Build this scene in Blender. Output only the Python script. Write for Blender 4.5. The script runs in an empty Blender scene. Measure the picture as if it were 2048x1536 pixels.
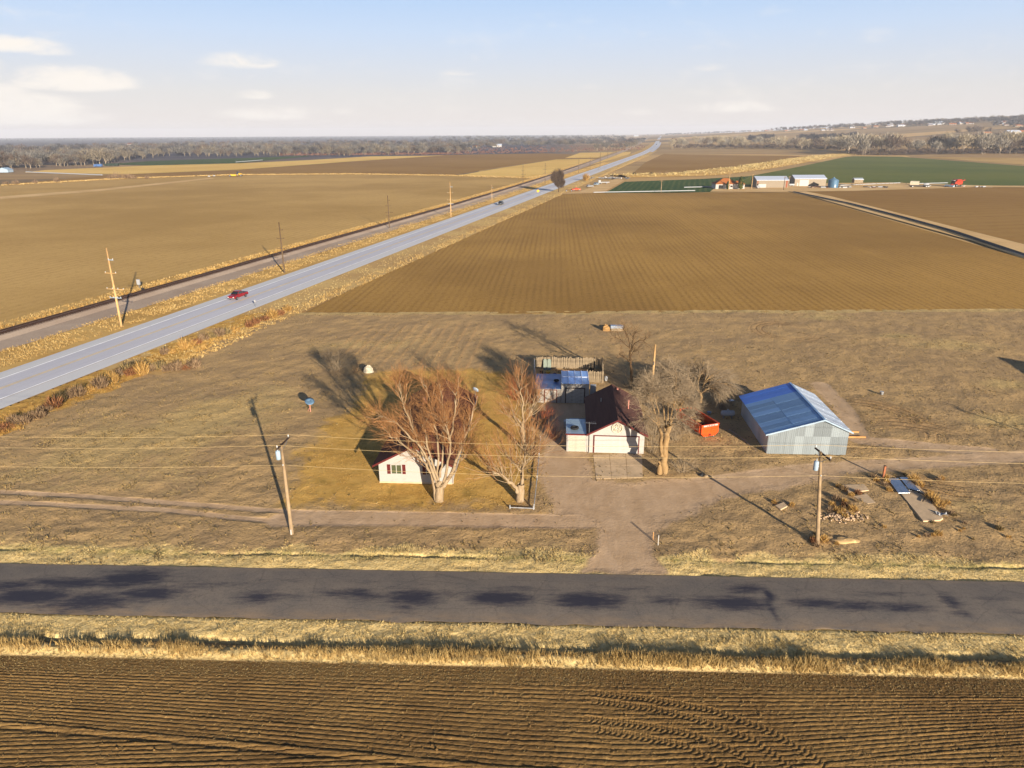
import bpy, math, random
import numpy as np
from mathutils import Vector, Matrix

R = math.radians
rnd = random.Random(7)
rng = np.random.default_rng(7)
scn = bpy.context.scene
COL = scn.collection

# ------------------------------------------------------------------ camera
CAM_H = 33.2
FPX = 1420.0                       # focal length in photo pixels (photo is 2048 wide)
PITCH = math.atan((768 - 267) / FPX)
ROLL = R(0.3)
cp, sp = math.cos(PITCH), math.sin(PITCH)
FWD = np.array([0, cp, -sp])
_up0 = np.array([0, sp, cp]); _r0 = np.array([1.0, 0, 0])
RIGHT = math.cos(ROLL) * _r0 - math.sin(ROLL) * _up0
UP = math.cos(ROLL) * _up0 + math.sin(ROLL) * _r0
cam_d = bpy.data.cameras.new('camera')
cam = bpy.data.objects.new('camera', cam_d)
COL.objects.link(cam)
m = Matrix.Identity(4)
for i in range(3):
    m[i][0], m[i][1], m[i][2] = RIGHT[i], UP[i], -FWD[i]
m[2][3] = CAM_H
cam.matrix_world = m
cam_d.sensor_width = 36
cam_d.lens = FPX / 2048 * 36
cam_d.clip_start = 0.5
cam_d.clip_end = 40000
scn.camera = cam

# ------------------------------------------------------------------ sun, sky, exposure
SUN_EL, SUN_AZ = R(13.3), R(155.8)          # azimuth clockwise from +Y
sun_dir = Vector((math.sin(SUN_AZ) * math.cos(SUN_EL), math.cos(SUN_AZ) * math.cos(SUN_EL), math.sin(SUN_EL)))
sun_d = bpy.data.lights.new('sun', 'SUN')
sun_d.energy = 5.0
sun_d.angle = R(0.5)
sun_d.color = (1.0, 0.88, 0.72)
sun = bpy.data.objects.new('sun', sun_d)
COL.objects.link(sun)
sun.rotation_euler = (-sun_dir).to_track_quat('-Z', 'Y').to_euler()
sun.location = sun_dir * 200

world = bpy.data.worlds.new('World')
scn.world = world
world.use_nodes = True
SKY_STRENGTH = 0.06
HAZE = 1.0e-4
scn.view_settings.view_transform = 'Standard'
scn.view_settings.look = 'None'
scn.view_settings.gamma = 1
scn.view_settings.use_curve_mapping = False
scn.view_settings.exposure = 1.15
scn.cycles.max_bounces = 6
scn.cycles.diffuse_bounces = 2
scn.cycles.glossy_bounces = 2
scn.cycles.transparent_max_bounces = 8
scn.cycles.volume_bounces = 0


# ------------------------------------------------------------------ node helper
class NT:
    def __init__(s, tree):
        s.t = tree; s.n = tree.nodes; s.l = tree.links

    def new(s, typ, **kw):
        n = s.n.new(typ)
        for k, v in kw.items():
            setattr(n, k, v)
        return n

    def put(s, sock, v):
        if v is None:
            return
        if hasattr(v, 'is_output') or hasattr(v, 'links'):
            s.l.new(v, sock)
        else:
            if isinstance(v, (tuple, list)) and len(v) == 3 and len(getattr(sock, 'default_value', [0, 0, 0])) == 4:
                v = (*v, 1)
            sock.default_value = v

    def math(s, op, a, b=None, c=None, clamp=False):
        n = s.new('ShaderNodeMath', operation=op, use_clamp=clamp)
        s.put(n.inputs[0], a); s.put(n.inputs[1], b)
        if c is not None:
            s.put(n.inputs[2], c)
        return n.outputs[0]

    def vmath(s, op, a, b=None):
        n = s.new('ShaderNodeVectorMath', operation=op)
        s.put(n.inputs[0], a); s.put(n.inputs[1], b)
        return n.outputs['Value'] if op in ('DOT_PRODUCT', 'LENGTH', 'DISTANCE') else n.outputs['Vector']

    def pos(s):
        return s.new('ShaderNodeNewGeometry').outputs['Position']

    def obj(s):
        return s.new('ShaderNodeTexCoord').outputs['Object']

    def mapping(s, v, scale=(1, 1, 1), rot=(0, 0, 0), loc=(0, 0, 0)):
        n = s.new('ShaderNodeMapping')
        s.put(n.inputs['Vector'], v)
        n.inputs['Scale'].default_value = scale
        n.inputs['Rotation'].default_value = rot
        n.inputs['Location'].default_value = loc
        return n.outputs[0]

    def noise(s, vec, scale, detail=3, rough=0.6, dist=0.0):
        n = s.new('ShaderNodeTexNoise')
        s.put(n.inputs['Vector'], vec)
        n.inputs['Scale'].default_value = scale
        n.inputs['Detail'].default_value = detail
        n.inputs['Roughness'].default_value = rough
        n.inputs['Distortion'].default_value = dist
        return n.outputs['Fac']

    def smooth(s, v, a, b, lo=0.0, hi=1.0):
        n = s.new('ShaderNodeMapRange', interpolation_type='SMOOTHSTEP')
        s.put(n.inputs[0], v)
        for i, x in enumerate((a, b, lo, hi)):
            s.put(n.inputs[i + 1], x)
        return n.outputs[0]

    def mix(s, f, a, b, mode='MIX'):
        n = s.new('ShaderNodeMix', data_type='RGBA', blend_type=mode)
        n.clamp_factor = True
        s.put(n.inputs[0], f); s.put(n.inputs[6], a); s.put(n.inputs[7], b)
        return n.outputs[2]

    def attr(s, name):
        return s.new('ShaderNodeAttribute', attribute_name=name).outputs['Fac']

    def sep(s, v):
        n = s.new('ShaderNodeSeparateXYZ'); s.put(n.inputs[0], v); return n.outputs

    def comb(s, x, y, z=0.0):
        n = s.new('ShaderNodeCombineXYZ')
        s.put(n.inputs[0], x); s.put(n.inputs[1], y); s.put(n.inputs[2], z); return n.outputs[0]

    def bump(s, h, strength=0.5, dist=0.1):
        n = s.new('ShaderNodeBump')
        n.inputs['Strength'].default_value = strength
        n.inputs['Distance'].default_value = dist
        s.put(n.inputs['Height'], h)
        return n.outputs[0]


def lin(r, g, b, k=1.12):
    f = lambda c: (c / 255 / 12.92) if c <= 10 else ((c / 255 + 0.055) / 1.055) ** 2.4
    return (f(r) * k, f(g) * k, f(b) * k)


def principled(name):
    m = bpy.data.materials.new(name)
    m.use_nodes = True
    t = NT(m.node_tree)
    p = m.node_tree.nodes['Principled BSDF']
    return m, t, p


def plain(name, col, rough=0.8, metal=0.0, spec=0.3, var=0.18, scale=3.0, bump=0.0, bscale=20.0, dirt=None, dirtamt=0.4, f=0.66):
    """solid paint / wood / metal with uneven tone and fine relief"""
    col = tuple(c * f for c in col)
    if dirt:
        dirt = tuple(c * f for c in dirt)
    m, t, p = principled(name)
    v = t.obj()
    n1 = t.noise(v, scale, 4, 0.65)
    lo = tuple(c * (1 - var) for c in col); hi = tuple(min(1, c * (1 + var)) for c in col)
    c = t.mix(t.smooth(n1, 0.3, 0.7), lo, hi)
    if dirt:
        n2 = t.noise(t.mapping(v, (1, 1, 0.35)), scale * 0.7, 5, 0.7)
        c = t.mix(t.math('MULTIPLY', t.smooth(n2, 0.48, 0.72), dirtamt), c, dirt)
    t.put(p.inputs['Base Color'], c)
    p.inputs['Roughness'].default_value = rough
    p.inputs['Metallic'].default_value = metal
    p.inputs['Specular IOR Level'].default_value = spec
    if bump:
        t.put(p.inputs['Normal'], t.bump(t.noise(v, bscale, 3), bump, 0.02))
    return m


def ribbed(name, col, axis, period, rough=0.4, metal=0.6, var=0.2, depth=0.02, streak=None, spec=0.5, kind='SIN', dirt=None, f=0.66):
    """corrugated sheet or lapped siding: relief across one local axis"""
    col = tuple(c * f for c in col)
    m, t, p = principled(name)
    v = t.obj()
    s = t.sep(v)
    a = s['XYZ'.index(axis)]
    ph = t.math('MULTIPLY', a, 2 * math.pi / period)
    if kind == 'SIN':
        h = t.math('SINE', ph)
    else:
        h = t.math('FRACT', t.math('DIVIDE', a, period))
    oinfo = t.new('ShaderNodeObjectInfo').outputs['Random']
    st = t.noise(t.mapping(v, (0.25 if axis != 'X' else 6, 0.25 if axis != 'Y' else 6, 0.25 if axis != 'Z' else 6)), 1.0, 4, 0.7)
    lo = tuple(c * (1 - var) for c in col); hi = tuple(min(1, c * (1 + var)) for c in col)
    c = t.mix(t.smooth(t.math('ADD', t.math('MULTIPLY', st, 0.5), t.math('MULTIPLY', oinfo, 0.5)), 0.25, 0.75), lo, hi)
    if dirt:
        n2 = t.noise(v, 1.3, 5, 0.7)
        c = t.mix(t.math('MULTIPLY', t.smooth(n2, 0.5, 0.75), 0.5), c, dirt)
    t.put(p.inputs['Base Color'], c)
    p.inputs['Roughness'].default_value = rough
    p.inputs['Metallic'].default_value = metal
    p.inputs['Specular IOR Level'].default_value = spec
    t.put(p.inputs['Normal'], t.bump(h, 0.6, depth))
    return m


# ------------------------------------------------------------------ world shader (Nishita sky + thin clouds)
def build_world():
    t = NT(world.node_tree)
    bg = t.n['Background']
    sky = t.new('ShaderNodeTexSky', sky_type='NISHITA', sun_disc=False)
    sky.sun_elevation = SUN_EL
    sky.sun_rotation = SUN_AZ
    sky.altitude = 1300
    sky.air_density = 1.0
    sky.dust_density = 0.8
    sky.ozone_density = 1.0
    d = t.vmath('NORMALIZE', t.new('ShaderNodeTexCoord').outputs['Generated'])
    s = t.sep(d)
    el = t.math('ARCSINE', s[2])
    az = t.math('ARCTAN2', s[0], s[1])
    wob = t.comb(t.math('MULTIPLY', az, 1.0), t.math('MULTIPLY', el, 2.6), 0.0)
    n1 = t.noise(t.vmath('ADD', wob, (3.1, 1.7, 0)), 24, 8, 0.62, 0.4)
    n2 = t.noise(t.vmath('ADD', wob, (9.2, 5.7, 0)), 4.2, 4, 0.55)
    # clouds in the frame: azimuth, elevation, half width, half height (degrees), weight
    blobs = [(-37.0, 2.0, 6.0, 3.2, 1.5), (-33.0, 1.2, 6.0, 1.7, 1.4), (-29.6, 3.2, 4.8, 1.3, 1.3), (-33.6, 5.2, 5.0, 0.9, 1.3), (-36.0, 3.8, 3.5, 1.6, 1.4),
             (-30.4, 5.0, 2.2, 0.7, 0.8), (-19.0, 4.7, 3.6, 0.95, 0.8), (-18.5, 2.6, 1.8, 0.6, 0.75), (-17.5, 1.3, 5.0, 0.9, 0.8),
             (-12.5, 1.5, 1.5, 0.6, 0.4), (-3.6, 4.2, 2.0, 0.5, 0.65), (14.6, 4.3, 1.8, 0.5, 0.5), (18.5, 7.6, 1.7, 0.7, 0.35),
             (16.5, 1.6, 5.0, 0.8, 0.75), (24.8, 5.8, 1.8, 1.0, 0.4), (21.0, 6.2, 1.5, 0.5, 0.3), (31.5, 4.3, 1.3, 0.5, 0.3),
             (6.0, 3.2, 1.4, 0.4, 0.35), (9.5, 1.4, 3.0, 0.5, 0.4)]
    tot = None
    for a, e, w, h, k in blobs:
        x = t.math('DIVIDE', t.math('SUBTRACT', az, R(a)), R(w))
        y = t.math('DIVIDE', t.math('SUBTRACT', el, R(e)), R(h))
        y = t.math('MULTIPLY', y, t.smooth(y, -0.25, 0.05, 2.1, 1.0))        # flat bases
        q = t.math('ADD', t.math('MULTIPLY', x, x), t.math('MULTIPLY', y, y))
        g = t.math('MULTIPLY', t.math('SUBTRACT', 1.0, q, clamp=True), k)
        tot = g if tot is None else t.math('MAXIMUM', tot, g)
    edge = t.math('ADD', tot, t.math('MULTIPLY', t.math('SUBTRACT', n1, 0.5), 3.0))
    near = t.math('MULTIPLY', t.smooth(edge, -0.15, 1.35), t.smooth(tot, 0.0, 0.75))
    # the same kind of thin cloud all round the horizon
    thin = t.math('MULTIPLY', t.smooth(t.math('ADD', t.math('MULTIPLY', n1, 0.4), t.math('MULTIPLY', n2, 0.6)), 0.52, 0.72),
                  t.math('MULTIPLY', t.smooth(el, 0.0, 0.03), t.smooth(el, 0.30, 0.06)))
    fac = t.math('MAXIMUM', near, t.math('MULTIPLY', thin, 0.4))
    base = sky.outputs[0]
    # pale winter sky: the clear Nishita blue fades into a milky band towards the horizon, the same all round
    base = t.mix(1.0, base, (0.60, 0.60, 0.74), 'MULTIPLY')
    ramp = t.new('ShaderNodeValToRGB')
    stops = [(0.0, (6.7, 5.95, 5.55)), (2.8, (6.1, 5.9, 5.8)), (6.9, (4.75, 5.75, 7.25)), (10.7, (3.3, 5.0, 7.5)), (22.0, (2.1, 3.5, 6.3))]
    e_ = ramp.color_ramp.elements
    while len(e_) < len(stops):
        e_.new(0.5)
    for q, (deg, c) in zip(e_, stops):
        q.position = deg / 22.0; q.color = (*c, 1)
    t.put(ramp.inputs[0], t.math('DIVIDE', el, R(22.0), clamp=True))
    hz = t.mix(t.math('MULTIPLY', t.smooth(el, 0.62, 0.16), 0.9), base, ramp.outputs[0])
    cl = t.mix(fac, hz, CLOUD)
    t.put(bg.inputs['Color'], cl)
    bg.inputs['Strength'].default_value = SKY_STRENGTH


CLOUD = (7.7, 7.2, 6.6)
build_world()


# ------------------------------------------------------------------ geometry helpers
def T(x, y):
    """terrain height: flat bottom land, a low rise far off to the right"""
    x = np.asarray(x, float); y = np.asarray(y, float)
    d = np.hypot(x, y)
    az = np.degrees(np.arctan2(x, y))
    s = np.clip((d - 1150) / 2900, 0, 1); s = s * s * (3 - 2 * s) * 0.5 + s * 0.5
    a = np.clip((az - 9) / 28, 0, 1.0)
    back = np.clip((150 - np.abs(az)) / 30, 0, 1)
    return 108 * s * a * back + 5.0 * np.clip((d - 3000) / 3000, 0, 1) * (1 - a) * 0.4


def G(px, py, z=0.0):
    """point where the sight line of a photo pixel meets the height z"""
    d = FWD + RIGHT * (px - 1024) / FPX + UP * (768 - py) / FPX
    t = (z - CAM_H) / d[2]
    return np.array([d[0] * t, d[1] * t])


_TS = np.geomspace(100, 9000, 700)


def GT(px, py):
    """same, on the far terrain"""
    d = FWD + RIGHT * (px - 1024) / FPX + UP * (768 - py) / FPX
    p = d[None] * _TS[:, None]
    hit = np.nonzero(CAM_H + p[:, 2] <= T(p[:, 0], p[:, 1]))[0]
    if len(hit):
        return p[hit[0], :2].copy()
    return np.array([d[0] * 6000, d[1] * 6000])


def fast_mesh(name, V, F, mats=None, midx=None, smooth=False, attrs=None, parent=None, link=True):
    V = np.ascontiguousarray(V, np.float32).reshape(-1, 3); F = np.ascontiguousarray(F, np.int32)
    k = F.shape[1]; nf = F.shape[0]
    me = bpy.data.meshes.new(name)
    me.vertices.add(len(V)); me.vertices.foreach_set('co', V.ravel())
    me.loops.add(nf * k); me.loops.foreach_set('vertex_index', F.ravel())
    me.polygons.add(nf)
    me.polygons.foreach_set('loop_start', np.arange(0, nf * k, k, dtype=np.int32))
    me.polygons.foreach_set('loop_total', np.full(nf, k, np.int32))
    for mm in (mats if isinstance(mats, (list, tuple)) else [mats]):
        if mm:
            me.materials.append(mm)
    if midx is not None:
        me.polygons.foreach_set('material_index', np.asarray(midx, np.int32))
    me.polygons.foreach_set('use_smooth', np.full(nf, bool(smooth)))
    if attrs:
        for an, av in attrs.items():
            a = me.attributes.new(an, 'FLOAT', 'POINT'); a.data.foreach_set('value', np.asarray(av, np.float32))
    me.update(calc_edges=True)
    if not link:
        return me
    o = bpy.data.objects.new(name, me)
    COL.objects.link(o)
    if parent:
        o.parent = parent
    return o


def tag(o, label=None, cat=None, group=None, kind=None):
    if label: o['label'] = label
    if cat: o['category'] = cat
    if group: o['group'] = group
    if kind: o['kind'] = kind
    return o


def thing(name, label, cat, loc=(0, 0, 0), rz=0.0, group=None):
    o = bpy.data.objects.new(name, None)
    COL.objects.link(o)
    o.empty_display_size = 0.3
    o.location = loc if len(loc) == 3 else (loc[0], loc[1], 0)
    o.rotation_euler = (0, 0, rz)
    return tag(o, label, cat, group)


def copy_tree(o, parent=None):
    c = o.copy(); COL.objects.link(c)
    if parent is not None:
        c.parent = parent
    for ch in list(o.children):
        copy_tree(ch, c)
    return c


class MB:
    """collects boxes, prisms and tubes; build() links them as one mesh object"""
    def __init__(s):
        s.v = []; s.f = []; s.m = []; s.mi = 0

    def mat(s, i): s.mi = i; return s

    def add(s, vs, fs):
        o = len(s.v)
        s.v += [tuple(map(float, v)) for v in vs]
        s.f += [tuple(i + o for i in f) for f in fs]
        s.m += [s.mi] * len(fs)
        return s

    def box(s, x0, x1, y0, y1, z0, z1):
        return s.add([(x0, y0, z0), (x1, y0, z0), (x1, y1, z0), (x0, y1, z0), (x0, y0, z1), (x1, y0, z1), (x1, y1, z1), (x0, y1, z1)],
                     [(0, 3, 2, 1), (4, 5, 6, 7), (0, 1, 5, 4), (1, 2, 6, 5), (2, 3, 7, 6), (3, 0, 4, 7)])

    def cbox(s, c, size, rz=0.0, ry=0.0, rx=0.0):
        M = Matrix.Rotation(rz, 3, 'Z') @ Matrix.Rotation(ry, 3, 'Y') @ Matrix.Rotation(rx, 3, 'X')
        h = [q / 2 for q in size]
        vs = []
        for z in (-1, 1):
            for x, y in ((-1, -1), (1, -1), (1, 1), (-1, 1)):
                p = M @ Vector((x * h[0], y * h[1], z * h[2])); vs.append((p.x + c[0], p.y + c[1], p.z + c[2]))
        return s.add(vs, [(0, 3, 2, 1), (4, 5, 6, 7), (0, 1, 5, 4), (1, 2, 6, 5), (2, 3, 7, 6), (3, 0, 4, 7)])

    def prism(s, poly, a0, a1, axis='Y'):
        """polygon extruded along an axis; poly in the two other axes (x,z) / (y,z) / (x,y)"""
        n = len(poly); vs = []
        for a in (a0, a1):
            for p, q in poly:
                vs.append({'Y': (p, a, q), 'X': (a, p, q), 'Z': (p, q, a)}[axis])
        fs = [tuple(range(n - 1, -1, -1)), tuple(range(n, 2 * n))]
        fs += [(i, (i + 1) % n, n + (i + 1) % n, n + i) for i in range(n)]
        return s.add(vs, fs)

    def hexa(s, b, t):
        """8 corners: bottom ring of four, top ring of four"""
        return s.add(list(b) + list(t), [(0, 3, 2, 1), (4, 5, 6, 7), (0, 1, 5, 4), (1, 2, 6, 5), (2, 3, 7, 6), (3, 0, 4, 7)])

    def tube(s, pts, r, n=8, cap=True):
        pts = [Vector(p) for p in pts]
        rs = r if isinstance(r, (list, tuple)) else [r] * len(pts)
        vs = []; fs = []
        for i, p in enumerate(pts):
            d = (pts[min(i + 1, len(pts) - 1)] - pts[max(i - 1, 0)]).normalized()
            ref = Vector((0, 0, 1)) if abs(d.z) < 0.9 else Vector((1, 0, 0))
            u = d.cross(ref).normalized(); w = d.cross(u)
            for k in range(n):
                a = 2 * math.pi * k / n
                vs.append(p + (u * math.cos(a) + w * math.sin(a)) * rs[i])
        for i in range(len(pts) - 1):
            for k in range(n):
                fs.append((i * n + k, i * n + (k + 1) % n, (i + 1) * n + (k + 1) % n, (i + 1) * n + k))
        if cap:
            fs.append(tuple(range(n))); fs.append(tuple(len(vs) - 1 - k for k in range(n)))
        return s.add(vs, fs)

    def lathe(s, prof, c=(0, 0, 0), n=16):
        vs = []; fs = []
        for r_, z in prof:
            for k in range(n):
                a = 2 * math.pi * k / n
                vs.append((c[0] + r_ * math.cos(a), c[1] + r_ * math.sin(a), c[2] + z))
        for i in range(len(prof) - 1):
            for k in range(n):
                fs.append((i * n + k, i * n + (k + 1) % n, (i + 1) * n + (k + 1) % n, (i + 1) * n + k))
        fs.append(tuple(range(n - 1, -1, -1))); fs.append(tuple((len(prof) - 1) * n + k for k in range(n)))
        return s.add(vs, fs)

    def torus(s, c, R0, r0, axis='Z', n=20, k=8, sq=1.0):
        vs = []; fs = []
        for i in range(n):
            a = 2 * math.pi * i / n
            for j in range(k):
                b = 2 * math.pi * j / k
                q = R0 + r0 * math.cos(b); h = r0 * sq * math.sin(b)
                x, y, z = q * math.cos(a), q * math.sin(a), h
                if axis == 'Y': x, y, z = x, z, y
                if axis == 'X': x, y, z = z, x, y
                vs.append((c[0] + x, c[1] + y, c[2] + z))
        for i in range(n):
            for j in range(k):
                fs.append((i * k + j, i * k + (j + 1) % k, ((i + 1) % n) * k + (j + 1) % k, ((i + 1) % n) * k + j))
        return s.add(vs, fs)

    def build(s, name, mats, parent=None, smooth=False, bevel=0.0):
        me = bpy.data.meshes.new(name)
        me.from_pydata(s.v, [], s.f)
        for mm in (mats if isinstance(mats, (list, tuple)) else [mats]):
            me.materials.append(mm)
        me.polygons.foreach_set('material_index', s.m)
        me.polygons.foreach_set('use_smooth', [smooth] * len(s.f))
        me.update()
        o = bpy.data.objects.new(name, me)
        COL.objects.link(o)
        if parent: o.parent = parent
        if bevel:
            md = o.modifiers.new('bevel', 'BEVEL'); md.width = bevel; md.segments = 2; md.limit_method = 'ANGLE'
        return o


def seg_dist(X, Y, poly, closed=True):
    """distance to a polyline, and arc length of the nearest point"""
    n = len(poly); best = np.full(X.shape, 1e9); arc = np.zeros(X.shape); acc = 0.0
    for i in range(n if closed else n - 1):
        a = np.array(poly[i], float); b = np.array(poly[(i + 1) % n], float)
        ab = b - a; L2 = max(ab @ ab, 1e-9)
        tt = np.clip(((X - a[0]) * ab[0] + (Y - a[1]) * ab[1]) / L2, 0, 1)
        d = np.hypot(X - a[0] - tt * ab[0], Y - a[1] - tt * ab[1])
        L = math.sqrt(L2)
        arc = np.where(d < best, acc + tt * L, arc); best = np.minimum(best, d); acc += L
    return best, arc


def inside(X, Y, poly):
    res = np.zeros(X.shape, bool); n = len(poly)
    for i in range(n):
        x0, y0 = poly[i]; x1, y1 = poly[(i + 1) % n]
        c = ((y0 > Y) != (y1 > Y)) & (X < (x1 - x0) * (Y - y0) / ((y1 - y0) if abs(y1 - y0) > 1e-9 else 1e-9) + x0)
        res ^= c
    return res


def soft(X, Y, poly, w, nz=0.0):
    """1 inside the polygon, 0 outside, with an edge w wide shifted by nz metres"""
    d, _ = seg_dist(X, Y, poly)
    sd = np.where(inside(X, Y, poly), d, -d) + nz
    return np.clip(sd / w + 0.5, 0, 1)


def vnoise(X, Y, scale, seed=0):
    """value noise on arrays, -1..1"""
    r = np.random.default_rng(seed); N = 256
    g = r.uniform(-1, 1, (N, N))
    x = X / scale; y = Y / scale
    i = np.floor(x).astype(int); j = np.floor(y).astype(int)
    fx = x - i; fy = y - j
    fx = fx * fx * (3 - 2 * fx); fy = fy * fy * (3 - 2 * fy)
    a = g[i % N, j % N]; b = g[(i + 1) % N, j % N]; c = g[i % N, (j + 1) % N]; d = g[(i + 1) % N, (j + 1) % N]
    return (a * (1 - fx) + b * fx) * (1 - fy) + (c * (1 - fx) + d * fx) * fy


def fnoise(X, Y, scale, seed=0, oct=3):
    t = 0; amp = 1
    for o in range(oct):
        t = t + amp * vnoise(X + 31.7 * o, Y - 17.3 * o, scale / 2 ** o, seed + o); amp *= 0.55
    return t


def PX(pts):
    return [tuple(G(*p)) for p in pts]


# ------------------------------------------------------------------ materials of the ground
def soil(name, c1, c2, c3, rowdir=None, rowp=1.5, rowamt=0.4, big=0.02, fine=1.2, bump=0.5, speck=None, rowbump=0.5):
    """ploughed or bare earth; rowdir = direction the rows run (degrees clockwise from +Y)"""
    m, t, p = principled(name)
    v = t.pos()
    a = t.noise(v, big, 4, 0.6)
    b = t.noise(v, fine, 5, 0.7)
    c = t.mix(t.smooth(a, 0.35, 0.65), c1, c2)
    c = t.mix(t.math('MULTIPLY', t.smooth(b, 0.5, 0.72), 0.55), c, c3)
    h = t.math('MULTIPLY', b, 1.0)
    if rowdir is not None:
        s = t.sep(v)
        ca, sa = math.cos(R(rowdir)), math.sin(R(rowdir))
        u = t.math('SUBTRACT', t.math('MULTIPLY', s[0], ca), t.math('MULTIPLY', s[1], sa))
        w = t.math('SUBTRACT', t.math('MULTIPLY', s[1], ca), t.math('MULTIPLY', s[0], -sa))
        st = t.noise(t.comb(t.math('MULTIPLY', u, 0.30), t.math('MULTIPLY', w, 0.006)), 1.0, 3, 0.7)
        lo_ = t.noise(t.comb(t.math('MULTIPLY', u, 0.05), t.math('MULTIPLY', w, 0.03)), 1.0, 3, 0.6)
        sn = t.math('SINE', t.math('ADD', t.math('MULTIPLY', u, 2 * math.pi / rowp), t.math('MULTIPLY', lo_, 2.5)))
        grit = t.noise(v, 2.2, 3, 0.7)
        r1 = t.math('MULTIPLY', t.math('MULTIPLY', sn, 0.10), t.smooth(lo_, 0.25, 0.65))
        k = t.math('ADD', t.math('ADD', r1, t.math('MULTIPLY', grit, 0.75)), t.math('MULTIPLY', st, 0.35))
        c = t.mix(t.math('MULTIPLY', t.smooth(k, 0.50, 0.72), rowamt), c, c3)
        c = t.mix(t.math('MULTIPLY', t.smooth(st, 0.55, 0.75), 0.25), c, c1)
        h = t.math('ADD', h, t.math('MULTIPLY', r1, rowbump * 4))
    if speck:
        n = t.noise(v, 3.5, 2, 0.5)
        c = t.mix(t.smooth(n, 0.66, 0.74), c, speck)
    t.put(p.inputs['Base Color'], c)
    p.inputs['Roughness'].default_value = 1.0
    p.inputs['Specular IOR Level'].default_value = 0.05
    if bump:
        t.put(p.inputs['Normal'], t.bump(h, bump, 0.12))
    return m


M = {}
M['plough'] = soil('plough_soil', lin(122, 96, 58), lin(104, 80, 48), lin(80, 62, 40), big=0.12, fine=5.0, bump=0.7, speck=lin(146, 118, 74))
M['fieldR'] = soil('brown_field_soil', lin(168, 131, 70), lin(142, 109, 58), lin(112, 84, 44), rowdir=3.5, rowp=1.52, rowamt=0.55, big=0.010, fine=0.8, bump=0.7, rowbump=0.12, speck=lin(190, 155, 85))
M['fieldL'] = soil('tan_field_soil', lin(186, 152, 94), lin(162, 130, 76), lin(142, 111, 60), rowdir=14, rowp=3.0, rowamt=0.28, big=0.008, fine=0.5, bump=0.35, rowbump=0.1, speck=lin(205, 172, 98))
M['field_dark'] = soil('dark_field_soil', lin(150, 116, 64), lin(138, 104, 54), lin(120, 90, 46), rowdir=80, rowp=9, rowamt=0.4, big=0.006, fine=0.2, bump=0.25)
M['gold'] = soil('stubble_gold', lin(220, 184, 108), lin(204, 166, 90), lin(184, 146, 74), rowdir=14, rowp=5, rowamt=0.4, big=0.008, fine=0.3, bump=0.25)
M['green'] = soil('winter_wheat', lin(86, 100, 46, .95), lin(104, 110, 50, .95), lin(122, 118, 60, .95), rowdir=75, rowp=7, rowamt=0.35, big=0.008, fine=0.25, bump=0.3)
M['green2'] = soil('young_wheat', lin(48, 78, 40, .9), lin(58, 84, 40, .9), lin(116, 118, 66, .9), rowdir=14, rowp=3.5, rowamt=0.6, big=0.01, fine=0.25, bump=0.3)
M['dirtroad'] = soil('dirt_road_soil', lin(205, 172, 122), lin(190, 156, 106), lin(170, 136, 90), big=0.05, fine=1.0, bump=0.3)
M['verge'] = soil('dry_verge', lin(190, 156, 94), lin(174, 138, 78), lin(146, 112, 62), big=0.06, fine=0.8, bump=0.8)
M['verge2'] = soil('grey_verge', lin(190, 160, 104), lin(172, 140, 92), lin(150, 118, 74), big=0.05, fine=0.9, bump=0.7)
M['ballast'] = soil('ballast', lin(168, 150, 132), lin(156, 136, 118), lin(126, 112, 98), big=0.08, fine=3.5, bump=0.6)


def far_ground():
    m, t, p = principled('far_farmland')
    v = t.pos()
    s = t.sep(v)
    warped = t.comb(t.math('MULTIPLY', s[0], 0.0016), t.math('MULTIPLY', s[1], 0.0042))
    vo = t.new('ShaderNodeTexVoronoi', feature='F1')
    vo.inputs['Scale'].default_value = 1.0
    t.put(vo.inputs['Vector'], warped)
    cell = t.sep(vo.outputs['Color'])[0]
    c = t.mix(t.smooth(cell, 0.2, 0.5), lin(150, 122, 84), lin(196, 160, 104))
    c = t.mix(t.smooth(cell, 0.6, 0.85), c, lin(120, 100, 74))
    st = t.noise(t.comb(t.math('MULTIPLY', s[0], 0.002), t.math('MULTIPLY', s[1], 0.02)), 1.0, 4, 0.6)
    c = t.mix(t.math('MULTIPLY', t.smooth(st, 0.45, 0.65), 0.6), c, lin(172, 142, 96))
    # the scrubby river bottoms to the left of the highway are much darker
    az = t.math('DIVIDE', s[0], t.math('MAXIMUM', s[1], 1.0))
    left = t.smooth(az, 0.16, 0.02)
    sc = t.noise(t.comb(t.math('MULTIPLY', s[0], 0.006), t.math('MULTIPLY', s[1], 0.012)), 1.0, 5, 0.7)
    scrub = t.mix(t.smooth(sc, 0.35, 0.7), lin(64, 64, 78), lin(92, 88, 90))
    c = t.mix(t.math('MULTIPLY', left, t.smooth(t.vmath('LENGTH', v), 700, 1300)), c, scrub)
    t.put(p.inputs['Base Color'], c)
    p.inputs['Roughness'].default_value = 1.0
    p.inputs['Specular IOR Level'].default_value = 0.03
    return m


M['far'] = far_ground()

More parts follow.
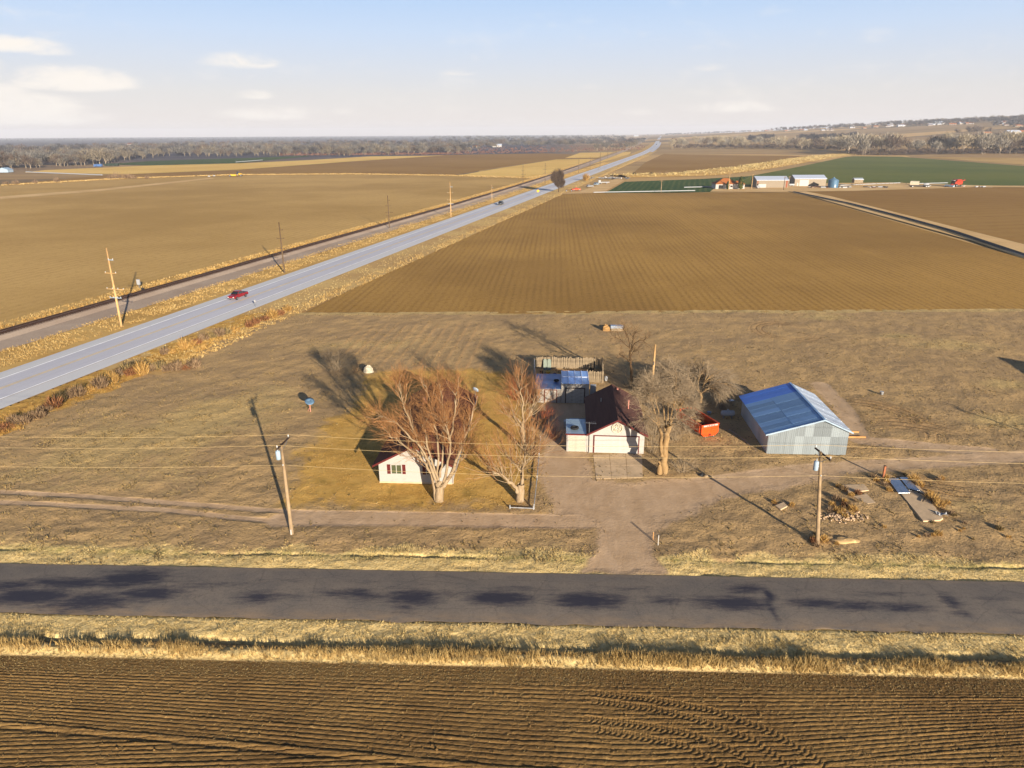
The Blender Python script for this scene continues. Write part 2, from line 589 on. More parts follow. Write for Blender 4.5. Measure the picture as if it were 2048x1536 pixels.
# ------------------------------------------------------------------ the land
def build_land():
    rr = np.concatenate([[0.0, 60, 150, 300, 500, 700, 900], np.linspace(1100, 4600, 70), np.geomspace(4900, 15000, 14)])
    nth = 240
    th = np.linspace(0, 2 * np.pi, nth, endpoint=False)
    V = []
    for r_ in rr:
        x = r_ * np.sin(th); y = r_ * np.cos(th)
        z = T(x, y) - 0.30 + (fnoise(x, y, 260, 5, 3) * 1.6 * np.clip((r_ - 1900) / 800, 0, 1))
        V.append(np.stack([x, y, z], 1))
    V = np.concatenate(V)
    F = []
    for i in range(len(rr) - 1):
        k = np.arange(nth); k2 = (k + 1) % nth
        F.append(np.stack([i * nth + k, (i + 1) * nth + k, (i + 1) * nth + k2, i * nth + k2], 1))
    F = np.concatenate(F)[:, ::-1]
    o = fast_mesh('ground', V, F, M['far'], smooth=True)
    tag(o, kind='structure')


build_land()

_zc = [0]


def sheet(name, pts, mat, z, world=False):
    """flat field: polygon corners in photo pixels (or world metres) laid on the land"""
    P = pts if world else PX(pts)
    mb = MB()
    n = len(P)
    mb.add([(x, y, z) for x, y in P], [tuple(range(n))])
    # keep normals up
    a = sum(P[i][0] * P[(i + 1) % n][1] - P[(i + 1) % n][0] * P[i][1] for i in range(n))
    if a < 0:
        mb.f = [tuple(reversed(f)) for f in mb.f]
    o = mb.build(name, mat)
    return tag(o, kind='structure')


sheet('ploughed_field', [(612, 624), (840, 511), (1024, 428), (1112, 388.5), (1185, 386), (1420, 385.5), (1580, 384.5), (1600, 388), (2048, 517), (2300, 590), (2300, 618), (2048, 619.5), (1600, 622), (1024, 627)], M['fieldR'], -0.02)
sheet('ploughed_field', [(1612, 383), (1960, 374.5), (2300, 375), (2300, 566), (2048, 489), (1660, 392)], M['field_dark'], -0.05)
sheet('ploughed_field', [(-400, 900), (-400, 405), (0, 372), (240, 358), (500, 350.5), (700, 349), (900, 352), (1064, 356.5), (1070, 359), (1000, 372.5), (900, 403), (780, 440), (512, 514), (250, 583), (0, 648)], M['fieldL'], -0.06)
sheet('ploughed_field', [(0, 369), (240, 356.5), (470, 349.5), (500, 349), (700, 347.5), (900, 351), (1000, 334), (1180, 310), (1090, 306.5), (880, 310), (700, 322), (480, 338), (250, 347)], M['field_dark'], -0.09)
sheet('stubble_field', [(918, 350.5), (1010, 334.5), (1130, 316), (1160, 305.5), (1262, 304), (1258, 310), (1180, 330), (1085, 356)], M['gold'], -0.05)
sheet('plough_strip', [(1075, 319.5), (1090, 317), (1200, 315.2), (1195, 317.5)], M['field_dark'], 0.05)
sheet('stubble_field', [(48, 345), (90, 340), (300, 331), (480, 326.5), (620, 320), (740, 312.5), (890, 310.8), (700, 323), (480, 339), (250, 348.5)], M['gold'], -0.03)
sheet('green_field', [(205, 329), (300, 322), (500, 315.5), (615, 311.5), (620, 312.5), (480, 326), (300, 330.5)], M['green2'], -0.02)
sheet('green_field', [(1208, 386), (1225, 378), (1250, 363.5), (1400, 358), (1500, 352.5), (1440, 383.5), (1340, 385.2)], M['green2'], 0.02)
sheet('green_field', [(1446, 382.6), (1406, 361), (1500, 352), (1580, 337), (1690, 314), (1720, 311.5), (1790, 312.5), (2048, 332), (2300, 352), (2300, 374), (2048, 374), (1950, 373), (1640, 367), (1500, 374)], M['green'], -0.01)
sheet('brown_field', [(1262, 350), (1290, 325), (1345, 299.5), (1480, 298), (1560, 299.5), (1690, 303.5), (1640, 313), (1480, 345)], M['field_dark'], -0.06)
sheet('brown_field', [(1800, 311), (2048, 309.5), (2300, 312), (2300, 346), (2048, 329.5)], M['fieldL'], 0.02)
sheet('farmyard', [(1420, 383.5), (1430, 376), (1500, 374), (1640, 366.5), (1780, 365), (1960, 371), (2300, 373.5), (2300, 374.5), (1960, 374.4), (1700, 382), (1612, 382.8), (1580, 384.6)], M['dirtroad'], 0.05)
sheet('farmyard', [(1112, 388), (1160, 383), (1235, 356), (1250, 360), (1205, 385.5)], M['dirtroad'], 0.03)
sheet('dirt_road', [(1592, 384.4), (1612, 383), (1660, 392), (2048, 488.5), (2300, 565), (2300, 590), (2048, 510)], M['dirtroad'], 0.02)
sheet('dirt_track', [(0, 398), (0, 393), (200, 378), (420, 355.5), (430, 357), (200, 382)], M['dirtroad'], 0.0)

# ------------------------------------------------------------------ highway and railway
def chaikin(P, n=3):
    P = [np.array(p, float) for p in P]
    for _ in range(n):
        Q = [P[0]]
        for a, b in zip(P[:-1], P[1:]):
            Q += [a * 0.75 + b * 0.25, a * 0.25 + b * 0.75]
        Q.append(P[-1]); P = Q
    return np.array(P)


def resample(P, step):
    P = np.asarray(P, float)
    d = np.concatenate([[0], np.cumsum(np.hypot(*np.diff(P, axis=0).T))])
    n = max(2, int(d[-1] / step) + 1)
    s = np.linspace(0, d[-1], n)
    return np.stack([np.interp(s, d, P[:, 0]), np.interp(s, d, P[:, 1])], 1), s


def frame(P):
    t = np.gradient(P, axis=0); t /= np.hypot(t[:, 0], t[:, 1])[:, None]
    return t, np.stack([t[:, 1], -t[:, 0]], 1)        # tangent, right


def strip(name, P, sec, mat, kind='structure', wob=None, attrs=None):
    """cross-section sec = [(offset to the right, height)] swept along P"""
    t, r = frame(P)
    k = len(sec); n = len(P)
    V = np.zeros((n, k, 3))
    for j, (o, z) in enumerate(sec):
        oo = np.full(n, float(o))
        if wob is not None and (j == 0 or j == k - 1):
            oo = oo + wob * vnoise(np.arange(n) * 1.0, np.full(n, j * 9.0), 1.3, 3)
        V[:, j, 0] = P[:, 0] + r[:, 0] * oo; V[:, j, 1] = P[:, 1] + r[:, 1] * oo
        V[:, j, 2] = T(V[:, j, 0], V[:, j, 1]) + z
    i, j = np.meshgrid(np.arange(n - 1), np.arange(k - 1), indexing='ij')
    i = i.ravel(); j = j.ravel()
    F = np.stack([i * k + j, i * k + j + 1, (i + 1) * k + j + 1, (i + 1) * k + j], 1)
    o = fast_mesh(name, V.reshape(-1, 3), F, mat)
    return tag(o, kind=kind) if kind else o


def asphalt(name, c1, c2, c3, rough=0.6, dark_tone=None, along=None, bump=0.15, spec=0.4):
    m, t, p = principled(name)
    v = t.pos()
    fine = t.noise(v, 6.0, 4, 0.7)
    if along is not None:
        s = t.sep(v); ca, sa = math.cos(R(along)), math.sin(R(along))
        u = t.math('SUBTRACT', t.math('MULTIPLY', s[0], ca), t.math('MULTIPLY', s[1], sa))
        w = t.math('ADD', t.math('MULTIPLY', s[1], ca), t.math('MULTIPLY', s[0], sa))
        big = t.noise(t.comb(t.math('MULTIPLY', u, 0.9), t.math('MULTIPLY', w, 0.03)), 1.0, 4, 0.65)
    else:
        big = t.noise(v, 0.4, 4, 0.6)
    c = t.mix(t.smooth(big, 0.3, 0.7), c1, c2)
    c = t.mix(t.math('MULTIPLY', t.smooth(fine, 0.45, 0.7), 0.5), c, c3)
    if dark_tone:
        vo = t.new('ShaderNodeTexVoronoi', feature='DISTANCE_TO_EDGE')
        vo.inputs['Scale'].default_value = 0.42
        wv = t.new('ShaderNodeVectorMath', operation='ADD')
        t.put(wv.inputs[0], t.mapping(v, (0.55, 1.0, 1))); t.put(wv.inputs[1], t.comb(t.math('MULTIPLY', fine, 0.35), t.math('MULTIPLY', big, 0.8)))
        t.put(vo.inputs['Vector'], wv.outputs[0])
        c = t.mix(t.math('MULTIPLY', t.smooth(vo.outputs['Distance'], 0.018, 0.003), 0.28), c, lin(60, 56, 54))
        gr = t.noise(v, 9.0, 2, 0.6)
        c = t.mix(t.math('MULTIPLY', t.smooth(gr, 0.58, 0.72), 0.3), c, lin(146, 134, 116))
        a = t.attr('dark_tone')
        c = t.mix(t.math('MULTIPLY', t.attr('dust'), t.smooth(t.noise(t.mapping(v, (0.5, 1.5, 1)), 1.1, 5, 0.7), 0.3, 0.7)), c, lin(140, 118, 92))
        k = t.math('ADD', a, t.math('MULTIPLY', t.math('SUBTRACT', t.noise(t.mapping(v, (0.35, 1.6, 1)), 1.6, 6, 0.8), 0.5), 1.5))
        c = t.mix(t.math('MULTIPLY', t.smooth(k, 0.15, 0.95), 0.9), c, dark_tone)
    t.put(p.inputs['Base Color'], c)
    p.inputs['Roughness'].default_value = rough
    p.inputs['Specular IOR Level'].default_value = spec
    t.put(p.inputs['Normal'], t.bump(fine, bump, 0.02))
    return m


M['highway'] = asphalt('highway_concrete', lin(176, 175, 181), lin(188, 187, 192), lin(166, 165, 172), rough=0.65, along=14.1, spec=0.3)
M['shoulder'] = asphalt('shoulder_concrete', lin(196, 195, 192), lin(186, 185, 186), lin(176, 175, 176), rough=0.65, along=14.1, spec=0.3)
M['white_line'] = plain('white_road_paint', (0.95, 0.95, 0.93), f=1.0, rough=0.5, scale=0.5)
M['yellow_line'] = plain('yellow_road_paint', lin(240, 205, 120, 0.9), f=0.9, rough=0.5, scale=0.5)

HC = chaikin([(-92, 10), (-59, 141.4), (140, 934), (262, 1420), (400, 2060), (529, 2703), (1100, 5500)], 2)
HP, HS = resample(HC, 8.0)
strip('highway', HP, [(-3.9, 0.10), (0, 0.12), (3.9, 0.10)], M['highway'])
strip('highway_shoulder', HP, [(-6.6, 0.05), (-3.9, 0.08)], M['shoulder'])
strip('highway_shoulder', HP, [(3.9, 0.08), (6.9, 0.05)], M['shoulder'])
for o, w, mm in ((-3.75, 0.3, 'white_line'), (3.75, 0.26, 'white_line'), (-0.2, 0.16, 'yellow_line'), (0.2, 0.16, 'yellow_line')):
    PL = HP[HS < 1500]
    strip('road_marking', PL, [(o - w / 2, 0.14), (o + w / 2, 0.14)], M[mm])
# the highway widens at the far junction
JP = HP[(HS > 1390) & (HS < 2500)]
strip('highway_shoulder', JP, [(-13, 0.02), (13, 0.02)], M['highway'])

RPl = chaikin([(-120, 5), (-106, 60), (-83.6, 147), (0.6, 466), (112, 972), (205, 1400), (470, 2700), (1037, 5600)], 2)
RP, RS = resample(RPl, 5.0)
strip('railway_ballast', RP, [(-3.6, -0.02), (-1.9, 0.5), (1.9, 0.5), (3.4, 0.12), (9.2, 0.05)], M['ballast'])
M['rail'] = plain('rusty_rail', lin(80, 56, 44), rough=0.5, metal=0.5)
M['tie'] = plain('dark_tie', lin(66, 50, 42), f=0.9, rough=0.95, scale=1.0, var=0.35)
track = thing('railway_track', 'single railway track running beside the highway on its gravel bed', 'railway track', (0, 0, 0))
for o in (-0.75, 0.75):
    r_ = strip('rail', RP, [(o - 0.07, 0.62), (o - 0.07, 0.82), (o + 0.07, 0.82), (o + 0.07, 0.62)], M['rail'], kind=None)
    r_.parent = track
PT, _ = resample(RPl[RPl[:, 1] < 900], 0.6)
tt, tr = frame(PT)
c8 = np.array([(-1.3, -.13, 0), (1.3, -.13, 0), (1.3, .13, 0), (-1.3, .13, 0), (-1.3, -.13, .16), (1.3, -.13, .16), (1.3, .13, .16), (-1.3, .13, .16)])
V = np.zeros((len(PT), 8, 3))
for q in range(8):
    V[:, q, 0] = PT[:, 0] + tr[:, 0] * c8[q, 0] + tt[:, 0] * c8[q, 1]
    V[:, q, 1] = PT[:, 1] + tr[:, 1] * c8[q, 0] + tt[:, 1] * c8[q, 1]
    V[:, q, 2] = 0.49 + c8[q, 2]
fb = np.array([(4, 5, 6, 7), (0, 1, 5, 4), (1, 2, 6, 5), (2, 3, 7, 6), (3, 0, 4, 7)])
F = (np.arange(len(PT))[:, None, None] * 8 + fb[None]).reshape(-1, 4)
ties = fast_mesh('ties', V.reshape(-1, 3), F, M['tie'], parent=track); tag(ties, kind='stuff')

# grassy margins of highway and railway
strip('roadside_verge', HP[HS < 2600], [(-19, -0.04), (-13, 0.02), (-6.5, 0.03)], M['verge'])
strip('roadside_verge', HP[(HS > 95) & (HS < 1500)], [(6.8, 0.03), (10, -0.01), (17.5, -0.015)], M['verge2'])
strip('railway_verge', RP[RS < 1700], [(-9, -0.03), (-6, 0.0), (-3.4, 0.0)], M['verge'])


# ------------------------------------------------------------------ grass tufts
def tufts(P, h, w=0.05, n=7, spread=0.45, lean=0.0, leandir=(0, 0), seed=1, width=None):
    """clumps of narrow blades; P (N,3) roots, h (N,) heights. returns verts, faces, per-vertex random"""
    r = np.random.default_rng(seed)
    N = len(P)
    h = np.broadcast_to(h, (N,))
    hh = np.repeat(h, n) * r.uniform(0.55, 1.1, N * n)
    B = np.repeat(P, n, 0) + np.stack([r.normal(0, 0.16, N * n) * np.repeat(h, n), r.normal(0, 0.16, N * n) * np.repeat(h, n), np.zeros(N * n)], 1)
    a = r.uniform(0, 2 * np.pi, N * n)
    ld = r.uniform(0, spread, N * n) * hh
    tip = B + np.stack([np.cos(a) * ld + leandir[0] * lean * hh, np.sin(a) * ld + leandir[1] * lean * hh, hh], 1)
    b = r.uniform(0, 2 * np.pi, N * n)
    ww = w * r.uniform(0.6, 1.4, N * n) * (0.4 + 0.6 * np.repeat(h, n) / max(h.max(), 1e-6))
    d = np.stack([np.cos(b) * ww, np.sin(b) * ww, np.zeros(N * n)], 1)
    V = np.stack([B - d, B + d, tip], 1).reshape(-1, 3)
    F = np.arange(N * n * 3).reshape(-1, 3)
    q = np.repeat(np.clip(np.repeat(r.uniform(0, 1, N), n) * 0.7 + r.uniform(0, 0.3, N * n), 0, 1), 3)
    return V, F, q


GK = 0.66


def grassmat(name, stops):
    m, t, p = principled(name)
    a = t.attr('rnd')
    ramp = t.new('ShaderNodeValToRGB')
    el = ramp.color_ramp.elements
    while len(el) < len(stops):
        el.new(0.5)
    for e, (x, c) in zip(el, stops):
        e.position = x; e.color = (*[q * GK for q in c], 1)
    t.put(ramp.inputs[0], a)
    t.put(p.inputs['Base Color'], ramp.outputs[0])
    p.inputs['Roughness'].default_value = 0.9
    p.inputs['Specular IOR Level'].default_value = 0.1
    return m


M['straw'] = grassmat('straw_grass', [(0, lin(140, 112, 66)), (0.35, lin(184, 150, 92)), (0.7, lin(210, 178, 114)), (1, lin(224, 198, 140))])
M['golden'] = grassmat('golden_grass', [(0, lin(136, 100, 52)), (0.4, lin(184, 142, 78)), (0.8, lin(212, 172, 98)), (1, lin(222, 190, 122))])
M['lawn_blades'] = grassmat('lawn_blades', [(0, lin(120, 100, 56)), (0.4, lin(176, 140, 78)), (0.8, lin(204, 166, 96)), (1, lin(216, 184, 120))])
M['pale'] = grassmat('pale_grass', [(0, lin(150, 128, 84)), (0.4, lin(204, 178, 118)), (0.8, lin(226, 202, 142)), (1, lin(140, 136, 92))])
M['weed'] = grassmat('weed_grass', [(0, lin(90, 80, 62)), (0.3, lin(128, 110, 76)), (0.6, lin(158, 134, 88)), (0.85, lin(180, 154, 102)), (1, lin(108, 102, 74))])
M['brush_grey'] = grassmat('grey_brush', [(0, lin(96, 76, 60)), (0.5, lin(140, 114, 86)), (1, lin(176, 148, 114))])
M['brush_red'] = grassmat('red_brush', [(0, lin(96, 62, 44)), (0.5, lin(146, 98, 64)), (1, lin(176, 128, 86))])
M['brush_gold'] = grassmat('gold_brush', [(0, lin(140, 104, 54)), (0.5, lin(194, 150, 84)), (1, lin(220, 182, 112))])
M['brush_dark'] = grassmat('dark_brush', [(0, lin(60, 50, 36)), (0.5, lin(92, 78, 52)), (1, lin(120, 104, 72))])


def grass_object(name, mat, P, h, **k):
    V, F, q = tufts(P, h, **k)
    o = fast_mesh(name, V, F, mat, attrs={'rnd': q})
    return tag(o, kind='stuff')


# ------------------------------------------------------------------ county road frame:  v = y + SL*x  is the distance across
SL = 0.0405
def vroad(x, y): return y + SL * x
def yroad(x, v): return v - SL * x


def tensor(xs, ys):
    X, Y = np.meshgrid(xs, ys, indexing='ij')
    n, k = X.shape
    i, j = np.meshgrid(np.arange(n - 1), np.arange(k - 1), indexing='ij')
    i = i.ravel(); j = j.ravel()
    F = np.stack([i * k + j, (i + 1) * k + j, (i + 1) * k + j + 1, i * k + j + 1], 1)
    return X, Y, F


# ploughed field in the foreground, real furrows
def near_field():
    xs = np.arange(-44, 44.01, 0.105); vs = np.concatenate([np.arange(20, 27, 0.2), np.arange(27, 38.11, 0.042)])
    X, Vv, F = tensor(xs, vs)
    Y = yroad(X, Vv)
    # the crease where two directions of ploughing meet
    crease = PX([(-300, 1425), (0, 1447), (350, 1476), (700, 1509), (1000, 1538), (1250, 1552), (1600, 1538), (1900, 1507), (2100, 1490), (2400, 1470)])
    cx = np.array([c[0] for c in crease]); cv = np.array([vroad(*c) for c in crease])
    CV = np.interp(X, cx, cv)
    k = np.clip((37.5 - Vv) / (37.5 - CV), 0, 1)
    ref = 31.0
    ph1 = Vv - (CV - ref) * k
    ph2 = Vv - 0.075 * X
    wob = 0.03 * fnoise(X * 0.35, Vv, 2.6, 11) + 0.012 * vnoise(X, Vv, 0.22, 14) + 0.02 * vnoise(X * .2, np.floor(Vv / 0.31) * 7.7, 1.0, 15)
    up = Vv > CV
    ph = np.where(up, ph1, ph2) + wob
    per = 0.31
    f = (ph / per) % 1.0
    ridge = np.where(f < 0.70, 0.25 + 0.55 * np.sin(np.pi * f / 0.70), 0.25 - 1.15 * np.sin(np.pi * (f - 0.70) / 0.30))
    amp = 0.040 * (0.72 + 0.35 * fnoise(X, Vv, 1.1, 21)) * np.clip((37.3 - Vv) / 1.2, 0.12, 1)
    amp = amp * (1.0 + 0.35 * vnoise(np.floor(ph / per) * 3.3, X * 0.02, 1.0, 17)) * np.where((np.floor(ph / per) % 5) == 0, 1.5, 0.95)
    Z = ridge * amp
    Z += 0.017 * fnoise(X * 1.0, Vv, 0.22, 31, 2) * np.clip((37.6 - Vv), 0.3, 1)
    Z += 0.03 * np.exp(-((Vv - CV) / 0.16) ** 2) * (0.6 + 0.6 * vnoise(X, Vv, 0.8, 5)) * (X < 6)
    Z -= 0.06 * np.exp(-((Vv - CV + 0.28) / 0.13) ** 2) * (X < 6)
    # tractor tyre prints
    for path in ([(1185, 1386), (1300, 1398), (1420, 1420), (1530, 1458), (1620, 1510), (1665, 1560)],
                 [(1190, 1402), (1300, 1416), (1400, 1440), (1500, 1478), (1580, 1535), (1600, 1560)],
                 [(1175, 1438), (1280, 1450), (1380, 1468), (1470, 1502), (1530, 1560)],
                 [(1190, 1458), (1280, 1474), (1370, 1492), (1440, 1530), (1470, 1560)]):
        d, s = seg_dist(X, Y, PX(path), closed=False)
        w = np.clip((0.30 - d) / 0.05, 0, 1) * 0.85
        lug = -0.03 + 0.026 * np.tanh(3 * np.sin(2 * np.pi * (s / 0.32 + d * 1.9)))
        Z = Z * (1 - w) + lug * w
    Z -= 0.0
    o = fast_mesh('ploughed_field', np.stack([X, Y, Z], 2).reshape(-1, 3), F, M['plough'], smooth=False)
    tag(o, kind='structure')
    # straw bits and clods left on the furrows
    n = 2400
    x = rng.uniform(-36, 36, n); v = 37.6 - rng.power(1.0, n) * 9.5 * rng.uniform(0.2, 1, n)
    i = np.clip(((x + 44) / 0.105).astype(int), 0, len(xs) - 1); j = np.clip(np.searchsorted(vs, v), 0, len(vs) - 1)
    z = Z[i, j] + 0.02
    a = rng.uniform(0, np.pi, n); L = rng.uniform(0.05, 0.2, n)
    P0 = np.stack([x, yroad(x, v), z], 1); D = np.stack([np.cos(a) * L, np.sin(a) * L, rng.uniform(0, 0.06, n)], 1)
    W = np.stack([-np.sin(a) * 0.012, np.cos(a) * 0.012, np.full(n, 0.012)], 1)
    V = np.stack([P0 - W, P0 + W, P0 + D], 1).reshape(-1, 3)
    o = fast_mesh('straw_residue', V, np.arange(n * 3).reshape(-1, 3), M['weed'], attrs={'rnd': np.repeat(rng.uniform(0.3, .9, n), 3)})
    tag(o, kind='stuff')
    n = 9000
    x = rng.uniform(-36, 36, n); v = rng.uniform(27, 37.7, n)
    i = np.clip(((x + 44) / 0.105).astype(int), 0, len(xs) - 1); j = np.clip(np.searchsorted(vs, v), 0, len(vs) - 1)
    c = np.stack([x, yroad(x, v), Z[i, j] + 0.005], 1)
    oc = np.array([(1, 0, 0), (0, 1, 0), (-1, 0, 0), (0, -1, 0), (0, 0, 1.0)])
    sz = rng.gamma(2.0, 0.010, n)[:, None, None] * rng.uniform(0.6, 1.3, (n, 5, 1))
    V = (c[:, None] + oc[None] * sz).reshape(-1, 3)
    f = np.array([(0, 1, 4), (1, 2, 4), (2, 3, 4), (3, 0, 4)])
    F = (np.arange(n)[:, None, None] * 5 + f[None]).reshape(-1, 3)
    o = fast_mesh('soil_clods', V, F, M['plough']); tag(o, kind='stuff')


near_field()


# grass bank, ditch and verge between the field and the county road
def yard_mat():
    m, t, p = principled('yard_ground')
    v = t.pos()
    s = t.sep(v)
    nb = t.noise(v, 0.16, 4, 0.6)
    nm = t.noise(t.mapping(v, (1.0, 0.8, 1)), 0.85, 5, 0.72)
    nf = t.noise(v, 3.2, 4, 0.75)
    A = {k: t.attr(k) for k in ('lawn', 'drive', 'verge', 'dry', 'brush', 'rows', 'arcs', 'green')}
    base = t.mix(t.smooth(nb, 0.35, 0.65), lin(174, 144, 100), lin(156, 130, 94))
    base = t.mix(t.math('MULTIPLY', t.smooth(nm, 0.5, 0.75), 0.5), base, lin(116, 100, 78))
    # scattered dry weeds, more of them where 'dry' is high
    k = t.math('ADD', t.math('ADD', t.math('MULTIPLY', nf, 0.75), t.math('MULTIPLY', nm, 0.35)), t.math('MULTIPLY', A['dry'], 0.42))
    base = t.mix(t.math('MULTIPLY', t.smooth(k, 0.70, 0.95), 0.7), base, lin(186, 160, 106))
    base = t.mix(t.math('MULTIPLY', t.smooth(nf, 0.60, 0.70), 0.6), base, lin(190, 156, 104))
    base = t.mix(t.math('MULTIPLY', t.smooth(nf, 0.44, 0.32), 0.75), base, lin(92, 80, 64))
    # garden rows
    rw = t.math('SINE', t.math('ADD', t.math('MULTIPLY', t.math('ADD', s[0], t.math('MULTIPLY', s[1], -0.10)), 2 * math.pi / 1.9), t.math('MULTIPLY', nm, 1.6)))
    base = t.mix(t.math('MULTIPLY', t.smooth(rw, 0.35, 1.0), t.math('MULTIPLY', A['rows'], 0.55)), base, lin(186, 148, 100))
    # tyre arcs of vehicles turning behind the barn
    ring = t.math('SINE', t.math('ADD', t.math('MULTIPLY', t.attr('arcd'), 2 * math.pi / 0.95), t.math('MULTIPLY', nm, 2.0)))
    ringm = t.math('MULTIPLY', t.smooth(ring, 0.3, 0.9), A['arcs'])
    base = t.mix(t.math('MULTIPLY', ringm, 0.6), base, lin(110, 84, 56))
    base = t.mix(t.math('MULTIPLY', A['arcs'], 0.35), base, lin(160, 124, 80))
    # roadside verge
    vg = t.mix(t.smooth(nf, 0.35, 0.65), lin(194, 166, 108), lin(214, 188, 130))
    vg = t.mix(t.math('MULTIPLY', t.smooth(nm, 0.52, 0.7), 0.5), vg, lin(150, 122, 74))
    vg = t.mix(t.math('MULTIPLY', A['green'], t.smooth(nm, 0.40, 0.62)), vg, lin(136, 128, 76))
    base = t.mix(t.smooth(t.math('ADD', A['verge'], t.math('MULTIPLY', t.math('SUBTRACT', nm, 0.5), 0.7)), 0.3, 0.7), base, vg)
    # brushy strip along the highway
    bs = t.mix(t.smooth(nm, 0.35, 0.68), lin(196, 156, 80), lin(160, 118, 60))
    base = t.mix(t.smooth(t.math('ADD', A['brush'], t.math('MULTIPLY', t.math('SUBTRACT', nm, 0.5), 0.9)), 0.3, 0.7), base, bs)
    # lawn
    lw = t.mix(t.smooth(nb, 0.35, 0.66), lin(194, 154, 84), lin(172, 134, 68))
    lw = t.mix(t.math('MULTIPLY', t.smooth(nm, 0.45, 0.75), 0.7), lw, lin(204, 166, 92))
    lw = t.mix(t.math('MULTIPLY', t.smooth(t.noise(v, 0.3, 3), 0.55, 0.7), 0.55), lw, lin(128, 108, 52))
    base = t.mix(t.smooth(t.math('ADD', A['lawn'], t.math('MULTIPLY', t.math('SUBTRACT', nm, 0.5), 1.3)), 0.2, 0.75), base, lw)
    # packed drive
    dn = t.noise(t.mapping(v, (1, 0.4, 1)), 0.7, 4, 0.6)
    dv = t.mix(t.smooth(dn, 0.3, 0.7), lin(172, 144, 112), lin(186, 158, 126))
    dv = t.mix(t.math('MULTIPLY', t.smooth(nf, 0.55, 0.75), 0.4), dv, lin(150, 118, 86))
    base = t.mix(t.smooth(t.math('ADD', A['drive'], t.math('MULTIPLY', t.math('SUBTRACT', nm, 0.5), 0.6)), 0.3, 0.7), base, dv)
    t.put(p.inputs['Base Color'], base)
    p.inputs['Roughness'].default_value = 1.0
    p.inputs['Specular IOR Level'].default_value = 0.05
    calm = t.math('SUBTRACT', 1.0, t.math('MULTIPLY', t.math('MAXIMUM', A['drive'], t.math('MULTIPLY', A['lawn'], 0.75)), 0.72))
    h = t.math('ADD', t.math('MULTIPLY', nf, 0.55), t.math('MULTIPLY', nm, 1.0))
    h = t.math('ADD', t.math('MULTIPLY', h, calm), t.math('MULTIPLY', ringm, -0.35))
    h = t.math('ADD', h, t.math('MULTIPLY', t.math('MULTIPLY', rw, A['rows']), 0.10))
    t.put(p.inputs['Normal'], t.bump(h, 0.75, 0.22))
    return m


M['yard'] = yard_mat()
ATT = ('lawn', 'drive', 'verge', 'dry', 'brush', 'rows', 'arcs', 'green', 'arcd')


def south_bank():
    xs = np.arange(-60, 60.01, 0.3); vs = np.arange(37.9, 42.95, 0.11)
    X, Vv, F = tensor(xs, vs); Y = yroad(X, Vv)
    ditch = 39.75 + 0.18 * vnoise(X, X * 0, 4, 3)
    bank = 38.7 + 0.15 * vnoise(X, X * 0, 5, 9)
    Z = 0.18 * np.exp(-((Vv - bank) / 0.45) ** 2) - 0.42 * np.exp(-((Vv - ditch) / 0.32) ** 2)
    Z += 0.04 * fnoise(X, Vv, 0.6, 2) * np.clip((42.3 - Vv) / 0.5, 0, 1) * np.clip((Vv - 37.9) / 0.4, 0, 1)
    Z -= 0.10 * np.clip((Vv - 42.1) / 0.5, 0, 1)
    at = {k: np.zeros(X.size) for k in ATT}
    at['verge'] = np.clip(1.1 - np.clip((38.2 - Vv) / 0.4, 0, 1), 0, 1).ravel()
    at['green'] = (np.exp(-((Vv - ditch) / 0.35) ** 2) * 0.4).ravel()
    o = fast_mesh('roadside_verge', np.stack([X, Y, Z], 2).reshape(-1, 3), F, M['yard'], attrs=at, smooth=True)
    tag(o, kind='structure')
    # tall dead grass on the bank
    def scatter(n, v0, v1, seed, dens=None):
        r = np.random.default_rng(seed)
        x = r.uniform(-56, 56, n); v = r.uniform(v0, v1, n)
        if dens is not None:
            keep = r.uniform(0, 1, n) < dens(x, v); x = x[keep]; v = v[keep]
        i = np.clip(((x + 60) / 0.3).round().astype(int), 0, len(xs) - 1); j = np.clip(((v - 37.9) / 0.11).round().astype(int), 0, len(vs) - 1)
        return np.stack([x, yroad(x, v), Z[i, j] - 0.02], 1), x, v
    den = lambda x, v: np.clip(0.75 + 0.6 * fnoise(x, v * 0, 3.2, 8) + (x > 10) * 0.35, 0.12, 1)
    P, x, v = scatter(5200, 38.15, 39.3, 4, den)
    grass_object('tall_dead_grass', M['straw'], P, 0.28 + 0.24 * np.clip(0.6 + fnoise(x, v, 2.5, 3), 0, 1.4), w=0.022, n=9, spread=0.75, seed=5)
    P, x, v = scatter(15000, 39.2, 42.3, 6, lambda x, v: np.clip(0.6 + 0.4 * fnoise(x, v, 1.4, 12), 0.15, 1))
    grass_object('verge_grass', M['pale'], P, 0.10 + 0.08 * np.clip(fnoise(x, v, 1.0, 2) + 0.5, 0, 1.5), w=0.02, n=6, spread=1.1, seed=7)
    P, x, v = scatter(1300, 37.95, 38.5, 16)
    grass_object('verge_grass', M['weed'], P, 0.12, w=0.02, n=6, spread=1.6, seed=17)
    r = np.random.default_rng(19); x = r.uniform(-40, 40, 7000); v = 38.0 - r.uniform(0, 1, 7000) ** 1.5 * 1.6
    grass_object('stubble_margin', M['weed'], np.stack([x, yroad(x, v), np.zeros(7000)], 1), 0.05, w=0.03, n=4, spread=2.2, seed=20)


south_bank()


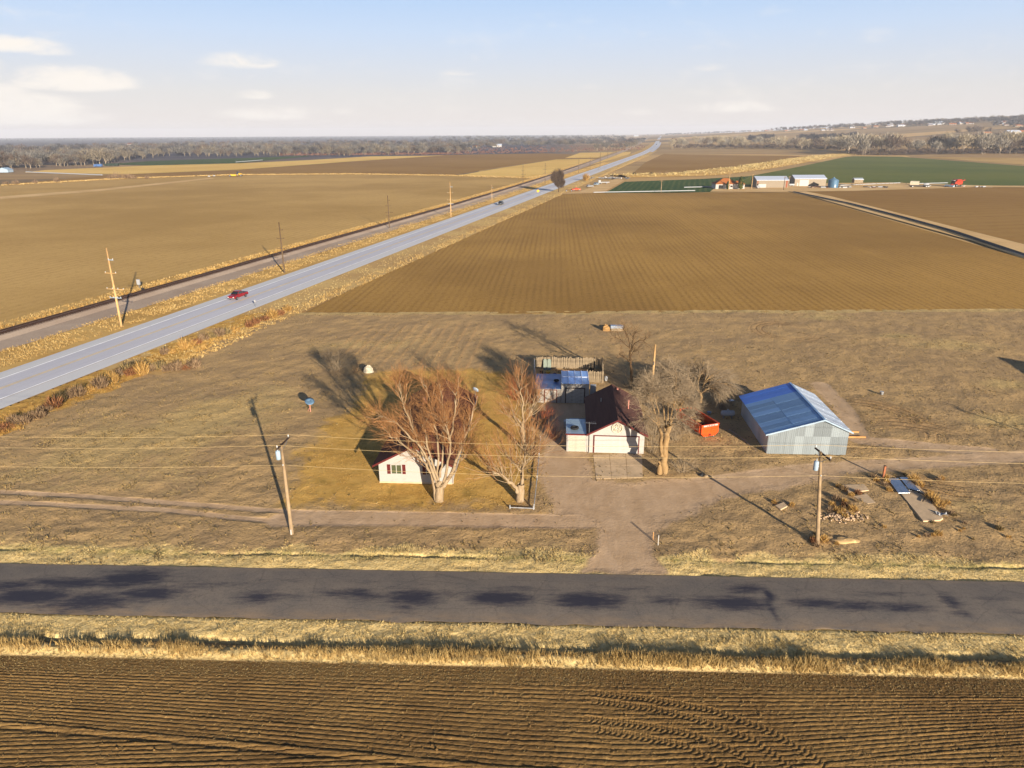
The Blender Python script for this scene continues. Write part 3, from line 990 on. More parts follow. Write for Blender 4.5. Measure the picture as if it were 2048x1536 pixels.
# county road
def county_road():
    xs = np.arange(-75, 75.01, 0.4); vs = np.arange(42.3, 48.76, 0.17)
    X, Vv, F = tensor(xs, vs)
    Y = yroad(X, Vv)
    edge = 0.13 * fnoise(X, X * 0, 1.2, 4)
    Y = Y + edge * ((Vv < 42.4) | (Vv > 48.6))
    Z = 0.03 + 0.09 * np.cos((Vv - 45.4) / 3.2 * np.pi / 2)
    st = np.zeros(X.shape)
    # dark bluish patches in the road colour: centre, half length, half width in photo pixels
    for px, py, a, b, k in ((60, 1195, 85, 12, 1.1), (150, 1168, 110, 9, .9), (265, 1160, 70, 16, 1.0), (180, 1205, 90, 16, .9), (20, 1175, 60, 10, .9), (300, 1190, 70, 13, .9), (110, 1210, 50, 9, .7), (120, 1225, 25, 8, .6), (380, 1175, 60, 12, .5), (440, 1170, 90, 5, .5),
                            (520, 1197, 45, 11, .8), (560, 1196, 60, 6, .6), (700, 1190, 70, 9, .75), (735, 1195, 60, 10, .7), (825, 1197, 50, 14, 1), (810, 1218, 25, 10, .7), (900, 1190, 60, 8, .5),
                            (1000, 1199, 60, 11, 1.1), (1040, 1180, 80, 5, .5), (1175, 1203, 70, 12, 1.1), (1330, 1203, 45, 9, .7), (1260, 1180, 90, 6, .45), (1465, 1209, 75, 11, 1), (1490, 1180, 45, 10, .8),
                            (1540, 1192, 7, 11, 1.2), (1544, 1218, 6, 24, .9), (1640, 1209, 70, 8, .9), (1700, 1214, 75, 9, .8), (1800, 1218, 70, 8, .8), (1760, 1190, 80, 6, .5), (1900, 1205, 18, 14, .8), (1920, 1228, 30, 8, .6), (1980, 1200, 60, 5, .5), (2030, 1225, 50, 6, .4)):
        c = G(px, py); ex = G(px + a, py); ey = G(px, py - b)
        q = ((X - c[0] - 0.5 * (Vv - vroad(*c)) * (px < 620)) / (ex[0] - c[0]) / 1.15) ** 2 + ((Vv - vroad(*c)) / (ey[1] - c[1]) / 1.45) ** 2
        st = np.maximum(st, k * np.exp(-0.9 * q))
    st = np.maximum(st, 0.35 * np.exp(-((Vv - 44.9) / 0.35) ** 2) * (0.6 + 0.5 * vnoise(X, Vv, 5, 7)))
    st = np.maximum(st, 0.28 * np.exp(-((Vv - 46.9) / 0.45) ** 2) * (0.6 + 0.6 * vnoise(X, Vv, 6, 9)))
    dusty = np.clip(1 - (Vv - 42.4) / 1.3, 0, 1) * .8 + np.clip(1 - (48.6 - Vv) / 0.5, 0, 1) * .5
    M['asphalt'] = asphalt('old_asphalt', lin(116, 106, 95), lin(102, 95, 88), lin(80, 76, 72), rough=0.9, dark_tone=lin(34, 38, 58, .8), bump=0.4, spec=0.25)
    o = fast_mesh('county_road', np.stack([X, Y, Z], 2).reshape(-1, 3), F, M['asphalt'], attrs={'dark_tone': st.ravel(), 'dust': dusty.ravel()}, smooth=True)
    tag(o, kind='structure')


county_road()

# ------------------------------------------------------------------ the lot: lawn, drive, tracks, weeds (one relief, cut into its surfaces)
LAWN = [(572, 1002), (590, 940), (622, 880), (655, 846), (700, 800), (748, 748), (800, 741), (1000, 741), (1066, 760), (1073, 880), (1066, 1019), (1010, 1024), (800, 1014), (620, 1008)]
DRIVE = [(1088, 806), (1178, 806), (1180, 905), (1186, 962), (1285, 962), (1400, 952), (1500, 945), (1640, 925), (1760, 922), (1900, 905), (2080, 896), (2080, 922), (1900, 934), (1750, 944), (1600, 966), (1450, 1002), (1340, 1040), (1305, 1062), (1308, 1142), (1190, 1142), (1196, 1062), (1168, 1044), (1104, 1030), (1084, 960), (1080, 900)]
MOUTH = [(1200, 1040), (1300, 1050), (1308, 1110), (1330, 1146), (1160, 1146), (1192, 1108)]


def lot():
    xs = np.arange(-75, 118, 0.32)
    ys = np.concatenate([np.arange(0, 24, 0.22), np.arange(24, 52, 0.30), np.arange(52, 92.0, 0.42)])
    X, S, F = tensor(xs, ys)
    Y = yroad(X, 48.55) * (1 - S / 92.0) + (48.55 + S + (137.4 - 48.55 - 92.0) * 1.0) * (S / 92.0)
    Vv = vroad(X, Y)
    nz = fnoise(X, Y, 3.0, 3)
    at = {k: np.zeros(X.shape) for k in ATT}
    at['lawn'] = soft(X, Y, PX(LAWN), 4.5, nz * 1.1 - 0.4)
    dr = np.maximum(soft(X, Y, PX(DRIVE), 2.2, nz * 0.5), soft(X, Y, PX(MOUTH), 1.2, nz * 0.3))
    for path, w in (([(-200, 968), (0, 984), (180, 993), (350, 1005), (600, 1025), (800, 1027), (1180, 1035)], 0.5), ([(-200, 990), (0, 1004), (160, 1012), (320, 1018), (560, 1044), (800, 1046), (1180, 1052)], 0.5),
                    ([(1400, 968), (1600, 940), (1760, 930), (2060, 912)], 1.6), ([(560, 1040), (800, 1038), (1170, 1044)], 1.5), ([(1990, 905), (1720, 880), (1690, 820), (1640, 770)], 1.5)):
        d, _ = seg_dist(X, Y, PX(path), closed=False)
        dr = np.maximum(dr, 0.85 * np.clip((w - d) / (0.6 * w) + 0.3, 0, 1))
    at['drive'] = dr
    gap = np.maximum(0, 1 - np.clip(np.abs(X - 8.3) / 4.4, 0, 1) ** 4) * 1.0
    gap = np.where(np.abs(X - 8.3) < 4.4, 1.0, 0.0)
    at['verge'] = np.clip((52.5 + nz * 0.9 - Vv) / 1.6, 0, 1) * (1 - at['drive'])
    at['green'] = np.clip(1 - np.abs(Vv - 50.7) / 0.9, 0, 1) * 0.9
    patches = PX([(-60, 900), (60, 880), (260, 840), (470, 760), (560, 740), (620, 780), (600, 830), (480, 880), (330, 960), (-60, 975)])
    dry = 0.75 * soft(X, Y, patches, 10, nz * 3) + 0.5 * np.clip((54 - Vv) / 3, 0, 1)
    for px, py, a in ((1930, 690, 9), (2030, 770, 5), (1800, 672, 4), (1650, 634, 7), (1950, 1010, 6), (2000, 840, 7), (700, 690, 9)):
        c = G(px, py); dry = np.maximum(dry, 0.9 * np.exp(-(((X - c[0]) / a) ** 2 + ((Y - c[1]) / (a * 0.5)) ** 2)))
    at['dry'] = np.clip(dry + 0.35 * np.clip(fnoise(X, Y, 14, 41), -0.5, 1), 0, 1)
    at['dry'] = np.maximum(at['dry'], np.clip((Y - 134.2 + nz * 0.7) / 1.2, 0, 1))
    # margin of the highway
    te = -52 + (Y - 141.4) * 0.251 + 0.4
    bw = np.interp(Y, [60, 87, 105, 120, 137], [9, 8, 9, 9.5, 8])
    dx = X - te
    at['brush'] = np.clip((bw - dx + nz * 1.6) / 2.0, 0, 1)
    at['rows'] = soft(X, Y, PX([(660, 735), (700, 650), (960, 645), (1000, 735)]), 4, nz)
    arcs = np.zeros(X.shape); ad = np.zeros(X.shape)
    for px, py, r0, r1 in ((1740, 850, 4.5, 9.0), (1850, 905, 5, 10), (1570, 662, 3, 6.5), (1660, 850, 4, 7)):
        c = G(px, py); d = np.hypot(X - c[0], (Y - c[1]) * 0.85)
        w = np.clip((d - r0) / 1.0, 0, 1) * np.clip((r1 - d) / 1.0, 0, 1) * np.clip(0.4 + vnoise(X, Y, 6, int(px)), 0, 1)
        ad = np.where(w > arcs, d, ad); arcs = np.maximum(arcs, w)
    at['arcs'] = arcs * (1 - at['drive']); at['arcd'] = ad
    Z = (0.050 * fnoise(X, Y, 1.1, 51, 2) + 0.045 * fnoise(X, Y, 2.6, 57, 2)) * (1 - 0.85 * at['drive']) * (1 - 0.72 * at['lawn']) + 0.05 * vnoise(X, Y, 9, 52)
    Z -= 0.13 * np.clip(0.35 + 0.9 * vnoise(X, X * 0, 5, 18), 0, 1) * np.exp(-((Vv - 50.7 - 0.15 * vnoise(X, X * 0, 6, 8)) / 0.22) ** 2) * np.clip(np.abs(X - 8.3) - 4.6, 0, 1)
    Z += 0.035 * fnoise(X, Vv, 0.8, 19, 2) * np.clip((53 - Vv) / 1.0, 0, 1) * np.clip(np.abs(X - 8.3) - 4.6, 0, 1)
    Z += 0.02 * at['drive'] * 0
    Z = Z * np.clip((Vv - 48.5) / 0.5, 0, 1) + 0.0
    # keep buildings on level ground
    b = soft(X, Y, [(2, 60), (16, 60), (17, 102), (2, 102)], 3); Z = Z * (1 - 0.8 * b)
    fX = X.ravel(); Vtx = np.stack([X, Y, Z], 2).reshape(-1, 3)
    keep = (dx.ravel() > -0.4)[F].all(1)
    F = F[keep]
    ctr = F[:, 0]
    A = {k: a.ravel() for k, a in at.items()}
    lab = np.full(len(F), 0)
    lab[A['verge'][ctr] > 0.5] = 1
    lab[A['brush'][ctr] > 0.5] = 2
    lab[A['lawn'][ctr] > 0.5] = 3
    lab[A['drive'][ctr] > 0.5] = 4
    for i, nm in enumerate(('bare_lot', 'roadside_verge', 'highway_verge', 'lawn', 'dirt_drive')):
        Fi = F[lab == i]
        if not len(Fi): continue
        u, inv = np.unique(Fi.ravel(), return_inverse=True)
        o = fast_mesh(nm, Vtx[u], inv.reshape(Fi.shape), M['yard'], attrs={k: a[u] for k, a in A.items()}, smooth=True)
        tag(o, kind='structure')

    # ---- grass and weeds that stand up from it
    def at_pts(x, y):
        vv = vroad(x, y)
        return vv
    kx = lambda x: np.clip(((x + 75) / 0.32).astype(int), 0, X.shape[0] - 1)

    def lookup(x, y, arr):
        i = kx(x)
        row = Y[i]
        j = np.clip((row < y[:, None]).sum(1), 0, Y.shape[1] - 1)
        return arr[i, j]

    def pts(n, x0, x1, y0, y1, seed):
        r = np.random.default_rng(seed)
        return r.uniform(x0, x1, n), r.uniform(y0, y1, n), r

    # north verge
    x, v, r = pts(14000, -58, 58, 48.7, 52.4, 61)
    y = yroad(x, v)
    pr = lookup(x, y, at['verge']) * np.clip(0.55 + 0.45 * fnoise(x, v, 1.3, 5), 0.1, 1) * (1 - lookup(x, y, at['drive']))
    k = r.uniform(0, 1, len(x)) < pr
    x, y, v = x[k], y[k], v[k]
    P = np.stack([x, y, lookup(x, y, Z) - 0.01], 1)
    grass_object('verge_grass', M['pale'], P, 0.09 + 0.10 * np.clip((v - 50.2) / 1.5, 0, 1) * np.clip(0.7 + fnoise(x, v, 1.2, 9), 0, 1.5), w=0.02, n=6, spread=1.0, seed=62)
    # weeds over the bare lot
    x, y, r = pts(170000, -66, 110, 50, 136.5, 63)
    pr = (0.34 + 0.9 * lookup(x, y, at['dry'])) * (1 - lookup(x, y, at['drive'])) * (1 - lookup(x, y, at['lawn'])) * np.clip(0.55 + 0.6 * fnoise(x, y, 2.0, 71), 0.02, 1)
    pr *= np.clip(130 / np.maximum(y, 60) - 0.7, 0.25, 1) * (lookup(x, y, dx) > 1)
    k = r.uniform(0, 1, len(x)) < pr
    x, y = x[k], y[k]
    P = np.stack([x, y, lookup(x, y, Z) - 0.01], 1)
    grass_object('weeds', M['weed'], P, 0.07 + 0.11 * np.clip(0.4 + fnoise(x, y, 1.5, 12), 0, 1.6), w=0.045, n=5, spread=1.6, seed=64)
    # dead lawn grass and leaves
    x, y, r = pts(60000, -22, 4, 58, 102, 73)
    k = r.uniform(0, 1, len(x)) < lookup(x, y, at['lawn']) * np.clip(0.5 + 0.5 * fnoise(x, y, 1.6, 79), 0.1, 1) * .7
    x, y = x[k], y[k]
    grass_object('lawn_grass', M['lawn_blades'], np.stack([x, y, lookup(x, y, Z) - 0.01], 1), 0.045 + 0.05 * r.uniform(0, 1, len(x)), w=0.03, n=4, spread=1.6, seed=74)
    # brushy margin of the highway
    x, y, r = pts(26000, -72, -30, 66, 137, 65)
    pr = lookup(x, y, at['brush']) * np.clip(0.6 + 0.6 * fnoise(x, y, 2.5, 77), 0.05, 1) * (lookup(x, y, dx) > 1.2)
    edge = np.clip(lookup(x, y, dx) / 7, 0, 1)
    k = r.uniform(0, 1, len(x)) < pr * (0.35 + 0.65 * edge)
    x, y, edge = x[k], y[k], edge[k]
    P = np.stack([x, y, lookup(x, y, Z) - 0.01], 1)
    grass_object('highway_margin_grass', M['golden'], P, 0.14 + 0.30 * edge * np.clip(0.5 + fnoise(x, y, 3.0, 12), 0.1, 1.5), w=0.028, n=6, spread=0.9, seed=66)
    return lookup, Z, at


LOOK, LOTZ, LOTAT = lot()

# ------------------------------------------------------------------ bare trees
def branch(r, p, d, L, n, curl, up):
    d = Vector(d).normalized(); p = Vector(p); out = [p.copy()]
    s = L / (n - 1)
    for _ in range(n - 1):
        d = (d + Vector((r.gauss(0, curl), r.gauss(0, curl), r.gauss(0, curl) + up))).normalized()
        p = p + d * s
        out.append(p.copy())
    return out


def tubes(items, sides):
    """items: (pts, r0, r1), every polyline of one list with the same number of points"""
    groups = {}
    for pts, r0, r1 in items:
        groups.setdefault(len(pts), []).append((pts, r0, r1))
    VV, FF, off = [], [], 0
    for n, g in groups.items():
        P = np.array([[tuple(q) for q in it[0]] for it in g])           # B n 3
        rad = np.array([np.linspace(it[1], it[2], n) if not isinstance(it[1], list) else it[1] for it in g])
        B = len(g)
        t = np.gradient(P, axis=1); t /= np.maximum(np.linalg.norm(t, axis=2, keepdims=True), 1e-9)
        ref = np.where(np.abs(t[..., 2:3]) < 0.9, np.array([0, 0, 1.0]), np.array([1.0, 0, 0]))
        u = np.cross(t, ref); u /= np.maximum(np.linalg.norm(u, axis=2, keepdims=True), 1e-9)
        w = np.cross(t, u)
        a = np.arange(sides) * 2 * np.pi / sides
        ring = P[:, :, None] + rad[:, :, None, None] * (u[:, :, None] * np.cos(a)[:, None] + w[:, :, None] * np.sin(a)[:, None])
        VV.append(ring.reshape(-1, 3))
        b, i, k = np.meshgrid(np.arange(B), np.arange(n - 1), np.arange(sides), indexing='ij')
        base = off + (b * n + i) * sides
        f = np.stack([base + k, base + (k + 1) % sides, base + sides + (k + 1) % sides, base + sides + k], -1).reshape(-1, 4)
        FF.append(f); off += B * n * sides
    return np.concatenate(VV), np.concatenate(FF)


def grow(r, parents, levels):
    """parents: list of (pts, r0, r1); levels: dicts. returns list of lists of branches per level"""
    out = []
    cur = parents
    for L in levels:
        nxt = []
        for pts, r0, r1 in cur:
            ln = sum((pts[i + 1] - pts[i]).length for i in range(len(pts) - 1))
            cnt = max(1, int(round(L['n'] * (ln if L.get('per_m') else 1) * r.uniform(0.8, 1.2))))
            for _ in range(cnt):
                t = r.uniform(L.get('t0', 0.25), 1.0) ** L.get('pow', 0.8)
                f = t * (len(pts) - 1); i = min(int(f), len(pts) - 2); q = f - i
                p = pts[i].lerp(pts[i + 1], q)
                d = (pts[i + 1] - pts[i]).normalized()
                rr0 = r0[i] if isinstance(r0, list) else r0 + (r1 - r0) * t
                side = d.orthogonal().normalized()
                side.rotate(Matrix.Rotation(r.uniform(0, 2 * math.pi), 3, d))
                a = R(r.uniform(*L['ang']))
                nd = d * math.cos(a) + side * math.sin(a)
                if L.get('out'):
                    nd = (nd + Vector((p.x, p.y, 0)).normalized() * L['out']) if p.xy.length > 0.3 else nd
                ll = r.uniform(*L['len']) * (1.15 - 0.4 * t)
                rad = min(rr0 * 0.75, L['r'] * r.uniform(0.8, 1.2))
                nxt.append((branch(r, p, nd, ll, L.get('N', 4), L.get('curl', 0.15), L.get('up', 0.05)), rad, rad * L.get('tip', 0.4)))
        out.append(nxt); cur = nxt
    return out


def bark(name, c1, c2, c3):
    m, t, p = principled(name)
    v = t.obj()
    c1, c2, c3 = [tuple(q * 0.50 for q in c) for c in (c1, c2, c3)]
    n = t.noise(t.mapping(v, (5, 5, 1.2)), 1.0, 5, 0.7)
    c = t.mix(t.smooth(n, 0.3, 0.68), c1, c2)
    c = t.mix(t.math('MULTIPLY', t.smooth(t.noise(v, 1.1, 3), 0.55, 0.7), 0.6), c, c3)
    t.put(p.inputs['Base Color'], c)
    p.inputs['Roughness'].default_value = 0.95
    p.inputs['Specular IOR Level'].default_value = 0.1
    t.put(p.inputs['Normal'], t.bump(n, 0.8, 0.06))
    return m


M['bark_pale'] = bark('pale_bark', lin(176, 148, 112), lin(200, 176, 142), lin(132, 104, 76))
M['bark_tan'] = bark('tan_bark', lin(170, 136, 92), lin(196, 162, 114), lin(128, 98, 66))
M['bark_dark'] = bark('dark_bark', lin(92, 70, 48), lin(120, 94, 66), lin(74, 56, 40))
M['twig_gold'] = bark('golden_twigs', lin(166, 114, 70), lin(194, 144, 94), lin(124, 76, 48))
M['twig_brown'] = bark('brown_twigs', lin(150, 118, 82), lin(178, 146, 106), lin(112, 86, 60))
M['twig_red'] = bark('red_twigs', lin(160, 84, 52), lin(186, 112, 74), lin(120, 60, 40))
M['twig_grey'] = bark('grey_twigs', lin(168, 146, 118), lin(196, 174, 142), lin(128, 108, 86))
M['twig_dark'] = bark('dark_twigs', lin(62, 52, 40), lin(78, 68, 52), lin(46, 40, 32))


def plant_tree(name, label, base, trunk_items, crown_levels, bmat, tmat, group=None, sides=(8, 5, 3), cat='tree', limbs=None):
    root = thing(name, label, cat, (base[0], base[1], 0), 0, group)
    Vt, Ft = tubes(trunk_items, sides[0])
    if limbs:
        V2, F2 = tubes(limbs, sides[1])
        Ft = np.concatenate([Ft, F2 + len(Vt)]); Vt = np.concatenate([Vt, V2])
    fast_mesh('trunk', Vt, Ft, bmat, smooth=True, parent=root)
    Vs, Fs, off = [], [], 0
    for items in crown_levels:
        V, F = tubes(items, sides[2])
        Vs.append(V); Fs.append(F + off); off += len(V)
    fast_mesh('crown', np.concatenate(Vs), np.concatenate(Fs), tmat, parent=root)
    return root


def VP(px, py, Yp, base):
    """point on the vertical plane y = Yp seen at a photo pixel, relative to a base point"""
    d = FWD + RIGHT * (px - 1024) / FPX + UP * (768 - py) / FPX
    t = Yp / d[1]
    return Vector((d[0] * t - base[0], Yp - base[1], CAM_H + d[2] * t))


def limbs_px(base, rows):
    out = []
    for dep, r0, r1, pts in rows:
        n = len(pts)
        P = [VP(px, py, base[1] + dep * i / (n - 1), base) for i, (px, py) in enumerate(pts)]
        # round the corners
        Q = [P[0]]
        for a, b in zip(P[:-1], P[1:]):
            Q += [a.lerp(b, 0.3), a.lerp(b, 0.7)]
        Q.append(P[-1])
        for i in range(1, len(Q) - 1):
            Q[i] = Q[i] + Vector((rnd.gauss(0, .05), rnd.gauss(0, .12), rnd.gauss(0, .05)))
        Q[0].z = max(Q[0].z, -0.05) if Q[0].z > 0.4 else -0.1
        out.append((Q, r0, r1))
    return out


def trees_near():
    r = random.Random(11)
    # --- big cottonwood in front of the white house
    b = G(877, 1001)
    L = limbs_px(b, [
        (0, 0.451, 0.338, [(878, 1003), (879, 985), (878, 972), (878, 964)]),
        (0.8, 0.168, 0.045, [(872, 1000), (868, 972), (858, 940), (850, 925), (832, 905), (812, 893), (795, 880), (778, 872)]),
        (1.6, 0.184, 0.038, [(876, 972), (868, 945), (852, 915), (838, 885), (824, 858), (815, 830), (806, 800), (798, 775)]),
        (-1.0, 0.123, 0.032, [(853, 915), (838, 890), (818, 872), (800, 852), (780, 838), (762, 832)]),
        (0.6, 0.130, 0.032, [(878, 968), (866, 930), (856, 900), (852, 872), (848, 850), (856, 835), (868, 825)]),
        (2.4, 0.130, 0.032, [(877, 968), (876, 935), (876, 905), (872, 870), (868, 845), (862, 815), (856, 790), (850, 770)]),
        (-1.5, 0.153, 0.038, [(884, 968), (892, 945), (898, 915), (900, 885), (898, 868), (890, 850), (882, 842)]),
        (1.2, 0.115, 0.032, [(900, 880), (906, 850), (910, 820), (912, 795), (915, 778)]),
        (2.0, 0.262, 0.045, [(884, 974), (897, 958), (912, 930), (922, 900), (934, 868), (942, 838), (948, 810)]),
        (0.5, 0.100, 0.032, [(893, 958), (908, 950), (920, 925), (928, 905)]),
        (3.0, 0.115, 0.032, [(880, 955), (884, 920), (886, 890), (890, 860), (888, 830), (884, 800), (880, 775)]),
    ])
    lv = grow(r, L[1:], [dict(n=1.7, per_m=True, t0=0.25, ang=(18, 48), len=(1.1, 2.2), r=0.04, N=5, curl=0.14, up=0.08, out=0.12),
                         dict(n=9, t0=0.10, ang=(14, 52), len=(0.8, 1.9), r=0.018, N=4, curl=0.14, up=0.08, out=0.05),
                         dict(n=5.5, t0=0.12, ang=(12, 48), len=(0.5, 1.3), r=0.0115, N=3, curl=0.14, up=0.06)])
    plant_tree('cottonwood_tree', 'big pale many-limbed bare cottonwood standing in front of the white house', b, L[:1], lv[1:], M['bark_pale'], M['twig_gold'], limbs=L[1:] + lv[0])
    # --- pollarded tree right of it, at the lawn corner
    b = G(1040, 1002)
    L = limbs_px(b, [
        (0, 0.42, 0.34, [(1040, 1004), (1040, 990), (1041, 978), (1042, 968)]),
        (-1.2, 0.24, 0.10, [(1036, 985), (1030, 972), (1020, 962), (1012, 957), (1000, 950), (985, 945)]),
        (0.8, 0.22, 0.06, [(1043, 975), (1044, 955), (1042, 942), (1046, 930), (1052, 922)]),
        (0.6, 0.10, 0.04, [(1052, 922), (1060, 914), (1066, 905)]),
        (0.2, 0.10, 0.04, [(1044, 960), (1048, 930), (1052, 908), (1051, 890)]),
        (-0.8, 0.09, 0.04, [(1042, 942), (1030, 930), (1020, 915)]),
    ])
    lv = grow(r, L[1:], [dict(n=6.5, per_m=True, t0=0.2, ang=(15, 60), len=(2.0, 4.2), r=0.035, N=5, curl=0.09, up=0.16),
                         dict(n=4.0, t0=0.2, ang=(8, 30), len=(1.0, 2.4), r=0.018, N=4, curl=0.10, up=0.10),
                         dict(n=3.2, t0=0.2, ang=(8, 36), len=(0.6, 1.4), r=0.012, N=3, curl=0.1, up=0.05)])
    plant_tree('willow_tree', 'short pollarded tree with pale stump-like trunk at the front corner of the lawn', b, L[:1], lv[1:], M['bark_pale'], M['twig_gold'], limbs=L[1:] + lv[0])
    # --- second pollard further back
    b = G(1047, 897)
    L = limbs_px(b, [
        (0, 0.36, 0.22, [(1049, 899), (1048, 885), (1047, 870), (1046, 856), (1045, 845)]),
        (0.4, 0.16, 0.06, [(1046, 850), (1036, 840), (1030, 832), (1026, 820)]),
        (0.5, 0.14, 0.05, [(1045, 848), (1046, 825), (1044, 800), (1040, 780)]),
        (0.9, 0.12, 0.05, [(1046, 846), (1058, 830), (1066, 818), (1070, 805)]),
        (-0.6, 0.12, 0.05, [(1046, 860), (1040, 852), (1034, 846)]),
    ])
    lv = grow(r, L[1:], [dict(n=6.0, per_m=True, t0=0.1, ang=(15, 60), len=(1.8, 3.8), r=0.034, N=5, curl=0.1, up=0.14),
                         dict(n=4.2, t0=0.2, ang=(8, 34), len=(0.9, 2.2), r=0.017, N=4, curl=0.10, up=0.08),
                         dict(n=3.6, t0=0.2, ang=(8, 38), len=(0.5, 1.3), r=0.012, N=3, curl=0.1, up=0.04)])
    plant_tree('willow_tree', 'pollarded tree with pale trunk near the lawn rail, left of the blue-roofed sheds', b, L[:1], lv[1:], M['bark_pale'], M['twig_gold'], limbs=L[1:] + lv[0])
    # --- elm right of the garage
    b = G(1326, 949)
    L = limbs_px(b, [
        (0, 0.42, 0.26, [(1327, 952), (1327, 930), (1329, 905), (1332, 880), (1336, 862), (1338, 850)]),
        (-0.6, 0.24, 0.16, [(1324, 912), (1322, 890), (1320, 870), (1319, 855)]),
        (0, 0.36, 0.14, [(1318, 951), (1318, 940), (1319, 930), (1319, 924)]),
        (2.0, 0.14, 0.05, [(1338, 850), (1350, 828), (1364, 806), (1376, 790)]),
        (1.0, 0.14, 0.05, [(1337, 856), (1345, 825), (1351, 795), (1352, 756)]),
        (1.8, 0.12, 0.04, [(1334, 862), (1336, 830), (1337, 800), (1342, 744)]),
        (-0.4, 0.11, 0.04, [(1338, 852), (1346, 836), (1360, 818), (1366, 800)]),
        (0.2, 0.10, 0.04, [(1320, 858), (1318, 830), (1312, 802), (1306, 768)]),
        (2.5, 0.13, 0.05, [(1332, 870), (1328, 835), (1327, 800), (1322, 748)]),
        (0.5, 0.14, 0.05, [(1320, 860), (1312, 830), (1303, 806), (1296, 778)]),
        (-1.2, 0.10, 0.04, [(1319, 858), (1308, 842), (1297, 832), (1290, 828)]),
        (-1.5, 0.10, 0.04, [(1336, 858), (1348, 848), (1356, 848)]),
    ])
    lv = grow(r, L[3:], [dict(n=2.5, per_m=True, t0=0.36, pow=0.6, ang=(25, 80), len=(1.0, 2.1), r=0.036, N=5, curl=0.2, up=0.0),
                         dict(n=15.0, t0=0.15, ang=(15, 60), len=(0.7, 1.9), r=0.019, N=4, curl=0.2, up=-0.03),
                         dict(n=5.5, t0=0.15, ang=(20, 70), len=(0.4, 1.1), r=0.014, N=3, curl=0.2, up=-0.03)])
    plant_tree('elm_tree', 'bushy bare elm with thick pale forked trunk right of the white garage', b, L[:1] + L[2:3], lv[1:], M['bark_tan'], M['twig_grey'], limbs=L[1:2] + L[3:] + lv[0])
    # --- drooping tree behind the skip
    b = G(1402, 812)
    L = limbs_px(b, [
        (0, 0.204, 0.144, [(1402, 814), (1402, 804), (1402, 796), (1402, 784)]),
        (-0.6, 0.082, 0.032, [(1400, 790), (1420, 772), (1440, 764), (1458, 772)]),
        (-1.6, 0.075, 0.032, [(1400, 788), (1415, 775), (1428, 776), (1440, 792)]),
        (1.2, 0.075, 0.032, [(1400, 788), (1408, 765), (1425, 752), (1442, 752)]),
        (1.5, 0.068, 0.032, [(1399, 790), (1395, 765), (1400, 748), (1410, 742)]),
        (0.8, 0.068, 0.032, [(1400, 788), (1388, 770), (1376, 762)]),
    ])
    lv = grow(r, L[1:], [dict(n=6.5, per_m=True, t0=0.1, ang=(15, 65), len=(1.3, 2.8), r=0.03, N=5, curl=0.12, up=-0.16, out=0.4),
                         dict(n=15, t0=0.1, ang=(10, 50), len=(0.9, 2.1), r=0.019, N=4, curl=0.12, up=-0.2, out=0.2),
                         dict(n=4, t0=0.15, ang=(10, 40), len=(0.4, 1.1), r=0.013, N=3, curl=0.14, up=-0.15)])
    plant_tree('mulberry_tree', 'bare tree with drooping pale twigs between the orange skip and the metal barn', b, L[:1], lv[1:], M['bark_tan'], M['twig_grey'], limbs=L[1:] + lv[0])
    # --- thin dead tree behind the garage
    b = G(1262, 774)
    L = limbs_px(b, [
        (0, 0.22, 0.10, [(1261, 775), (1263, 755), (1262, 735), (1261, 718), (1261, 700)]),
        (-0.4, 0.09, 0.03, [(1261, 724), (1250, 715), (1238, 708)]),
        (0.6, 0.09, 0.03, [(1261, 700), (1257, 680), (1253, 668), (1247, 658)]),
        (-0.5, 0.09, 0.03, [(1262, 703), (1268, 688), (1280, 682), (1291, 678)]),
        (0.4, 0.08, 0.03, [(1261, 702), (1265, 685), (1268, 672), (1270, 662)]),
        (0.6, 0.07, 0.03, [(1260, 696), (1250, 688), (1238, 678), (1225, 670)]),
        (-0.6, 0.07, 0.03, [(1262, 712), (1268, 700), (1277, 702)]),
    ])
    lv = grow(r, L[1:], [dict(n=4.4, per_m=True, t0=0.2, ang=(20, 65), len=(0.9, 2.2), r=0.028, N=4, curl=0.2, up=0.03),
                         dict(n=6.0, t0=0.2, ang=(15, 60), len=(0.6, 1.4), r=0.015, N=4, curl=0.2, up=0.0),
                         dict(n=2.5, t0=0.2, ang=(15, 60), len=(0.4, 0.9), r=0.009, N=3, curl=0.2, up=0.0)])
    plant_tree('dead_tree', 'thin dark leafless tree standing behind the garage beside the plank fence', b, L[:1], lv[1:], M['bark_dark'], M['twig_brown'], limbs=L[1:] + lv[0])


trees_near()


# ------------------------------------------------------------------ shrubs near the yard (each one mesh)
def shrub_mesh(r, n, hgt, wid, rad, up=0.02, droop=0.0):
    L = []
    for _ in range(n):
        a = r.uniform(0, 2 * math.pi); e = R(r.uniform(25, 88))
        d = Vector((math.cos(a) * math.cos(e) * wid / hgt * 1.6, math.sin(a) * math.cos(e) * wid / hgt * 1.6, math.sin(e)))
        L.append((branch(r, (r.gauss(0, wid * .16), r.gauss(0, wid * .16), -0.05), d, hgt * r.uniform(0.6, 1.05), 5, 0.12, up), rad, rad * 0.4))
    lv = grow(r, L, [dict(n=7, t0=0.15, ang=(12, 50), len=(hgt * .22, hgt * .5), r=rad * 0.55, N=4, curl=0.15, up=up - droop),
                     dict(n=3, t0=0.2, ang=(12, 45), len=(hgt * .10, hgt * .25), r=rad * 0.38, N=3, curl=0.15, up=-droop)])
    V, F = tubes(L, 4); V2, F2 = tubes(lv[0], 3); V3, F3 = tubes(lv[1], 3)
    return np.concatenate([V, V2, V3]), np.concatenate([F, F2 + len(V), F3 + len(V) + len(V2)])


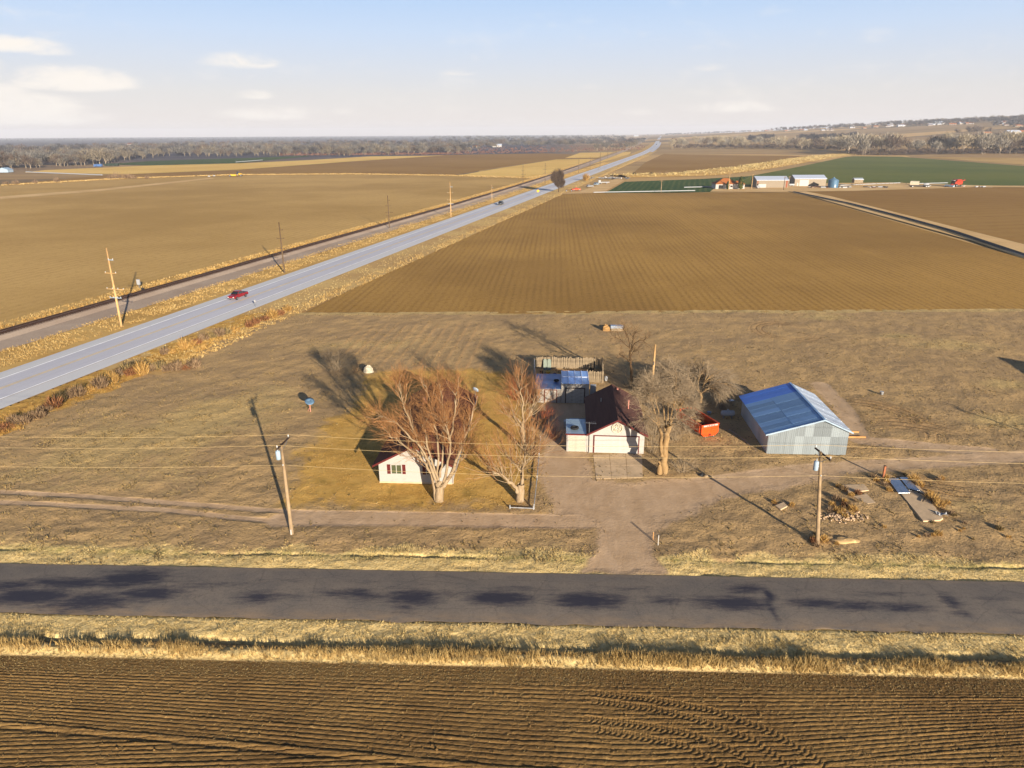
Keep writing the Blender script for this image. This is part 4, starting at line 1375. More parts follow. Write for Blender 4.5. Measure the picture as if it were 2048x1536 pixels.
def shrubs_near():
    r = random.Random(5)
    spec = [
        ('dark_shrub', 'large dark bare thicket left of the tall cut pole behind the garage', (1296, 790), 60, 3.6, 2.8, 0.035, 'twig_dark'),
        ('dark_shrub', 'large dark bare thicket right of the tall cut pole behind the elm', (1345, 787), 70, 4.2, 3.0, 0.035, 'twig_dark'),
        ('dark_shrub', 'dark bare bush behind the drooping tree with a white bucket in front', (1398, 757), 46, 2.8, 2.8, 0.032, 'twig_dark'),
        ('grey_shrub', 'grey bare bush at the foot of the elm, on its right', (1362, 945), 18, 2.2, 1.5, 0.018, 'twig_grey'),
        ('grey_shrub', 'tall grey bush between the elm and the garage wall', (1300, 905), 18, 3.6, 1.2, 0.02, 'twig_grey'),
        ('grey_shrub', 'grey brown bush behind the elm trunk, left of the orange skip', (1350, 880), 18, 3.0, 1.4, 0.02, 'twig_grey'),
        ('red_shrub', 'red brown bare shrub beside the left shed, next to the lawn', (1062, 806), 24, 2.8, 1.5, 0.02, 'twig_red'),
        ('red_shrub', 'tallest red twigged shrub at the back left of the blue-roofed sheds', (1032, 800), 22, 3.4, 1.6, 0.02, 'twig_red'),
        ('red_shrub', 'red twigged shrub at the left edge of the paved yard, middle of three', (1086, 848), 22, 2.4, 1.4, 0.018, 'twig_red'),
        ('red_shrub', 'red twigged shrub at the yard edge just left of the small lean-to garage', (1108, 878), 20, 1.9, 1.2, 0.018, 'twig_red'),
        ('grey_shrub', 'sprawling grey bare bush beyond the white house, at the lot edge', (668, 742), 26, 3.2, 2.2, 0.022, 'twig_grey'),
        ('grey_shrub', 'low brown bush between the grey bush and the pale tarp heap', (712, 744), 16, 1.5, 1.8, 0.018, 'twig_brown'),
    ]
    for nm, lab, px, n, h, w, rad, mt in spec:
        V, F = shrub_mesh(r, n, h, w, rad, up=0.05, droop=0.08)
        p = G(*px)
        o = fast_mesh(nm, V, F, M[mt])
        o.location = (p[0], p[1], 0)
        tag(o, lab, 'shrub')


shrubs_near()


# ------------------------------------------------------------------ brush along the highway: shrubs and clumps, individually
def blades(r, n, h, w, bw, dome=1.0):
    """upright twiggy clump made of n narrow triangles"""
    a = r.uniform(0, 2 * np.pi, n); q = np.sqrt(r.uniform(0, 1, n)) * w
    z0 = r.uniform(0, 0.45, n) * h * (1 - 0.5 * (q / w) ** 2)
    B = np.stack([np.cos(a) * q * 0.55, np.sin(a) * q * 0.55, z0], 1)
    L = h * r.uniform(0.35, 0.65, n) * (1 - 0.35 * (q / w) ** 2)
    lean = q / w * 0.8
    D = np.stack([np.cos(a) * lean + r.normal(0, .2, n), np.sin(a) * lean + r.normal(0, .2, n), np.full(n, 1.0)], 1)
    D /= np.linalg.norm(D, axis=1)[:, None]
    b = r.uniform(0, 2 * np.pi, n)
    W = np.stack([np.cos(b), np.sin(b), np.zeros(n)], 1) * (bw * r.uniform(0.6, 1.4, n))[:, None]
    V = np.stack([B - W, B + W, B + D * L[:, None]], 1).reshape(-1, 3)
    return V, np.arange(3 * n).reshape(-1, 3), np.repeat(r.uniform(0, 1, n), 3)


def highway_brush():
    r = np.random.default_rng(21)
    protos = {}
    for mt in ('brush_grey', 'brush_red', 'brush_gold', 'brush_dark', 'weed'):
        protos[mt] = [fast_mesh('shrub', *blades(r, 260, h, w, 0.035)[:2], M[mt], attrs={'rnd': blades(r, 260, h, w, .035)[2]}, link=False) for h, w in ((1.3, 1.0), (1.0, 1.2), (1.7, 1.1))]
    words = {'brush_grey': 'grey brown', 'brush_red': 'rusty red', 'brush_gold': 'golden', 'brush_dark': 'dark', 'weed': 'dull tan'}
    # seen in the photograph: pixel, kind
    spots = [(28, 845, 'brush_grey'), (45, 848, 'brush_grey'), (62, 838, 'brush_grey'), (78, 836, 'brush_grey'), (90, 822, 'brush_grey'), (108, 815, 'brush_red'), (120, 805, 'brush_dark'), (140, 795, 'brush_grey'),
             (155, 792, 'brush_grey'), (168, 786, 'brush_gold'), (183, 780, 'brush_gold'), (200, 776, 'brush_grey'), (212, 768, 'brush_dark'), (10, 860, 'brush_red'), (236, 752, 'brush_grey'), (262, 750, 'brush_red'), (270, 735, 'brush_dark'),
             (285, 748, 'brush_gold'), (300, 742, 'brush_grey'), (318, 738, 'weed'), (335, 742, 'brush_grey'), (352, 740, 'brush_grey'), (372, 738, 'brush_red'), (388, 736, 'brush_grey'), (330, 708, 'brush_grey'), (340, 705, 'brush_gold'),
             (368, 696, 'brush_gold'), (385, 690, 'brush_gold'), (392, 688, 'brush_red'), (408, 682, 'brush_grey'), (440, 672, 'brush_grey'), (452, 668, 'weed'), (500, 655, 'brush_red'), (512, 648, 'brush_red'), (530, 640, 'brush_red'),
             (545, 636, 'brush_gold'), (560, 630, 'brush_red'), (470, 662, 'brush_gold'), (425, 676, 'weed'), (575, 622, 'brush_gold'), (250, 740, 'weed'), (225, 765, 'brush_gold')]
    for i, (px, py, mt) in enumerate(spots):
        p = G(px, py)
        o = bpy.data.objects.new('shrub', protos[mt][i % 3]); COL.objects.link(o)
        s = r.uniform(0.95, 1.55)
        o.location = (p[0], p[1], -0.02); o.scale = (s, s, s * r.uniform(0.8, 1.2)); o.rotation_euler = (0, 0, r.uniform(0, 6.28))
        where = 'at the left picture edge' if px < 100 else 'below the nearest tall pole' if px < 262 else 'left of the red pickup' if px < 410 else 'below the red pickup' if px < 490 else 'just right of the red pickup'
        tag(o, '%s dry shrub in the highway strip %s' % (words[mt], where), 'shrub', '%s highway shrubs %s' % (words[mt], where))
    # golden weeds by the slabs on the right
    for px, py, h, mt, lab in ((1826, 962, 1.1, 'brush_gold', 'golden dry weed clump at the upper right corner of the two metal sheets'),
                               (1840, 972, 0.8, 'brush_gold', 'small golden weed clump halfway down the right edge of the metal sheets'),
                               (1862, 1000, 1.3, 'brush_gold', 'largest golden weed clump at the right edge of the long concrete slab'),
                               (1878, 1012, 1.1, 'brush_gold', 'golden weed clump just above the crumpled white cloth'),
                               (1752, 962, 0.6, 'brush_gold', 'low golden weed clump left of the short wooden post'),
                               (1772, 957, 0.6, 'brush_gold', 'low golden weed clump at the foot of the short wooden post'),
                               (1778, 982, 0.6, 'brush_gold', 'small golden weed clump left of the lower metal sheet corner'),
                               (1716, 988, 0.7, 'brush_red', 'rusty weed clump growing between the two broken slab pieces'),
                               (1702, 992, 0.6, 'brush_gold', 'golden weed clump left of the two broken slab pieces'),
                               (1690, 1014, 0.7, 'brush_red', 'rusty weed clump above the rubble heap, left one'),
                               (1706, 1022, 0.9, 'brush_gold', 'golden weed clump at the right end of the rubble heap'),
                               (1672, 1022, 0.6, 'brush_gold', 'low golden weed clump at the left end of the rubble heap'),
                               (1548, 1006, 0.5, 'brush_gold', 'low weed clump beside the small square slab near the drive'),
                               (1628, 1086, 0.8, 'brush_red', 'rusty weeds left of the foot of the leaning utility pole'),
                               (1646, 1084, 0.9, 'brush_gold', 'golden weeds right of the foot of the leaning utility pole'),
                               (1866, 1071, 0.35, 'brush_gold', 'small round golden weed ball on the bare ground, lower right'),
                               (1836, 1074, 0.3, 'brush_gold', 'smallest golden weed ball on the bare ground, lower right'),
                               (2000, 1060, 0.6, 'weed', 'dull weed clump on the bare ground near the right picture edge')):
        p = G(px, py)
        V, F, q = blades(r, 220, h, h * 0.75, 0.022)
        o = fast_mesh('weed_clump', V, F, M[mt], attrs={'rnd': q}); o.location = (p[0], p[1], -0.02)
        tag(o, lab, 'weed')


highway_brush()


def slab_weeds():
    r = np.random.default_rng(41)
    me = [fast_mesh('weed_clump', *blades(r, 130, h, h * .8, .022)[:2], M[mt], attrs={'rnd': np.repeat(r.uniform(0, 1, 130), 3)}, link=False) for h, mt in ((.5, 'brush_gold'), (.35, 'weed'), (.45, 'golden'), (.6, 'brush_grey'))]
    P = []
    for cx, cy, sx, sy, n in ((1700, 985, 26, 16, 16), (1690, 1022, 30, 9, 14), (1770, 975, 16, 18, 10), (1884, 1000, 18, 26, 12), (1560, 1012, 18, 6, 5), (1640, 1080, 16, 6, 8), (1960, 1050, 50, 20, 6), (1850, 1070, 70, 10, 4)):
        P += [(r.normal(cx, sx), r.normal(cy, sy)) for _ in range(n)]
    for i, (px, py) in enumerate(P):
        if py < 940 or any(inside(np.array([px]), np.array([py]), q)[0] for q in ([(1768, 952), (1820, 952), (1892, 1040), (1842, 1050)], [(1680, 966), (1735, 966), (1756, 1012), (1700, 1000)], [(1545, 1000), (1580, 1000), (1580, 1024), (1545, 1024)])): continue
        p = G(px, py); k = i % 4
        o = bpy.data.objects.new('weed_clump', me[k]); COL.objects.link(o); sc = r.uniform(.5, 1.4); o.location = (p[0], p[1], -.02); o.scale = (sc, sc, sc); o.rotation_euler = (0, 0, r.uniform(0, 6.28))
        w = ('golden brown', 'dull tan', 'pale golden', 'grey')[k]
        tag(o, 'small %s dry weed clump on the rough ground around the old slabs' % w, 'weed', '%s weed clumps around the old slabs' % w)


slab_weeds()


# ------------------------------------------------------------------ far margins: grass along highway, railway, ditch bank
def margin(name, P, S, s0, s1, o0, o1, n, h, mat, seed, w=0.06, nb=5, spread=0.9, clump=3.0):
    r = np.random.default_rng(seed)
    s = s0 + (s1 - s0) * r.power(1.0, n) ** 1.6
    o = r.uniform(o0, o1, n)
    t, rt = frame(P)
    x = np.interp(s, S, P[:, 0]) + np.interp(s, S, rt[:, 0]) * o
    y = np.interp(s, S, P[:, 1]) + np.interp(s, S, rt[:, 1]) * o
    k = r.uniform(0, 1, n) < np.clip(0.6 + 0.7 * fnoise(s, o, clump, seed), 0.08, 1)
    x, y, s = x[k], y[k], s[k]
    sc = np.clip(y / 160, 1, 3.5)
    grass_object(name, M[mat], np.stack([x, y, np.full(len(x), -0.02)], 1), h * r.uniform(0.6, 1.3, len(x)), w=w * 1.0, n=nb, spread=spread, seed=seed)


margin('highway_margin_grass', HP, HS, 70, 900, -17, -8.2, 34000, 0.34, 'straw', 81, w=0.04)
margin('highway_margin_grass', HP, HS, 100, 1200, 14, 18, 9000, 0.38, 'straw', 82, w=0.05)
margin('highway_margin_grass', HP, HS, 100, 1200, 7.5, 14, 7000, 0.18, 'pale', 85, w=0.06)
margin('railway_margin_grass', RP, RS, 60, 1000, -8.5, -4.5, 18000, 0.36, 'straw', 83, w=0.045)
margin('railway_margin_grass', RP, RS, 60, 600, -5.5, -3.8, 3500, 0.4, 'golden', 84, w=0.06)


def straw_bank():
    """humped straw-coloured bank that runs behind the green field"""
    r = np.random.default_rng(90)
    line = [(1240, 353), (1330, 351), (1400, 349), (1450, 343), (1510, 336), (1560, 328), (1610, 320), (1655, 313), (1690, 309.5)]
    P, S = resample(np.array(PX(line)), 6.0)
    strip('field_bank', P, [(-26, -0.05), (-14, 0.9), (-7, 0.3), (0, 1.5), (9, 1.1), (17, 0.05)], M['verge'])
    t, rt = frame(P)
    n = 9000
    i = r.integers(0, len(P), n); o = r.uniform(-22, 15, n)
    x = P[i, 0] + rt[i, 0] * o + r.normal(0, 3, n); y = P[i, 1] + rt[i, 1] * o + r.normal(0, 3, n)
    z = np.interp(o, [-26, -14, -7, 0, 9, 17], [0, .9, .3, 1.5, 1.1, 0]) - 0.1
    k = r.uniform(0, 1, n) < np.clip(0.5 + 0.8 * fnoise(x, y, 14, 3), 0.05, 1)
    grass_object('bank_grass', M['pale'], np.stack([x, y, z], 1)[k], 1.0 * r.uniform(0.4, 1.5, k.sum()), w=0.22, n=7, spread=1.0, seed=91)
    # grassy line between the two big left fields
    P, S = resample(np.array(PX([(0, 371), (240, 357.5), (470, 350), (700, 348.3), (900, 351.3), (1064, 356.3), (1090, 352)])), 4.0)
    strip('field_bank', P, [(-4, -0.03), (0, 0.2), (4, -0.03)], M['verge'])
    n = 3500
    i = r.integers(0, len(P), n)
    x = P[i, 0] + r.normal(0, 2.2, n); y = P[i, 1] + r.normal(0, 2.2, n)
    grass_object('bank_grass', M['straw'], np.stack([x, y, np.full(n, 0.0)], 1), 1.0 * r.uniform(0.4, 1.2, n), w=0.2, n=6, spread=1.0, seed=92)


straw_bank()

# ------------------------------------------------------------------ building materials
YAW = R(-4.0)                       # everything on the lot is turned four degrees
M['white_siding'] = ribbed('white_siding', (0.60, 0.565, 0.51), 'Z', 0.18, rough=0.7, metal=0, var=0.07, depth=0.03, kind='SAW', spec=0.3, dirt=(0.27, 0.25, 0.215))
M['white_trim'] = plain('white_trim', (0.60, 0.565, 0.51), rough=0.6, var=0.06)
M['cream_panel'] = plain('cream_door_paint', (0.56, 0.53, 0.42), rough=0.6, var=0.06, dirt=(0.4, 0.36, 0.28))
M['old_white'] = plain('weathered_white_paint', (0.52, 0.475, 0.41), rough=0.85, var=0.14, scale=1.6, dirt=(0.28, 0.24, 0.2), dirtamt=0.5)
M['red_trim'] = plain('dark_red_trim', lin(132, 44, 40, 0.6), rough=0.6, var=0.12)
M['shingle'] = ribbed('red_brown_shingles', lin(116, 70, 52), 'Z', 0.07, f=0.55, rough=0.95, metal=0, var=0.22, depth=0.015, kind='SAW', spec=0.15)
M['shingle2'] = ribbed('dark_brown_shingles', lin(112, 78, 68), 'Z', 0.06, f=0.62, rough=0.95, metal=0, var=0.25, depth=0.015, kind='SAW', spec=0.15)
M['glass'] = plain('window_glass', lin(120, 130, 96, 0.5), rough=0.12, spec=0.7, var=0.1)
M['dark_glass'] = plain('dark_glass', (0.02, 0.025, 0.03), rough=0.08, spec=0.8, var=0.1)
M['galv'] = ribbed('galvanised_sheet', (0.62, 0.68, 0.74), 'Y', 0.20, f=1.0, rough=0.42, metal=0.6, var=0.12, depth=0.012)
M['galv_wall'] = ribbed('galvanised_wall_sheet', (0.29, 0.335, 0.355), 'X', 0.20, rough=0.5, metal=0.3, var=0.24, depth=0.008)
M['blue_sheet'] = ribbed('deep_blue_sheet', (0.05, 0.17, 0.62), 'Y', 0.20, f=1.0, rough=0.35, metal=0.3, var=0.08, depth=0.03)  # deeper blue tone for the rear barn roof sheets
M['blue_grey_sheet'] = ribbed('blue_grey_sheet', (0.20, 0.34, 0.52), 'Y', 0.20, f=1.0, rough=0.4, metal=0.5, var=0.22, depth=0.012)  # blue sky reflection of the barn's shaded left slope put into the colour
M['pale_blue_sheet'] = ribbed('pale_blue_sheet', (0.34, 0.46, 0.56), 'Y', 0.20, f=1.0, rough=0.45, metal=0.3, var=0.15, depth=0.012)
M['navy_sheet'] = ribbed('navy_sheet', (0.08, 0.17, 0.38), 'Y', 0.24, f=1.0, rough=0.4, metal=0.45, var=0.2, depth=0.03)
M['fibre_sheet'] = ribbed('blue_fibreglass', (0.22, 0.42, 0.80), 'X', 0.10, f=1.0, rough=0.35, metal=0.2, var=0.25, depth=0.02)
M['batten'] = plain('pale_batten', (0.42, 0.42, 0.42), rough=0.6)
M['roof_batten'] = plain('white_roof_batten', (0.66, 0.70, 0.78), rough=0.6, f=1.0)
M['plank'] = plain('grey_fence_plank', lin(152, 134, 108), rough=0.95, var=0.3, scale=1.2, dirt=lin(110, 94, 78), bump=0.4)
M['wood'] = plain('raw_timber', lin(200, 150, 92), rough=0.85, var=0.2, scale=1.5)
M['pole_wood'] = plain('pole_wood', lin(206, 166, 112), rough=0.9, var=0.2, scale=0.8, dirt=lin(140, 106, 70))
M['pole_grey'] = plain('grey_pole_wood', lin(170, 144, 110), rough=0.9, var=0.2, scale=0.8, dirt=lin(110, 88, 64))
M['pole_far'] = plain('dark_pole_wood', lin(104, 84, 62), rough=0.9)
M['dark_wood'] = plain('dark_timber', lin(70, 54, 44), rough=0.9, var=0.3)
M['porcelain'] = plain('white_porcelain', (0.7, 0.7, 0.68), rough=0.3)
M['grey_paint'] = plain('pale_blue_grey_paint', lin(170, 190, 206), rough=0.45, var=0.08)
M['dish_blue'] = plain('weathered_blue_dish', lin(112, 146, 176, .8), rough=.6)
M['steel'] = plain('dull_steel', (0.4, 0.4, 0.4), rough=0.45, metal=0.7)
M['rubber'] = plain('black_rubber', (0.018, 0.018, 0.02), rough=0.85)
M['orange'] = plain('orange_skip_paint', lin(240, 84, 18, 1.1), rough=0.5, var=0.14, dirt=lin(150, 60, 20), dirtamt=0.35)
M['skip_inside'] = plain('dirty_skip_inside', lin(70, 50, 44), rough=0.9)
M['white_tank'] = plain('white_tank_paint', (0.48, 0.49, 0.50), rough=0.4, var=0.08)
M['concrete'] = plain('worn_concrete', lin(194, 168, 134), f=0.9, rough=0.95, var=0.14, scale=0.8, dirt=lin(140, 122, 100), bump=0.3)
M['blue_metal'] = plain('reflective_sheet_metal', (0.55, 0.60, 0.66), rough=0.25, metal=0.85, var=0.12, scale=1.0)
M['cloth'] = plain('white_cloth', (0.5, 0.5, 0.5), rough=0.8, var=0.1)
M['tarp'] = plain('pale_tarp', lin(220, 208, 180), rough=0.8, var=0.15)
M['yellow'] = plain('yellow_paint', lin(230, 180, 40), rough=0.5)
M['red_paint'] = plain('red_car_paint', lin(160, 20, 26, .9), rough=0.25, spec=0.6, var=0.05)
M['black_paint'] = plain('black_car_paint', (0.015, 0.017, 0.022), rough=0.2, spec=0.7)
M['white_paint'] = plain('white_car_paint', (0.5, 0.5, 0.5), rough=0.3)
M['lamp_glass'] = plain('headlight_glass', (0.8, 0.8, 0.76), rough=0.15, spec=0.8)
M['pink_pipe'] = plain('salmon_vent_pipe', lin(226, 150, 130), rough=0.6)
M['black'] = plain('black_plastic', (0.02, 0.02, 0.022), rough=0.6)


def slab_poly(mb, pts, th, up=(0, 0, 1)):
    """thin slab: four corners pushed up by th"""
    u = Vector(up) * th
    mb.hexa([tuple(Vector(p)) for p in pts], [tuple(Vector(p) + u) for p in pts])
    return mb


def gable(root, W, D, hl, hr, xr, zr, mwall, mroof, ov=0.35, ovf=0.35, th=0.10, fascia=None, roof=True):
    """front gable building, front on local y=0"""
    mb = MB()
    mb.prism([(0, 0), (W, 0), (W, hr), (xr, zr), (0, hl)], 0, D, 'Y')
    mb.build('wall', mwall, root)
    sl = (zr - hl) / xr; sr = (zr - hr) / (W - xr)
    if roof:
        mb = MB()
        e = 0.02
        slab_poly(mb, [(-ov, -ovf, hl - ov * sl + e), (xr, -ovf, zr + e), (xr, D + ovf, zr + e), (-ov, D + ovf, hl - ov * sl + e)], th)
        slab_poly(mb, [(xr + .003, -ovf, zr + e), (W + ov, -ovf, hr - ov * sr + e), (W + ov, D + ovf, hr - ov * sr + e), (xr + .003, D + ovf, zr + e)], th)
        mb.build('roof', mroof, root)
    if fascia:
        for (x0, z0, x1, z1) in ((-ov, hl - ov * sl, xr, zr), (xr + .002, zr, W + ov, hr - ov * sr)):
            for y in (-ovf - 0.05, D + ovf + 0.01):
                mb = MB()
                mb.hexa([(x0, y, z0 - 0.06), (x1, y, z1 - 0.06), (x1, y + 0.04, z1 - 0.06), (x0, y + 0.04, z0 - 0.06)],
                        [(x0, y, z0 + 0.14), (x1, y, z1 + 0.14), (x1, y + 0.04, z1 + 0.14), (x0, y + 0.04, z0 + 0.14)])
                mb.build('fascia', fascia, root)
    return sl, sr


def window(root, x, z, w, h, y=0.0, glass='glass', panes=2, shutters=True):
    f = MB()
    t = 0.07
    f.box(x - t, x + w + t, y - 0.06, y, z - t, z).box(x - t, x + w + t, y - 0.06, y, z + h, z + h + t)
    f.box(x - t, x, y - 0.06, y, z, z + h).box(x + w, x + w + t, y - 0.06, y, z, z + h)
    for i in range(1, panes):
        xx = x + w * i / panes
        f.box(xx - 0.03, xx + 0.03, y - 0.05, y, z, z + h)
    fr = f.build('window', M['white_trim'], root)
    for i in range(panes):
        MB().box(x + w * i / panes + 0.03, x + w * (i + 1) / panes - 0.03, y - 0.025, y - 0.004, z + 0.005, z + h - 0.005).build('pane', M[glass], fr)
    if shutters:
        for xx in (x - t - 0.36, x + w + t + 0.04):
            s = MB().box(xx, xx + 0.32, y - 0.05, y - 0.003, z - 0.04, z + h + 0.04)
            for k in range(7):
                zz = z + h * (k + 0.3) / 7
                s.box(xx + 0.04, xx + 0.28, y - 0.065, y - 0.05, zz, zz + h / 14)
            s.build('shutter', M['red_trim'], root)


def white_house():
    r = thing('white_house', 'white single storey house with red shutters and brown roof behind the big bare tree', 'house', (-13.4, 64.35, 0), R(-3.4))
    gable(r, 7.35, 19.2, 2.3, 2.3, 3.68, 4.25, M['white_siding'], M['shingle'], ov=0.5, ovf=0.55, fascia=M['red_trim'])
    window(r, 1.28, 1.08, 1.0, 0.95)
    window(r, 4.85, 1.08, 1.0, 0.95, glass='dark_glass')
    MB().box(-0.02, 7.37, -0.03, -0.004, 0.0, 0.16).build('skirting', M['concrete'], r)
    for y in (4.0, 9.0, 14.0):
        m = MB().box(7.352, 7.40, y, y + 1.1, 1.0, 1.9); m.build('side_window', M['dark_glass'], r)
    g = MB().tube([(7.87, -0.5, 2.06), (7.87, 19.7, 2.06)], 0.06, 6)
    g.tube([(7.84, -0.4, 2.0), (7.5, -0.1, 1.7), (7.45, -0.06, 0.1)], 0.045, 6)
    g.build('gutter', M['white_trim'], r)
    c = MB().box(2.4, 2.9, 12.0, 12.5, 3.2, 4.6); c.build('chimney', M['pink_pipe'], r)
    d = thing('satellite_dish', 'small pale satellite dish at the far right corner of the brown house roof', 'dish')
    d.location = (-4.6, 83.2, 2.5)
    MB().tube([(0, 0, -0.25), (0, 0, 0.5)], 0.03, 6).build('mast', M['steel'], d)
    MB().lathe([(0.02, 0.0), (0.25, 0.05), (0.42, 0.15), (0.43, 0.17), (0.25, 0.08), (0.02, 0.03)], n=14).build('reflector', M['grey_paint'], d, True)
    d.children[1].rotation_euler = (R(-60), 0, R(-30)); d.children[1].location = (0, 0, 0.5)


white_house()


def sectional_door(root, x, z0, w, h, y, rows, cols, mat, trim, name='door'):
    d = MB().box(x, x + w, y - 0.02, y - 0.003, z0, z0 + h).build(name, mat, root)
    ph = h / rows
    pm = None
    for i in range(rows):
        for j in range(cols):
            pw = w / cols
            if pm is None:
                b = MB().box(0.012, pw - 0.012, -0.03, 0.0, 0.015, ph - 0.015)
                o = b.build('panel', mat, d); pm = o.data
            else:
                o = bpy.data.objects.new('panel', pm); COL.objects.link(o); o.parent = d
            o.location = (x + j * pw, y - 0.021, z0 + i * ph)
    t = MB()
    t.box(x - 0.12, x, y - 0.07, y - 0.003, z0, z0 + h + 0.1).box(x + w, x + w + 0.12, y - 0.07, y - 0.003, z0, z0 + h + 0.1).box(x, x + w, y - 0.07, y - 0.003, z0 + h, z0 + h + 0.1)
    t.build('door_frame', trim, root)
    return d


def white_garage():
    r = thing('garage', 'white gable garage with wide door and round ornament above the concrete apron', 'garage', (8.45, 71.3, 0), R(-4.4))
    gable(r, 5.95, 10.8, 2.35, 2.35, 2.98, 3.95, M['white_siding'], M['shingle2'], ov=0.35, ovf=0.35, fascia=M['red_trim'])
    sectional_door(r, 0.55, 0.02, 4.75, 1.98, -0.002, 4, 1, M['white_trim'], M['red_trim'])
    o = MB().torus((2.95, -0.10, 3.02), 0.56, 0.05, 'Y', 24, 6)
    for k in range(5):
        a = math.pi / 2 + k * 2 * math.pi / 5; b = a + 4 * math.pi / 5
        o.tube([(2.95 + .5 * math.cos(a), -0.10, 3.02 + .5 * math.sin(a)), (2.95 + .5 * math.cos(b), -0.10, 3.02 + .5 * math.sin(b))], 0.035, 5)
    for k in range(10):
        a = k * 2 * math.pi / 10
        o.lathe([(0.02, -0.06), (0.09, 0), (0.02, 0.06)], (2.95 + .36 * math.cos(a), -0.10, 3.02 + .36 * math.sin(a)), 6)
    o.build('wall_ornament', M['tarp'], r)
    MB().tube([(4.55, 5.3, 2.9), (4.55, 5.3, 4.15)], 0.07, 8).lathe([(0.18, 0), (0.07, 0.1)], (4.55, 5.3, 3.05), 10).lathe([(0.12, 0), (0.12, 0.1), (0.02, 0.18)], (4.55, 5.3, 4.12), 10).build('vent_pipe', M['pink_pipe'], r)
    MB().tube([(1.5, 7.2, 2.9), (1.5, 7.2, 3.75)], 0.045, 8).build('vent_pipe', M['white_trim'], r)
    MB().tube([(3.6, 10.3, 3.5), (3.6, 10.3, 3.95)], 0.12, 8).build('vent_pipe', M['pink_pipe'], r)
    MB().box(5.97, 6.03, 2.0, 2.9, 1.0, 1.9).build('side_window', M['dark_glass'], r)
    a = thing('tv_antenna', 'tall thin television antenna mast at the left front corner of the garage', 'antenna', (8.36, 71.05, 0))
    MB().tube([(0, 0, 0), (0, 0, 3.7)], 0.03, 6).build('mast', M['steel'], a)
    y = MB().tube([(-0.55, 0.1, 3.6), (0.75, -0.1, 3.6)], 0.018, 5)
    for k in range(7):
        x = -0.5 + k * 0.19; l = 0.22 + 0.05 * k
        y.tube([(x, -l, 3.62), (x, l, 3.62)], 0.010, 4)
    y.build('boom', M['steel'], a)


white_garage()


def lean_to():
    r = thing('small_garage', 'small flat-roofed cream garage joined to the left side of the white garage', 'garage', (5.98, 71.62, 0), R(-4.0))
    MB().prism([(0, 0), (4.4, 0), (4.4, 1.95), (0, 2.12)], 0, 2.36, 'X').build('wall', M['white_siding'], r)
    slab_poly(MB(), [(-0.08, -0.2, 2.15), (2.40, -0.2, 2.15), (2.40, 4.55, 1.97), (-0.08, 4.55, 1.97)], 0.05).build('roof', M['pale_blue_sheet'], r)
    MB().box(-0.1, 2.38, -0.26, -0.205, 2.05, 2.22).build('fascia', M['red_trim'], r)
    sectional_door(r, 0.22, 0.02, 1.85, 1.85, -0.002, 4, 1, M['cream_panel'], M['white_trim'])
    t = MB().torus((0, 0, 0.13), 0.34, 0.14, 'Z', 20, 8).build('old_tyre', M['rubber'], None, True)
    t.location = (6.95, 72.9, 2.16)
    tag(t, 'black car tyre lying on the flat roof of the small cream garage', 'tyre')


lean_to()


def white_junk():
    for x, y, sx, sy, sz, mt, nm, lab, cat in (
        (6.5, 78.4, 0.7, 0.6, 0.9, 'white_tank', 'old_appliance', 'white old appliance behind the small garage, left end of the row', 'appliance'),
        (7.45, 78.5, 1.2, 0.7, 1.0, 'grey_paint', 'chest_freezer', 'pale blue chest freezer behind the small garage, middle of the row', 'freezer'),
        (8.45, 78.4, 0.6, 0.65, 1.1, 'old_white', 'old_appliance', 'cream old appliance behind the small garage, against the garage wall', 'appliance'),
        (10.75, 88.6, 0.75, 0.7, 1.75, 'white_tank', 'metal_cabinet', 'tall white metal cabinet standing right of the blue-roofed sheds', 'cabinet')):
        r = thing(nm, lab, cat, (x, y, 0), R(-4))
        MB().box(-sx / 2, sx / 2, -sy / 2, sy / 2, 0.06, sz).build('body', M[mt], r, bevel=0.03)
        MB().box(-sx / 2 + .02, sx / 2 - .02, -sy / 2 - 0.03, -sy / 2 - .002, 0.12, sz - 0.05).build('door', M[mt], r)
        MB().box(sx / 2 - .16, sx / 2 - .12, -sy / 2 - 0.07, -sy / 2 - .03, sz * .45, sz * .7).build('handle', M['steel'], r.children[1])
        MB().box(-sx / 2 + .04, sx / 2 - .04, -sy / 2 + .04, sy / 2 - .04, 0, 0.058).build('base', M['black'], r)


white_junk()


